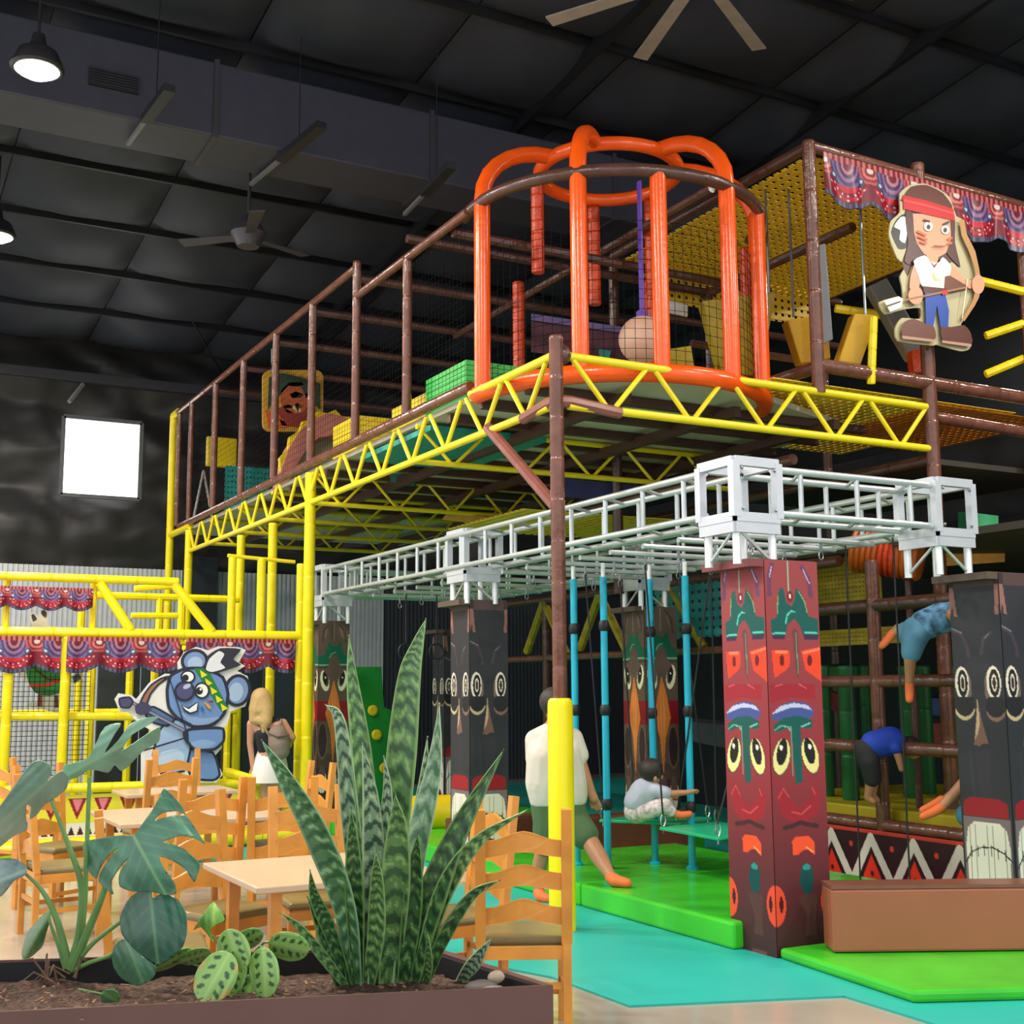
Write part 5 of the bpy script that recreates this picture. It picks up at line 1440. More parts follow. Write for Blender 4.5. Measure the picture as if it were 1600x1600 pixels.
bc_.layer('trousers', [(1040, 832), (1150, 840), (1170, 930), (1165, 1025), (1125, 1025), (1105, 900), (1085, 1015), (1045, 1005)], '#1f4aa8')
bc_.layer('shoe', [(910, 1040), (930, 990), (980, 975), (1050, 1005), (1090, 1020), (1092, 1090), (930, 1075)], '#6e3f34', 1); bc_.layer('shoe_sole', [(912, 1066), (1092, 1088), (1092, 1102), (918, 1084)], '#b9907c')
bc_.layer('shoe', [(1125, 1020), (1180, 1020), (1250, 1010), (1285, 1050), (1290, 1115), (1140, 1100)], '#5e3026', 1); bc_.layer('shoe_sole', [(1128, 1092), (1290, 1112), (1288, 1128), (1132, 1106)], '#b9907c')
bc_.layer('bow', [(1225, 440), (1250, 440), (1265, 520), (1310, 610), (1330, 700), (1345, 800), (1310, 900), (1250, 990), (1240, 975), (1295, 880), (1320, 790), (1305, 690), (1275, 610), (1235, 520)], '#b98a50')
bc_.layer('bow_string', [(1240, 975), (1236, 975), (1265, 760), (1270, 760)], '#f0e8d0')
bc_.layer('fist', ellp(1325, 790, 34, 52), '#d99f7c'); bc_.layer('hand', ellp(985, 850, 40, 48), '#d99f7c')
bc_.layer('arrow_shaft', [(900, 885), (900, 875), (1260, 800), (1260, 812)], '#a0704a'); bc_.layer('arrow_ring', [(1125, 825), (1155, 818), (1160, 842), (1130, 850)], '#d01a24'); bc_.layer('arrow_feather', [(812, 880), (890, 855), (915, 870), (905, 915), (845, 940), (830, 915)], '#efece2'); bc_.layer('feather_line', [(825, 905), (900, 880), (900, 888), (828, 914)], '#3a2a22')

# ------------------------------------------------------------------ tables and ladder-back chairs
def make_table(label, x0, x1, y0_, y1_):
    t = thing('dining_table', label, 'table', ((x0 + x1) / 2, (y0_ + y1_) / 2, 0), group='pale topped tables')
    MB().box(((x0 + x1) / 2, (y0_ + y1_) / 2, 0.735), (x1 - x0, y1_ - y0_, 0.032)).obj('table_top', WOOD_T, t, bevel=0.006)
    MB().box(((x0 + x1) / 2, (y0_ + y1_) / 2, 0.705), (x1 - x0 - 0.3, y1_ - y0_ - 0.3, 0.03)).obj('under_frame', WOOD, t)
    for x in (x0 + 0.13, x1 - 0.13):
        for y in (y0_ + 0.13, y1_ - 0.13):
            MB().box((x, y, 0.36), (0.055, 0.055, 0.72)).obj('leg', WOOD, t)
    return t
make_table('nearest pale wooden table, behind the monstera and the snake plant', 1.76, 2.72, 5.72, 6.68)
make_table('farther pale wooden table among chairs before the koala', 1.76, 3.0, 8.85, 10.0)
make_table('third pale wooden table farthest back at the left', 2.3, 3.3, 11.3, 12.0)

def make_chair():
    t = thing('dining_chair', '', 'chair', (0, 0, 0), group='ladder-back wooden chairs')
    W, D, H = 0.45, 0.42, 1.08
    for s in (-1, 1):
        x = s * (W / 2 - 0.02)
        MB().add([], []).prism([(x - 0.02, -D / 2 - 0.02, 0), (x + 0.02, -D / 2 - 0.02, 0), (x + 0.02, -D / 2 + 0.02, 0), (x - 0.02, -D / 2 + 0.02, 0)], (0, 0, 0.46)).obj('leg', WOOD, t, local=True)
        MB().bar((x, -D / 2, 0.45), (x, -D / 2 - 0.07, H), 0.05, 0.04, (0, 1, 0)).obj('back_post', WOOD, t, local=True)
        MB().box((x, D / 2, 0.215), (0.038, 0.038, 0.43)).obj('leg', WOOD, t, local=True)
        MB().bar((x, -D / 2, 0.2), (x, D / 2, 0.2), 0.018, 0.03).obj('stretcher', WOOD, t, local=True)
        MB().bar((x, -D / 2, 0.41), (x, D / 2, 0.41), 0.022, 0.06).obj('seat_rail', WOOD, t, local=True)
    for y in (-D / 2, D / 2):
        MB().bar((-W / 2 + 0.02, y, 0.41), (W / 2 - 0.02, y, 0.41), 0.022, 0.06).obj('seat_rail', WOOD, t, local=True)
    MB().bar((-W / 2 + 0.02, D / 2, 0.14), (W / 2 - 0.02, D / 2, 0.14), 0.018, 0.03).obj('stretcher', WOOD, t, local=True)
    MB().bar((-W / 2 + 0.02, -D / 2, 0.26), (W / 2 - 0.02, -D / 2, 0.26), 0.018, 0.03).obj('stretcher', WOOD, t, local=True)
    for zc in (0.90, 0.745, 0.585):
        y = -D / 2 - 0.07 * (zc - 0.45) / 0.63
        pts = []
        n = 12
        for i in range(n + 1):
            u = -1 + 2 * i / n
            pts.append((u * (W / 2 - 0.03), y - 0.012 * (1 - u * u), zc + 0.035 + 0.042 * math.exp(-(u / 0.5) ** 2) - 0.004 * abs(u)))
        for i in range(n + 1):
            u = 1 - 2 * i / n
            pts.append((u * (W / 2 - 0.03), y - 0.012 * (1 - u * u), zc - 0.048 + 0.028 * math.exp(-(u / 0.6) ** 2)))
        MB().prism(pts, (0, 0.02, 0)).obj('ladder_slat', WOOD, t, local=True)
    MB().prism([(-W / 2 + 0.01, -D / 2 + 0.02, 0.435), (W / 2 - 0.01, -D / 2 + 0.02, 0.435), (W / 2, D / 2 + 0.02, 0.435), (-W / 2, D / 2 + 0.02, 0.435)], (0, 0, 0.045)).obj('seat_cushion', OLIVE, t, local=True, bevel=0.018)
    return t
chair0 = make_chair()
R = math.radians
spots = [  # x, y, heading of the front (0 = +Y), label
    (3.04, 5.52, -27, 'nearest ladder-back chair, back towards us, right of the snake plant'),
    (1.92, 6.93, 202, 'ladder-back chair at the far left corner of the nearest table, olive seat in view'),
    (2.52, 7.02, 176, 'ladder-back chair at the far side of the nearest table, facing us'),
    (1.40, 6.10, -100, 'ladder-back chair left of the nearest table, mostly behind monstera leaves'),
    (2.95, 6.15, 90, 'ladder-back chair on the right side of the nearest table, behind the snake plant'),
    (2.2, 8.5, 5, 'ladder-back chair at the near side of the second table, back towards us'),
    (2.75, 8.35, -20, 'ladder-back chair beside the second table, below the koala figure'),
    (1.45, 9.2, -85, 'ladder-back chair on the left of the second table behind the high monstera leaf'),
    (1.60, 10.35, -150, 'ladder-back chair at the left far corner of the second table'),
    (3.2, 9.6, 95, 'ladder-back chair at the right end of the second table, near the woman'),
    (1.55, 12.1, -60, 'ladder-back chair standing alone at the far left by the yellow frame'),
    (2.5, 11.0, 10, 'ladder-back chair at the third table, back towards us'),
    (3.0, 12.2, 180, 'ladder-back chair at the far side of the third table'),
]
for i, (x, y, a, lab) in enumerate(spots):
    if i == 0:
        chair0.location = (x, y, 0.0); chair0.rotation_euler = (0, 0, R(a)); chair0['label'] = lab
    else:
        dup(chair0, (x, y, 0.0), R(a), lab)

# ------------------------------------------------------------------ planter with plants
PZ = 0.75
A, B = Vector((1.99, 3.42, 0)), Vector((1.91, 4.14, 0))
LF, LB = A + Vector((-1.52, 0.51, 0)) * 1.7, B + Vector((-1.36, 0.53, 0)) * 1.75
pl = thing('planter_box', 'long brown planter box with dark liner in the foreground', 'planter', (1, 4, 0))
cen = (A + B + LF + LB) / 4
def inset(p, k): return p + (cen - p).normalized() * k
quad = [A, B, LB, LF]
for i in range(4):
    p, q_ = quad[i], quad[(i + 1) % 4]
    pi, qi = inset(p, 0.035), inset(q_, 0.035)
    MB().prism([p, q_, qi, pi], (0, 0, PZ)).obj('planter_wall', PLANTER, pl)
    pl2, ql2 = inset(p, 0.04), inset(q_, 0.04)
    MB().prism([inset(p, 0.036), inset(q_, 0.036), inset(q_, 0.045), inset(p, 0.045)], (0, 0, PZ - 0.008)).obj('liner', LINER, pl)
# soil: uneven bed with clods
iq = [inset(p, 0.05) for p in quad]
n = 70
vs, fs = [], []
for j in range(n + 1):
    for i in range(n + 1):
        u, v = i / n, j / n
        p = iq[3].lerp(iq[0], u).lerp(iq[2].lerp(iq[1], u), v)
        h = 0.70 - 0.03 * v + 0.02 * mnoise.noise(p * 6) + 0.014 * mnoise.noise(p * 22) + 0.008 * mnoise.noise(p * 60)
        vs.append((p.x, p.y, h))
for j in range(n):
    for i in range(n):
        a = j * (n + 1) + i
        fs.append((a, a + 1, a + n + 2, a + n + 1))
so = MB().add(vs, fs).obj('soil_bed', SOIL, smooth=True)
so['kind'] = 'stuff'; so['label'] = 'loose brown potting soil filling the planter'
ch = MB()
for k in range(260):
    u, v = random.random(), random.random() * 0.8
    p = iq[3].lerp(iq[0], u).lerp(iq[2].lerp(iq[1], u), v)
    a = random.random() * 6.28; L = random.uniform(0.008, 0.03)
    z = 0.712 - 0.03 * v + random.uniform(0, 0.01)
    ch.bar((p.x, p.y, z), (p.x + L * math.cos(a), p.y + L * math.sin(a), z + random.uniform(-0.004, 0.008)), 0.008, 0.005)
co = ch.obj('bark_mulch', mat('bark chips', '#8a6a54', 0.9, var=0.4, scale=30)); co['kind'] = 'stuff'; co['label'] = 'loose bark chips scattered over the soil'

LEAF_P = print_mat('leaf surface', 0.32, 0.5)
def dep(p): return (p - Vector((0, 0, EYE))).dot(_fw)
def nz(x, y, s=0): return mnoise.noise(Vector((x, y, s)))

def leaf_sheet(name, parent, outline, d0, rib, ga=0.0, gb=0.0, curl=0.06, cols=((46, 92, 66), (92, 140, 96), (120, 165, 105)), spots=False, step=3.0, veins=None, edge=None):
    """Leaf blade from an outline (frame pixels) set at its own distance, tilted and curved in depth; thickness added."""
    pts = densify(outline)
    xs = [p[0] for p in pts]; ys = [p[1] for p in pts]
    cx_, cy_ = sum(xs) / len(xs), sum(ys) / len(ys)
    inner = []
    def inside(x, y):
        c = False; m = len(pts)
        for i in range(m):
            x0, y0 = pts[i]; x1, y1 = pts[(i + 1) % m]
            if (y0 > y) != (y1 > y) and x < (x1 - x0) * (y - y0) / (y1 - y0) + x0: c = not c
        return c
    yv = min(ys)
    r_ = 0
    while yv < max(ys):
        xv = min(xs) + (step / 2 if r_ % 2 else 0)
        while xv < max(xs):
            if inside(xv, yv): inner.append((xv, yv))
            xv += step
        yv += step * 0.86; r_ += 1
    co_ = [Vector(p) for p in pts] + [Vector(p) for p in inner]
    m = len(pts)
    res = delaunay_2d_cdt(co_, [], [list(range(m))], 1, 1e-4)
    V2, F = res[0], res[2]
    (rx0, ry0), (rx1, ry1) = rib
    L = math.hypot(rx1 - rx0, ry1 - ry0) + 1e-6
    ux, uy = (rx1 - rx0) / L, (ry1 - ry0) / L
    vs, cols_ = [], []
    half = max(abs(-(x - rx0) * uy + (y - ry0) * ux) for x, y in pts) + 1e-6
    rip = 0.05 * half / F_PX * d0
    for v in V2:
        dx, dy = v.x - rx0, v.y - ry0
        s = dx * ux + dy * uy; w = -dx * uy + dy * ux
        t = s / L; q = w / half
        d = d0 + ga * q + gb * t + curl * (abs(q) ** 1.5) - 0.5 * curl * math.sin(max(0, min(1, t)) * math.pi) - rip * math.cos(q * 18 + t * 3) * (abs(q))
        vs.append(at(v.x, v.y, d=d))
        c = np.array(cols[0], float)
        g = 0.5 + 0.5 * nz(v.x * 0.03, v.y * 0.03, 2)
        c = c * (0.85 + 0.3 * g)
        vein = min(abs(w) / 3.6, 1.0)
        side = abs(((s * 0.85 - abs(w) * 0.75) / (L / 6.0)) % 1.0 - 0.5)
        vv = max(0.0, 1 - vein) + 0.28 * max(0.0, 1 - side / 0.16) * (1 if abs(q) > 0.03 else 0)
        if spots:
            c = np.array(cols[0], float); blot = abs(((s - abs(w) * 0.55) / (L / 5.2)) % 1.0 - 0.5)
            if 0.24 < abs(q) < 0.60 and 0.10 < t < 0.90 and ((abs(q) - 0.42) / 0.18) ** 2 + (blot / 0.26) ** 2 < 1: c = np.array(cols[2], float)
            vv = 0.8 * max(0.0, 1 - vein)
        c = c + (np.array(cols[1], float) - c) * min(1, vv)
        if edge is not None and abs(q) + abs(2 * t - 1) * 0.4 > 0.85 and nz(v.x * 0.05, v.y * 0.05, 5) > -0.1: c = np.array(edge, float)
        cols_.append(c)
    me = bpy.data.meshes.new(name)
    off = world_loc(parent)
    me.from_pydata([tuple(p - off) for p in vs], [], [tuple(f) for f in F])
    me.materials.append(LEAF_P)
    set_print(me, lin_arr(np.clip(np.array(cols_), 0, 255)))
    me.polygons.foreach_set('use_smooth', [True] * len(me.polygons))
    o = bpy.data.objects.new(name, me); COL.objects.link(o); o.parent = parent
    sm = o.modifiers.new('thickness', 'SOLIDIFY'); sm.thickness = 0.0022
    return o

mon_b = at(112, 1525, z=0.70)
D = dep(mon_b)
mon = thing('monstera_plant', 'monstera with big split leaves at the left of the planter', 'plant', mon_b)
def Z1(pts): return [(x * 0.225, 1160 + y * 0.225) for x, y in pts]
def Z2(pts): return [(x * 0.3375, 1060 + y * 0.3375) for x, y in pts]
G1 = ((70, 124, 98), (140, 182, 124), (0, 0, 0)); G2 = ((132, 172, 154), (170, 202, 166), (0, 0, 0)); G3 = ((46, 94, 74), (104, 150, 108), (0, 0, 0)); G4 = ((128, 172, 146), (164, 200, 164), (0, 0, 0))
stem_m = mat('monstera stem', '#6f9a58', 0.45, var=0.15, scale=8)
leaf_sheet('split_leaf', mon, Z1([(930, 645), (985, 575), (1060, 470), (1105, 385), (1140, 320), (1200, 365), (1265, 445), (1290, 500), (1230, 478), (1130, 490), (1070, 540), (1150, 520), (1290, 505), (1345, 580), (1425, 705), (1350, 665), (1250, 650), (1130, 690), (1180, 700), (1280, 740), (1380, 830), (1385, 880), (1350, 970), (1290, 880), (1200, 820), (1105, 795), (1150, 890), (1210, 970), (1225, 1050), (1150, 1060), (1050, 1035), (920, 1035), (835, 1000), (828, 930), (850, 870), (900, 800), (850, 850), (800, 920), (770, 980), (790, 1055), (740, 1020), (690, 970), (700, 900), (770, 800), (830, 730), (760, 780), (700, 870), (668, 950), (610, 880), (582, 760), (590, 690), (700, 665), (830, 645)]), D - 0.1, ((930 * .225, 1160 + 650 * .225), (1150 * .225, 1160 + 1050 * .225)), 0.10, -0.12, 0.05, G1)
leaf_sheet('split_leaf', mon, Z1([(-80, 560), (0, 440), (80, 330), (150, 230), (215, 145), (280, 122), (350, 155), (360, 200), (330, 265), (390, 215), (440, 195), (475, 250), (460, 320), (380, 385), (310, 430), (255, 500), (205, 530), (215, 450), (185, 430), (180, 520), (190, 600), (90, 650), (0, 722), (-90, 760)]), D - 0.05, ((330 * .225, 1160 + 270 * .225), (-50 * .225, 1160 + 600 * .225)), -0.1, 0.12, 0.05, G2)
leaf_sheet('split_leaf', mon, Z2([(300, 400), (400, 375), (440, 310), (485, 225), (560, 208), (530, 260), (482, 350), (545, 290), (600, 215), (660, 185), (735, 178), (690, 215), (610, 262), (560, 335), (640, 285), (737, 222), (735, 290), (660, 335), (600, 400), (560, 428), (530, 400), (500, 435), (420, 420), (370, 450), (310, 470), (290, 430)]), D + 0.08, ((330 * .3375, 1060 + 435 * .3375), (730 * .3375, 1060 + 220 * .3375)), 0.05, 0.1, 0.05, G4)
leaf_sheet('round_leaf', mon, Z1([(1050, 1030), (950, 1040), (880, 1110), (835, 1220), (850, 1330), (920, 1420), (1020, 1500), (1100, 1540), (1180, 1500), (1270, 1420), (1300, 1300), (1290, 1180), (1220, 1080), (1120, 1050), (1060, 1085)]), D - 0.16, ((1050 * .225, 1160 + 1080 * .225), (1100 * .225, 1160 + 1530 * .225)), 0.08, -0.1, 0.05, G3)
leaf_sheet('round_leaf', mon, Z1([(900, 1360), (830, 1380), (780, 1450), (790, 1560), (850, 1640), (960, 1690), (1060, 1640), (1090, 1560), (980, 1480)]), D - 0.12, ((880 * .225, 1160 + 1370 * .225), (1000 * .225, 1160 + 1680 * .225)), 0.05, -0.08, 0.04, ((70, 120, 88), (120, 160, 116), (0, 0, 0)))
leaf_sheet('split_leaf', mon, Z1([(-60, 830), (0, 810), (100, 810), (150, 830), (190, 870), (180, 920), (100, 960), (20, 1060), (-60, 1090)]), D - 0.02, ((185 * .225, 1160 + 890 * .225), (-40 * .225, 1160 + 980 * .225)), 0.05, 0.08, 0.05, ((108, 140, 136), (150, 180, 160), (0, 0, 0)))
leaf_sheet('young_leaf', mon, Z1([(350, 1160), (345, 1240), (320, 1330), (290, 1420), (200, 1500), (160, 1500), (155, 1450), (190, 1330), (260, 1240)]), D + 0.05, ((350 * .225, 1160 + 1180 * .225), (165 * .225, 1160 + 1500 * .225)), 0.04, 0.05, 0.05, ((74, 112, 60), (110, 150, 90), (0, 0, 0)))
def cr_path(pts, n=8):
    out = []
    P = [Vector(p) for p in pts]; P = [P[0] * 2 - P[1]] + P + [P[-1] * 2 - P[-2]]
    for i in range(1, len(P) - 2):
        for k in range(n):
            t = k / n; a, b, c, d = P[i - 1], P[i], P[i + 1], P[i + 2]
            out.append(0.5 * ((2 * b) + (c - a) * t + (2 * a - 5 * b + 4 * c - d) * t * t + (3 * b - a - 3 * c + d) * t ** 3))
    out.append(P[-2])
    return out
for pts, dd, r0, r1 in (([(490, 1570), (550, 1330), (565, 1000), (470, 700), (358, 405)], -0.02, 0.017, 0.006), ([(515, 1560), (580, 1200), (600, 800), (622, 240)], 0.05, 0.012, 0.007), ([(480, 1560), (400, 1250), (300, 1040), (182, 915)], 0.0, 0.015, 0.005),
                        ([(500, 1575), (590, 1360), (690, 1120), (800, 830), (930, 655)], -0.06, 0.017, 0.006), ([(500, 1580), (640, 1400), (830, 1250), (1000, 1120), (1055, 1085)], -0.08, 0.009, 0.005), ([(500, 1585), (620, 1530), (770, 1475), (880, 1380)], -0.09, 0.009, 0.005), ([(450, 1575), (410, 1430), (345, 1240), (350, 1170)], 0.03, 0.007, 0.004)):
    P = cr_path([at(x * .225, 1160 + y * .225, d=D + dd * i / (len(pts) - 1)) for i, (x, y) in enumerate(pts)])
    rs = [r0 + (r1 - r0) * i / (len(P) - 1) for i in range(len(P))]
    MB().path(P, rs, 8).obj('stem', stem_m, mon, smooth=True)
for k in range(9):
    p = mon_b + Vector((random.uniform(-0.09, 0.05), random.uniform(-0.06, 0.04), 0))
    q = p + Vector((random.uniform(-0.12, 0.1), random.uniform(-0.08, 0.05), random.uniform(0.0, 0.10)))
    MB().path([p, p.lerp(q, 0.5) + Vector((0, 0, 0.03)), q - Vector((0, 0, 0.02))], [0.004, 0.0035, 0.0015], 5).obj('dry_root', mat('dry root', '#7d614d', 0.9, var=0.3), mon)
seed_b = at(172, 1560, z=0.70)
sd = thing('seedling', 'tiny seedling with one round leaf at the front of the soil', 'plant', seed_b)
leaf_sheet('round_leaf', sd, Z2(ellp(512, 1478, 44, 42)), dep(seed_b), ((475 * .3375, 1060 + 1450 * .3375), (550 * .3375, 1060 + 1500 * .3375)), 0.02, -0.03, 0.01, ((70, 122, 66), (110, 150, 90), (0, 0, 0)), step=3)
MB().path([seed_b, at(160, 1553, d=dep(seed_b)), at(122, 1545, d=dep(seed_b) + 0.02)], 0.003, 5).obj('stem', stem_m, sd)

# prayer plant
pr_b = at(385, 1540, z=0.70); D2 = dep(pr_b)
pp = thing('prayer_plant', 'light green prayer plant with dark leaf blotches in the planter', 'plant', pr_b)
LG = ((150, 198, 108), (186, 220, 134), (66, 98, 56)); LG2 = ((134, 184, 98), (172, 210, 122), (64, 96, 54))
for k, (c, rx, ry, rot, dd, rib, pal) in enumerate((((1000, 1385), 82, 118, 30, -0.12, 0, LG), ((1085, 1258), 66, 90, -18, -0.07, 0, LG), ((1225, 1362), 62, 104, -4, -0.11, 0, LG), ((1338, 1240), 84, 60, 12, -0.02, 1, LG), ((1155, 1440), 50, 62, 10, -0.05, 0, LG2), ((1150, 1205), 66, 40, -25, 0.02, 1, LG2), ((905, 1285), 66, 30, -18, 0.04, 1, LG2), ((800, 1300), 90, 26, -28, 0.08, 1, LG2), ((1080, 1370), 55, 95, 15, -0.04, 0, LG2))):
    rx *= 1.12; ry *= 1.12
    o_ = ellp(c[0], c[1], rx, ry, rot, 22)
    a = math.radians(rot)
    if rib: e0, e1 = (c[0] - rx * math.cos(a), c[1] - rx * math.sin(a)), (c[0] + rx * math.cos(a), c[1] + rx * math.sin(a))
    else: e0, e1 = (c[0] + ry * math.sin(a), c[1] - ry * math.cos(a)), (c[0] - ry * math.sin(a), c[1] + ry * math.cos(a))
    leaf_sheet('blotched_leaf', pp, Z2(o_), D2 + dd, (Z2([e0])[0], Z2([e1])[0]), 0.03, -0.05, 0.012, pal, spots=True, step=2.4, edge=(190, 176, 96) if k == 0 else None)
    m_ = at(*Z2([e0])[0], d=D2 + dd)
    MB().path(cr_path([pr_b + Vector((random.uniform(-.05, .05), random.uniform(-.03, .03), 0)), pr_b.lerp(m_, 0.6) + Vector((0, 0, 0.04)), m_], 4), 0.004, 5).obj('stem', stem_m, pp)
leaf_sheet('wilting_leaf', pp, Z2([(990, 1035), (1025, 1085), (1040, 1120), (1000, 1140), (975, 1165), (990, 1225), (955, 1175), (930, 1150), (895, 1165), (930, 1110), (960, 1070)]), D2 + 0.05, (Z2([(985, 1200)])[0], Z2([(990, 1040)])[0]), 0.03, 0.03, 0.04, ((120, 178, 84), (180, 208, 96), (0, 0, 0)), step=2.6, edge=(206, 180, 84))
P = cr_path([pr_b, at(338, 1470, d=D2 + 0.05), at(332, 1462, d=D2 + 0.05)], 4)
MB().path(P, 0.004, 5).obj('stem', stem_m, pp)

# snake plant
sn_b = at(600, 1530, z=0.70); D3 = dep(sn_b)
sp = thing('snake_plant', 'tall banded snake plant in the middle of the planter', 'plant', sn_b)
def blade(path, w, dd, pal, tip=0.0, k=0):
    m = len(path)
    P = cr_path([at(x, y, d=D3 + dd * i / (m - 1)) for i, (x, y) in enumerate(path)], 160 // (m - 1))
    n = len(P); wm = 0.80 * w / F_PX * (D3 + dd)
    NX = 12
    vs, fs, cs = [], [], []
    for i, p in enumerate(P):
        t = i / (n - 1)
        d = (P[min(i + 1, n - 1)] - P[max(i - 1, 0)]).normalized()
        s = d.cross(_fw).normalized()
        tw = 0.5 * math.sin(t * 2.2 + k)
        back = s.cross(d)
        s2 = s * math.cos(tw) + back * math.sin(tw)
        prof = (0.62 + 0.38 * math.sin(min(1, t / 0.45) * math.pi / 2)) * (1 if t < 0.4 else max(0.0, 1 - ((t - 0.4) / 0.6) ** 1.5))
        for j in range(NX + 1):
            q = 2 * j / NX - 1
            cup = 0.22 * wm * prof * (q * q)
            vs.append(p + s2 * (q * wm / 2 * prof) - _fw * cup + d * 0)
            band = math.sin(t * (62 + 12 * math.sin(k)) * (len(path) * 0.33) + 2.2 * nz(q * 2.2 + k, t * 9, k) + 1.2 * abs(q) * 2)
            g = 0.5 + 0.5 * nz(q * 3 + 3 * k, t * 26, k + 9)
            c = np.array(pal[0], float)
            if band + 0.9 * (g - 0.5) > 0.42: c = np.array(pal[1], float)
            elif band < -0.62 and g > 0.5: c = np.array(pal[2], float)
            if abs(q) > 0.9: c = np.array(pal[2], float)
            cs.append(c * (0.9 + 0.2 * g))
    for i in range(n - 1):
        for j in range(NX):
            a = i * (NX + 1) + j
            fs.append((a, a + 1, a + NX + 2, a + NX + 1))
    me = bpy.data.meshes.new('blade_leaf')
    off = world_loc(sp)
    me.from_pydata([tuple(v - off) for v in vs], [], fs)
    me.materials.append(LEAF_P)
    set_print(me, lin_arr(np.clip(np.array(cs), 0, 255)))
    me.polygons.foreach_set('use_smooth', [True] * len(me.polygons))
    o = bpy.data.objects.new('blade_leaf', me); COL.objects.link(o); o.parent = sp
    sm = o.modifiers.new('thickness', 'SOLIDIFY'); sm.thickness = 0.004
GP = ((96, 140, 78), (56, 92, 58), (140, 176, 108)); GD = ((62, 104, 58), (38, 70, 44), (110, 150, 84)); GW = ((148, 184, 150), (100, 140, 108), (182, 208, 172)); GS = ((134, 164, 128), (52, 86, 66), (176, 200, 160))
for k, (path, w, dd, pal) in enumerate(((
        [(600, 1548), (612, 1350), (628, 1180), (640, 1060), (652, 1010), (666, 966)], 66, 0.02, GP), ([(556, 1545), (540, 1420), (500, 1310), (450, 1220), (408, 1155)], 60, -0.20, ((84, 130, 84), (56, 98, 64), (136, 180, 132))),
        ([(588, 1548), (580, 1350), (566, 1180), (552, 1070), (545, 992)], 46, 0.10, GP), ([(622, 1548), (650, 1330), (678, 1200), (687, 1098)], 44, 0.10, GW), ([(636, 1548), (668, 1420), (715, 1300), (788, 1170)], 66, -0.12, GD),
        ([(648, 1545), (690, 1400), (745, 1315), (825, 1264)], 40, -0.16, GP), ([(660, 1545), (690, 1470), (735, 1400), (782, 1374)], 34, -0.1, GD), ([(718, 1534), (742, 1502), (768, 1466)], 30, -0.15, GS),
        ([(568, 1548), (562, 1400), (548, 1270), (532, 1130), (508, 1100)], 46, 0.06, GS), ([(545, 1540), (515, 1450), (492, 1400), (484, 1358)], 30, -0.12, GD), ([(545, 1545), (510, 1500), (470, 1450), (436, 1424)], 22, -0.15, GP),
        ([(590, 1548), (598, 1350), (606, 1240), (600, 1180)], 34, -0.05, GS), ([(612, 1548), (638, 1370), (660, 1250), (668, 1150)], 40, 0.14, GS), ([(578, 1548), (586, 1380), (580, 1250), (566, 1160)], 50, -0.08, GS),
        ([(606, 1550), (616, 1420), (622, 1300), (618, 1240)], 62, -0.14, GP), ([(664, 1545), (670, 1500), (668, 1455)], 22, -0.12, GP), ([(560, 1550), (556, 1430), (552, 1330), (548, 1260)], 40, -0.14, GD), ([(536, 1548), (525, 1500), (505, 1455), (480, 1400)], 36, -0.06, GD),
        ([(630, 1548), (642, 1440), (650, 1350), (654, 1300)], 42, -0.1, GD), ([(574, 1550), (588, 1460), (590, 1380), (588, 1330)], 44, -0.2, GP))):
    blade(path, w, dd, pal, k=k * 1.7)

# stacked stones on the planter corner
st_b = at(760, 1532, z=0.752); D4 = dep(st_b)
stn = thing('stone_stack', 'little stack of flat grey stones on the planter corner', 'stones', st_b)
def stone(px, py, rx, ry, c, dd=0.0):
    p = at(px, py, d=D4 + dd); k = (D4) / F_PX
    mb = MB().ball((0, 0, 0), (rx * k, rx * k * 0.7, ry * k), 18, 10)
    mb.v = [(x * (1 + 0.12 * nz(x * 30, y * 30, 1)) + p.x, y + p.y, z * (1 + 0.2 * nz(x * 25, z * 30, 4)) + p.z) for x, y, z in mb.v]
    mb.obj('stone', mat('stone ' + c, c, 0.6, var=0.15, scale=20), stn, smooth=True)
stone(757, 1551, 37, 11, '#8b827d'); stone(752, 1540, 28, 8, '#5f5653', 0.02); stone(775, 1527, 15, 10, '#b9a48c', 0.05)

# ------------------------------------------------------------------ people
def fused(name, nodes, edges, m, parent, voxel=0.011, smooth=6):
    """One continuous surface: tapered limbs between joints melted together."""
    mb = MB()
    for a, b in edges:
        (p, r), (q, s_) = nodes[a], nodes[b]
        p, q = Vector(p), Vector(q)
        mb.path([p, p.lerp(q, 0.5), q], [r, (r + s_) / 2, s_], 12)
    for p, r in nodes:
        mb.ball(p, r, 12, 8)
    o = mb.obj(name, m, parent, smooth=True)
    rm = o.modifiers.new('melt', 'REMESH'); rm.mode = 'VOXEL'; rm.voxel_size = voxel; rm.use_smooth_shade = True
    sm = o.modifiers.new('soften', 'SMOOTH'); sm.factor = 0.5; sm.iterations = smooth
    return o
def chain(js): return [(i, i + 1) for i in range(js - 1)]
class Fig:
    def __init__(self, name, label, d, foot):
        self.d = d
        self.t = thing(name, label, 'person', at(*foot, d=d))
    dy = 0
    def P(self, px, py, o=0.0): return at(px, py + self.dy, d=self.d + o)
    def skin(self, name, joints, edges, m, voxel=0.011):
        """joints {key: (px, py, depth offset, radius)}"""
        keys = list(joints)
        nodes = [(self.P(j[0], j[1], j[2]), j[3]) for j in joints.values()]
        E_ = [(keys.index(a), keys.index(b)) for a, b in edges]
        return fused(name, nodes, E_, m, self.t, voxel, 3 if voxel < 0.01 else 6)
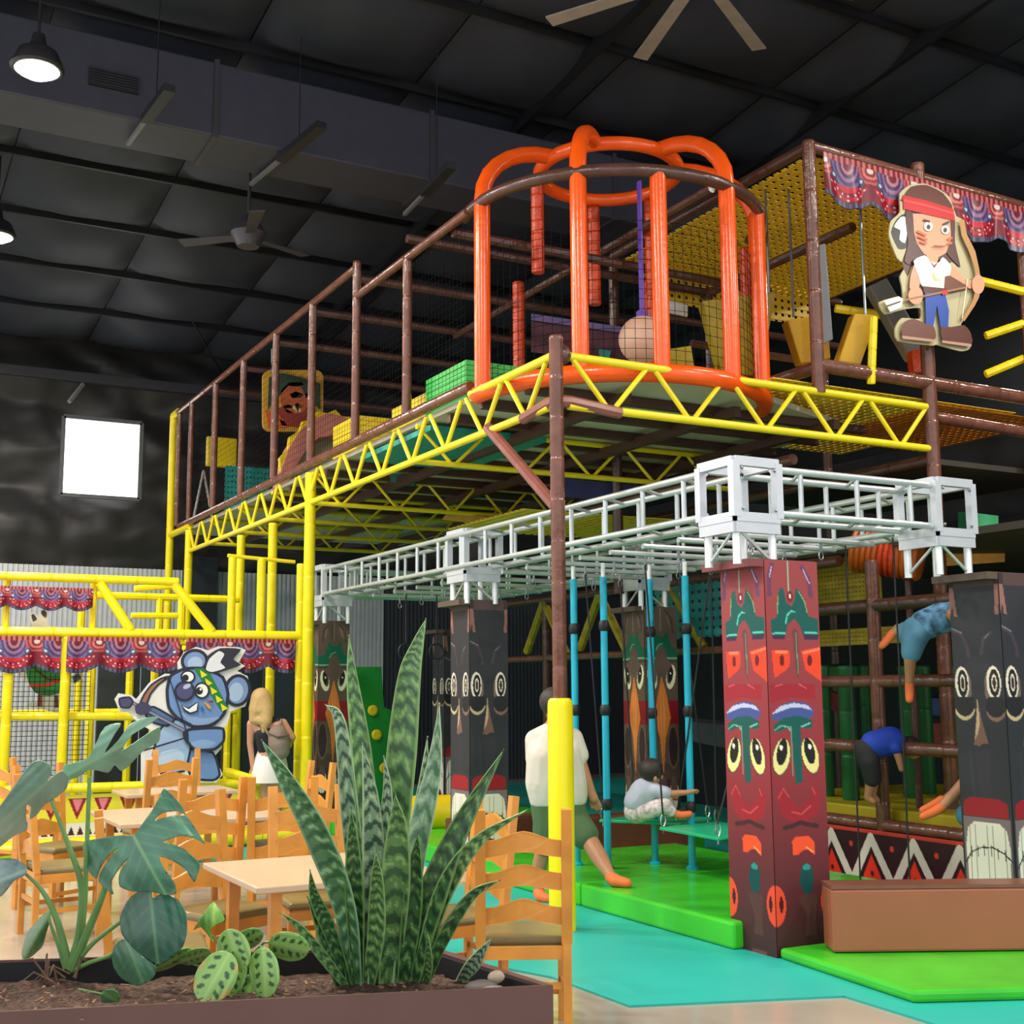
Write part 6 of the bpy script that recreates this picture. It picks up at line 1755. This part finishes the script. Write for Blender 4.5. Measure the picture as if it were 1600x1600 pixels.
def hand_joints(J, E_, wrist, hx, hy, o, dirx, diry, s=1.0, key='h'):
    """Palm and five unequal fingers added to a joint table."""
    J[key + 'palm'] = (hx, hy, o, 0.030 * s); E_.append((wrist, key + 'palm'))
    nx_, ny_ = -diry, dirx
    for i, (a, ln) in enumerate(((-0.9, 0.9), (-0.35, 1.15), (0.1, 1.2), (0.55, 1.1), (1.3, 0.7))):
        bx, by = hx + dirx * 4 * s + nx_ * a * 4.5 * s, hy + diry * 4 * s + ny_ * a * 4.5 * s
        ex, ey = bx + (dirx + nx_ * a * 0.12) * 9 * ln * s, by + (diry + ny_ * a * 0.12) * 9 * ln * s
        J[f'{key}f{i}'] = (bx, by, o + 0.004 * i, 0.010 * s); J[f'{key}g{i}'] = (ex, ey, o + 0.006 * i - 0.012, 0.008 * s)
        E_ += [(key + 'palm', f'{key}f{i}'), (f'{key}f{i}', f'{key}g{i}')]

CREAM = mat('cream linen shirt', '#ded2c6', 0.8, var=0.05); OLIVEG = mat('olive green shorts', '#4f6a45', 0.8, var=0.08)
ORS = mat('orange grip sock', '#f0763c', 0.7, var=0.05); HAIR_D = mat('dark hair', '#2b201b', 0.6, var=0.3, scale=40); HAIR_G = mat('short greying hair', '#332b28', 0.6, var=0.3, scale=40)
TAN = mat('tanned skin', '#b9835f', 0.5, var=0.06)
man = Fig('person', 'man in cream shirt, olive shorts and orange socks stepping onto the green mat', 9.70, (905, 1400))
J = {'pelvis': (876, 1258, 0, 0.12), 'waist': (872, 1225, 0, 0.12), 'chest': (866, 1178, 0, 0.12), 'neckb': (864, 1140, 0, 0.08), 'neck': (866, 1125, 0, 0.055), 'head': (867, 1108, 0, 0.085), 'crown': (866, 1090, 0, 0.085),
     'rsh': (892, 1150, 0.06, 0.062), 'rel': (911, 1204, 0.05, 0.05), 'rwr': (924, 1238, 0.03, 0.036), 'lsh': (838, 1152, 0.05, 0.062), 'lel': (850, 1205, 0.22, 0.043), 'lwr': (885, 1228, 0.32, 0.03),
     'rhip': (894, 1275, 0.03, 0.095), 'rkn': (921, 1314, -0.14, 0.07), 'rcalf': (938, 1342, -0.28, 0.066), 'ran': (954, 1369, -0.44, 0.04), 'rtoe': (974, 1379, -0.50, 0.034),
     'lhip': (860, 1278, -0.03, 0.095), 'lkn': (848, 1330, -0.02, 0.06), 'lcalf': (842, 1358, 0.0, 0.058), 'lan': (842, 1394, -0.06, 0.04), 'ltoe': (852, 1404, -0.12, 0.034)}
E_ = [('pelvis', 'waist'), ('waist', 'chest'), ('chest', 'neckb'), ('neckb', 'neck'), ('neck', 'head'), ('head', 'crown'), ('chest', 'rsh'), ('rsh', 'rel'), ('rel', 'rwr'), ('chest', 'lsh'), ('lsh', 'lel'), ('lel', 'lwr'),
      ('pelvis', 'rhip'), ('rhip', 'rkn'), ('rkn', 'rcalf'), ('rcalf', 'ran'), ('ran', 'rtoe'), ('pelvis', 'lhip'), ('lhip', 'lkn'), ('lkn', 'lcalf'), ('lcalf', 'lan'), ('lan', 'ltoe')]
hand_joints(J, E_, 'rwr', 928, 1248, 0.02, 0.35, 0.94, 1.25)
man.skin('body', J, E_, TAN, 0.0075)
man.skin('shirt', {'c': (853, 1180, 0, 0.155), 'c2': (880, 1180, 0.02, 0.15), 'w': (852, 1222, 0, 0.16), 'w2': (885, 1222, 0.02, 0.16), 'h': (856, 1243, 0, 0.155), 'h2': (888, 1241, 0.02, 0.155), 'n': (864, 1146, 0, 0.10), 'col': (866, 1132, 0, 0.066), 'rs': (896, 1153, 0.05, 0.078), 're': (905, 1180, 0.05, 0.078), 'ls': (836, 1156, 0.05, 0.082), 'le': (836, 1186, 0.1, 0.078)},
         [('c', 'w'), ('w', 'h'), ('c2', 'w2'), ('w2', 'h2'), ('w', 'w2'), ('h', 'h2'), ('c', 'c2'), ('c', 'n'), ('c2', 'n'), ('n', 'col'), ('n', 'rs'), ('c2', 'rs'), ('rs', 're'), ('c', 'ls'), ('n', 'ls'), ('ls', 'le')], CREAM)
man.skin('shorts', {'p': (858, 1258, 0, 0.15), 'p2': (886, 1256, 0.02, 0.15), 'rh': (896, 1282, 0.0, 0.128), 'rk': (913, 1304, -0.10, 0.115), 'lh': (858, 1284, -0.02, 0.13), 'lk': (852, 1318, -0.02, 0.105)},
         [('p', 'p2'), ('p2', 'rh'), ('rh', 'rk'), ('p', 'lh'), ('lh', 'lk')], OLIVEG)
for nm, a, b, c in (('sock', (954, 1370, -0.44, 0.046), (960, 1376, -0.47, 0.048), (980, 1380, -0.52, 0.038)), ('sock', (842, 1394, -0.06, 0.048), (845, 1401, -0.1, 0.048), (856, 1405, -0.14, 0.038))):
    man.skin(nm, {'a': a, 'b': b, 'c': c}, [('a', 'b'), ('b', 'c')], ORS)
hp = man.P(864, 1096, 0.0); hb = MB().ball(hp, (0.108, 0.115, 0.115), 16, 10); hb.obj('hair', HAIR_G, man.t, smooth=True)
MB().ball(man.P(889, 1108, 0.05), (0.02, 0.02, 0.032), 8, 6).obj('ear', TAN, man.t, smooth=True)

WSK = mat('fair skin', '#d0967a', 0.5, var=0.05); BLOND = mat('blond hair', '#c9a56b', 0.5, var=0.12, scale=60); BTOP = mat('black tank top', '#1c1c26', 0.8); WSKT = mat('white skirt', '#e6dfd8', 0.8, var=0.04); TAUPE = mat('taupe backpack', '#8d7a6c', 0.7, var=0.1)
wo = Fig('person', 'blond woman with a taupe backpack watching the toddler frame', 13.3, (425, 1322))
J = {'pelvis': (422, 1188, 0, 0.125), 'waist': (419, 1164, 0, 0.105), 'chest': (416, 1140, 0, 0.12), 'neckb': (411, 1124, 0, 0.06), 'neck': (409, 1116, 0, 0.045), 'head': (408, 1103, 0, 0.075), 'crown': (408, 1090, 0, 0.08),
     'lsh': (393, 1131, 0, 0.05), 'lel': (391, 1162, 0, 0.036), 'lwr': (394, 1192, -0.02, 0.026), 'rsh': (442, 1130, 0, 0.05), 'rel': (457, 1152, 0.03, 0.036), 'rwr': (452, 1166, 0.2, 0.026),
     'lhip': (413, 1206, 0, 0.085), 'lkn': (417, 1252, 0, 0.052), 'lcalf': (418, 1278, 0.01, 0.052), 'lan': (419, 1312, 0.01, 0.032), 'ltoe': (420, 1321, -0.06, 0.03),
     'rhip': (433, 1206, 0, 0.085), 'rkn': (434, 1252, 0, 0.052), 'rcalf': (432, 1278, 0.01, 0.052), 'ran': (429, 1312, 0.01, 0.032), 'rtoe': (430, 1321, -0.06, 0.03)}
E_ = [('pelvis', 'waist'), ('waist', 'chest'), ('chest', 'neckb'), ('neckb', 'neck'), ('neck', 'head'), ('head', 'crown'), ('chest', 'lsh'), ('lsh', 'lel'), ('lel', 'lwr'), ('chest', 'rsh'), ('rsh', 'rel'), ('rel', 'rwr'),
      ('pelvis', 'lhip'), ('lhip', 'lkn'), ('lkn', 'lcalf'), ('lcalf', 'lan'), ('lan', 'ltoe'), ('pelvis', 'rhip'), ('rhip', 'rkn'), ('rkn', 'rcalf'), ('rcalf', 'ran'), ('ran', 'rtoe')]
hand_joints(J, E_, 'lwr', 395, 1201, -0.03, 0.05, 1.0, 0.8)
wo.skin('body', J, E_, WSK, 0.0075)
wo.skin('tank_top', {'c': (417, 1146, 0, 0.135), 'w': (419, 1166, 0, 0.122), 'n': (414, 1130, 0, 0.10), 'l': (403, 1130, 0, 0.05), 'r': (434, 1128, 0, 0.05)}, [('c', 'w'), ('c', 'n'), ('n', 'l'), ('n', 'r')], BTOP)
c0 = wo.P(422, 1222)
MB().lathe([(0.20, 0.0), (0.195, 0.12), (0.165, 0.26), (0.125, 0.36), (0.12, 0.40)], (c0.x, c0.y, c0.z), 22).obj('skirt', WSKT, wo.t, smooth=True)
wo.skin('long_hair', {'a': (408, 1091, -0.02, 0.115), 'b': (401, 1108, -0.06, 0.088), 'b2': (415, 1108, -0.06, 0.088), 'c': (396, 1124, -0.09, 0.05), 'c2': (416, 1126, -0.1, 0.066), 'd': (412, 1142, -0.12, 0.028)},
        [('a', 'b'), ('a', 'b2'), ('b', 'c'), ('b2', 'c2'), ('b', 'b2'), ('c', 'c2'), ('c2', 'd')], BLOND)
bp = wo.t
pk = wo.skin('backpack', {'a': (436, 1162, -0.16, 0.115), 'b': (434, 1148, -0.15, 0.105), 'c': (438, 1172, -0.16, 0.105)}, [('a', 'b'), ('a', 'c')], TAUPE)
MB().path([wo.P(419, 1146, -0.22), wo.P(434, 1152, -0.27), wo.P(452, 1148, -0.22)], 0.01, 6).obj('backpack_flap_seam', mat('dark seam', '#5c4d44', 0.7), wo.t)
for x in (404, 440):
    MB().path([wo.P(x, 1124, -0.06), wo.P(x + (8 if x < 420 else -4), 1136, -0.14), wo.P(x + (16 if x < 420 else -6), 1148, -0.16)], 0.014, 6).obj('backpack_strap', TAUPE, wo.t)

LBL = mat('pale blue tee', '#b9bfcf', 0.8, var=0.06); FLOR = mat('white floral trousers', '#d9c7c6', 0.8, var=0.5, scale=28)
kd = Fig('person', 'small dark-haired child in pale blue tee sitting on the rear swing board', 10.2, (1020, 1284))
kd.dy = -5
J = {'pelvis': (996, 1270, 0, 0.095), 'waist': (996, 1256, 0, 0.09), 'chest': (1008, 1240, 0, 0.095), 'neck': (1018, 1229, 0, 0.04), 'head': (1022, 1217, 0, 0.07), 'crown': (1020, 1206, 0, 0.08), 'nose': (1033, 1219, -0.01, 0.02),
     'rsh': (1022, 1239, -0.06, 0.04), 'rel': (1050, 1245, -0.09, 0.03), 'rwr': (1076, 1243, -0.1, 0.022), 'lsh': (1012, 1240, 0.08, 0.04), 'lel': (1036, 1250, 0.14, 0.03), 'lwr': (1058, 1252, 0.15, 0.022),
     'rhip': (1004, 1274, -0.07, 0.06), 'rkn': (1040, 1262, -0.1, 0.045), 'ran': (1056, 1278, -0.1, 0.03), 'rtoe': (1072, 1279, -0.1, 0.026), 'lhip': (1004, 1274, 0.07, 0.06), 'lkn': (1044, 1262, 0.1, 0.045), 'lan': (1052, 1278, 0.08, 0.03), 'ltoe': (1066, 1279, 0.08, 0.026)}
E_ = [('pelvis', 'waist'), ('waist', 'chest'), ('chest', 'neck'), ('neck', 'head'), ('head', 'crown'), ('head', 'nose'), ('chest', 'rsh'), ('rsh', 'rel'), ('rel', 'rwr'), ('chest', 'lsh'), ('lsh', 'lel'), ('lel', 'lwr'), ('pelvis', 'rhip'), ('rhip', 'rkn'), ('rkn', 'ran'), ('ran', 'rtoe'), ('pelvis', 'lhip'), ('lhip', 'lkn'), ('lkn', 'lan'), ('lan', 'ltoe')]
hand_joints(J, E_, 'rwr', 1084, 1241, -0.1, 0.98, 0.1, 0.6)
kd.skin('body', J, E_, TAN, 0.0075)
kd.skin('tee', {'c': (1006, 1243, 0, 0.118), 'w': (996, 1258, 0, 0.115), 'n': (1017, 1233, 0, 0.07), 'r': (1024, 1240, -0.06, 0.06), 're': (1040, 1244, -0.08, 0.055), 'l': (1012, 1241, 0.08, 0.06), 'le': (1026, 1246, 0.11, 0.05)}, [('c', 'w'), ('c', 'n'), ('c', 'r'), ('r', 're'), ('c', 'l'), ('l', 'le')], LBL)
kd.skin('trousers', {'p': (994, 1272, 0, 0.105), 'rh': (1006, 1273, -0.07, 0.08), 'rk': (1038, 1263, -0.1, 0.066), 'ra': (1048, 1272, -0.1, 0.05), 'lh': (1006, 1273, 0.07, 0.08), 'lk': (1042, 1262, 0.1, 0.066), 'la': (1048, 1272, 0.09, 0.05)}, [('p', 'rh'), ('rh', 'rk'), ('rk', 'ra'), ('p', 'lh'), ('lh', 'lk'), ('lk', 'la')], FLOR)
for o_ in (-0.1, 0.08):
    kd.skin('sock', {'a': (1056, 1277, o_, 0.034), 'b': (1064, 1279, o_, 0.034), 'c': (1078, 1277, o_, 0.03)}, [('a', 'b'), ('b', 'c')], ORS)
MB().ball(kd.P(1017, 1208, 0.0), (0.10, 0.105, 0.098), 16, 10).obj('hair', HAIR_D, kd.t, smooth=True)
MB().ball(kd.P(1024, 1222, -0.09), (0.016, 0.016, 0.024), 8, 6).obj('ear', TAN, kd.t, smooth=True)

STRIPE = mat('striped blue shirt', '#5f8fb4', 0.8, var=0.75, scale=16); DENIM = mat('light blue shorts', '#5c93b0', 0.8, var=0.1); BLUE_S = mat('royal blue shirt', '#1c3fb4', 0.7, var=0.1); DARKP = mat('dark trousers', '#2c2a2e', 0.8)
cl = Fig('person', 'climbing child in striped shirt and light blue shorts with orange socks inside the frame', 9.6, (1420, 1092))
J = {'pelvis': (1432, 986, 0, 0.10), 'waist': (1450, 975, 0, 0.095), 'chest': (1482, 962, 0.03, 0.10), 'neck': (1504, 950, 0.04, 0.045), 'head': (1514, 942, 0.04, 0.075), 'crown': (1520, 934, 0.04, 0.08),
     'rhip': (1428, 1000, -0.05, 0.07), 'rkn': (1422, 1030, -0.08, 0.048), 'ran': (1421, 1070, -0.05, 0.03), 'rtoe': (1421, 1088, -0.08, 0.028), 'lhip': (1424, 990, 0.06, 0.07), 'lkn': (1404, 984, 0.1, 0.048), 'lan': (1392, 992, 0.1, 0.03), 'ltoe': (1382, 1006, 0.1, 0.028),
     'rsh': (1486, 962, -0.1, 0.04), 'rel': (1500, 975, -0.12, 0.03), 'rwr': (1512, 968, -0.1, 0.022), 'lsh': (1486, 958, 0.12, 0.04), 'lel': (1502, 970, 0.14, 0.03)}
E_ = [('pelvis', 'waist'), ('waist', 'chest'), ('chest', 'neck'), ('neck', 'head'), ('head', 'crown'), ('pelvis', 'rhip'), ('rhip', 'rkn'), ('rkn', 'ran'), ('ran', 'rtoe'), ('pelvis', 'lhip'), ('lhip', 'lkn'), ('lkn', 'lan'), ('lan', 'ltoe'), ('chest', 'rsh'), ('rsh', 'rel'), ('rel', 'rwr'), ('chest', 'lsh'), ('lsh', 'lel')]
cl.skin('body', J, E_, TAN, 0.0075)
cl.skin('shirt', {'c': (1470, 966, 0.02, 0.125), 'w': (1445, 976, 0, 0.12), 'n': (1492, 956, 0.03, 0.09)}, [('c', 'w'), ('c', 'n')], STRIPE)
cl.skin('shorts', {'p': (1432, 986, 0, 0.118), 'r': (1427, 1004, -0.05, 0.095), 'rk': (1424, 1020, -0.07, 0.08), 'l': (1416, 988, 0.07, 0.085)}, [('p', 'r'), ('r', 'rk'), ('p', 'l')], DENIM)
cl.skin('sock', {'a': (1421, 1068, -0.05, 0.036), 'b': (1421, 1080, -0.06, 0.036), 'c': (1421, 1093, -0.1, 0.032)}, [('a', 'b'), ('b', 'c')], ORS)
cl.skin('sock', {'a': (1394, 990, 0.1, 0.036), 'b': (1388, 998, 0.1, 0.036), 'c': (1378, 1009, 0.1, 0.03)}, [('a', 'b'), ('b', 'c')], ORS)
ly = Fig('person', 'lying child in blue shorts with orange socks on the yellow pad', 9.1, (1500, 1290))
J = {'pelvis': (1530, 1282, 0, 0.10), 'waist': (1552, 1284, 0, 0.095), 'chest': (1585, 1282, 0.0, 0.10), 'neck': (1608, 1276, 0, 0.045), 'head': (1622, 1272, 0, 0.075), 'crown': (1632, 1268, 0, 0.08),
     'rhip': (1520, 1276, -0.06, 0.07), 'rkn': (1506, 1226, -0.06, 0.05), 'ran': (1468, 1264, -0.06, 0.032), 'rtoe': (1446, 1275, -0.06, 0.028), 'lhip': (1520, 1280, 0.06, 0.07), 'lkn': (1502, 1234, 0.08, 0.05), 'lan': (1474, 1252, 0.06, 0.032), 'ltoe': (1452, 1266, 0.06, 0.028)}
E_ = [('pelvis', 'waist'), ('waist', 'chest'), ('chest', 'neck'), ('neck', 'head'), ('head', 'crown'), ('pelvis', 'rhip'), ('rhip', 'rkn'), ('rkn', 'ran'), ('ran', 'rtoe'), ('pelvis', 'lhip'), ('lhip', 'lkn'), ('lkn', 'lan'), ('lan', 'ltoe')]
ly.skin('body', J, E_, TAN, 0.0075)
ly.skin('shorts', {'p': (1528, 1282, 0, 0.118), 'r': (1512, 1272, -0.06, 0.09), 'l': (1512, 1274, 0.07, 0.09)}, [('p', 'r'), ('p', 'l')], DENIM)
ly.skin('shirt', {'c': (1580, 1282, 0, 0.12), 'w': (1552, 1284, 0, 0.112)}, [('c', 'w')], BLUE_S)
for o_, dy in ((-0.06, 0), (0.06, -10)):
    ly.skin('sock', {'a': (1472, 1260 + dy, o_, 0.038), 'b': (1464, 1266 + dy, o_, 0.038), 'c': (1442, 1276 + dy, o_, 0.03)}, [('a', 'b'), ('b', 'c')], ORS)
bl = Fig('person', 'bending child in royal blue shirt behind the brown upright', 10.2, (1390, 1250))
J = {'pelvis': (1356, 1172, 0, 0.075), 'waist': (1368, 1164, 0, 0.08), 'chest': (1395, 1158, 0, 0.10), 'neck': (1412, 1160, 0, 0.045), 'head': (1420, 1166, 0, 0.07), 'crown': (1426, 1172, 0, 0.075),
     'rsh': (1398, 1164, -0.09, 0.042), 'rel': (1404, 1184, -0.1, 0.03), 'rwr': (1408, 1202, -0.1, 0.022), 'rhip': (1356, 1184, -0.06, 0.06), 'rkn': (1362, 1216, -0.06, 0.05), 'ran': (1356, 1246, -0.04, 0.032), 'rtoe': (1364, 1252, -0.06, 0.028),
     'lhip': (1356, 1184, 0.06, 0.06), 'lkn': (1366, 1214, 0.08, 0.05), 'lan': (1362, 1244, 0.06, 0.032), 'ltoe': (1370, 1250, 0.06, 0.028)}
E_ = [('pelvis', 'waist'), ('waist', 'chest'), ('chest', 'neck'), ('neck', 'head'), ('head', 'crown'), ('chest', 'rsh'), ('rsh', 'rel'), ('rel', 'rwr'), ('pelvis', 'rhip'), ('rhip', 'rkn'), ('rkn', 'ran'), ('ran', 'rtoe'), ('pelvis', 'lhip'), ('lhip', 'lkn'), ('lkn', 'lan'), ('lan', 'ltoe')]
bl.skin('body', J, E_, TAN, 0.0075)
bl.skin('shirt', {'c': (1392, 1158, 0, 0.122), 'w': (1366, 1164, 0, 0.118), 'r': (1400, 1168, -0.09, 0.06)}, [('c', 'w'), ('c', 'r')], BLUE_S)
bl.skin('trousers', {'p': (1356, 1174, 0, 0.115), 'r': (1357, 1190, -0.06, 0.085), 'rk': (1362, 1218, -0.06, 0.066), 'l': (1357, 1190, 0.06, 0.085), 'lk': (1366, 1216, 0.08, 0.066)}, [('p', 'r'), ('r', 'rk'), ('p', 'l'), ('l', 'lk')], DARKP)
MB().ball(bl.P(1422, 1166, 0.0), (0.09, 0.09, 0.085), 12, 8).obj('hair', HAIR_D, bl.t, smooth=True)
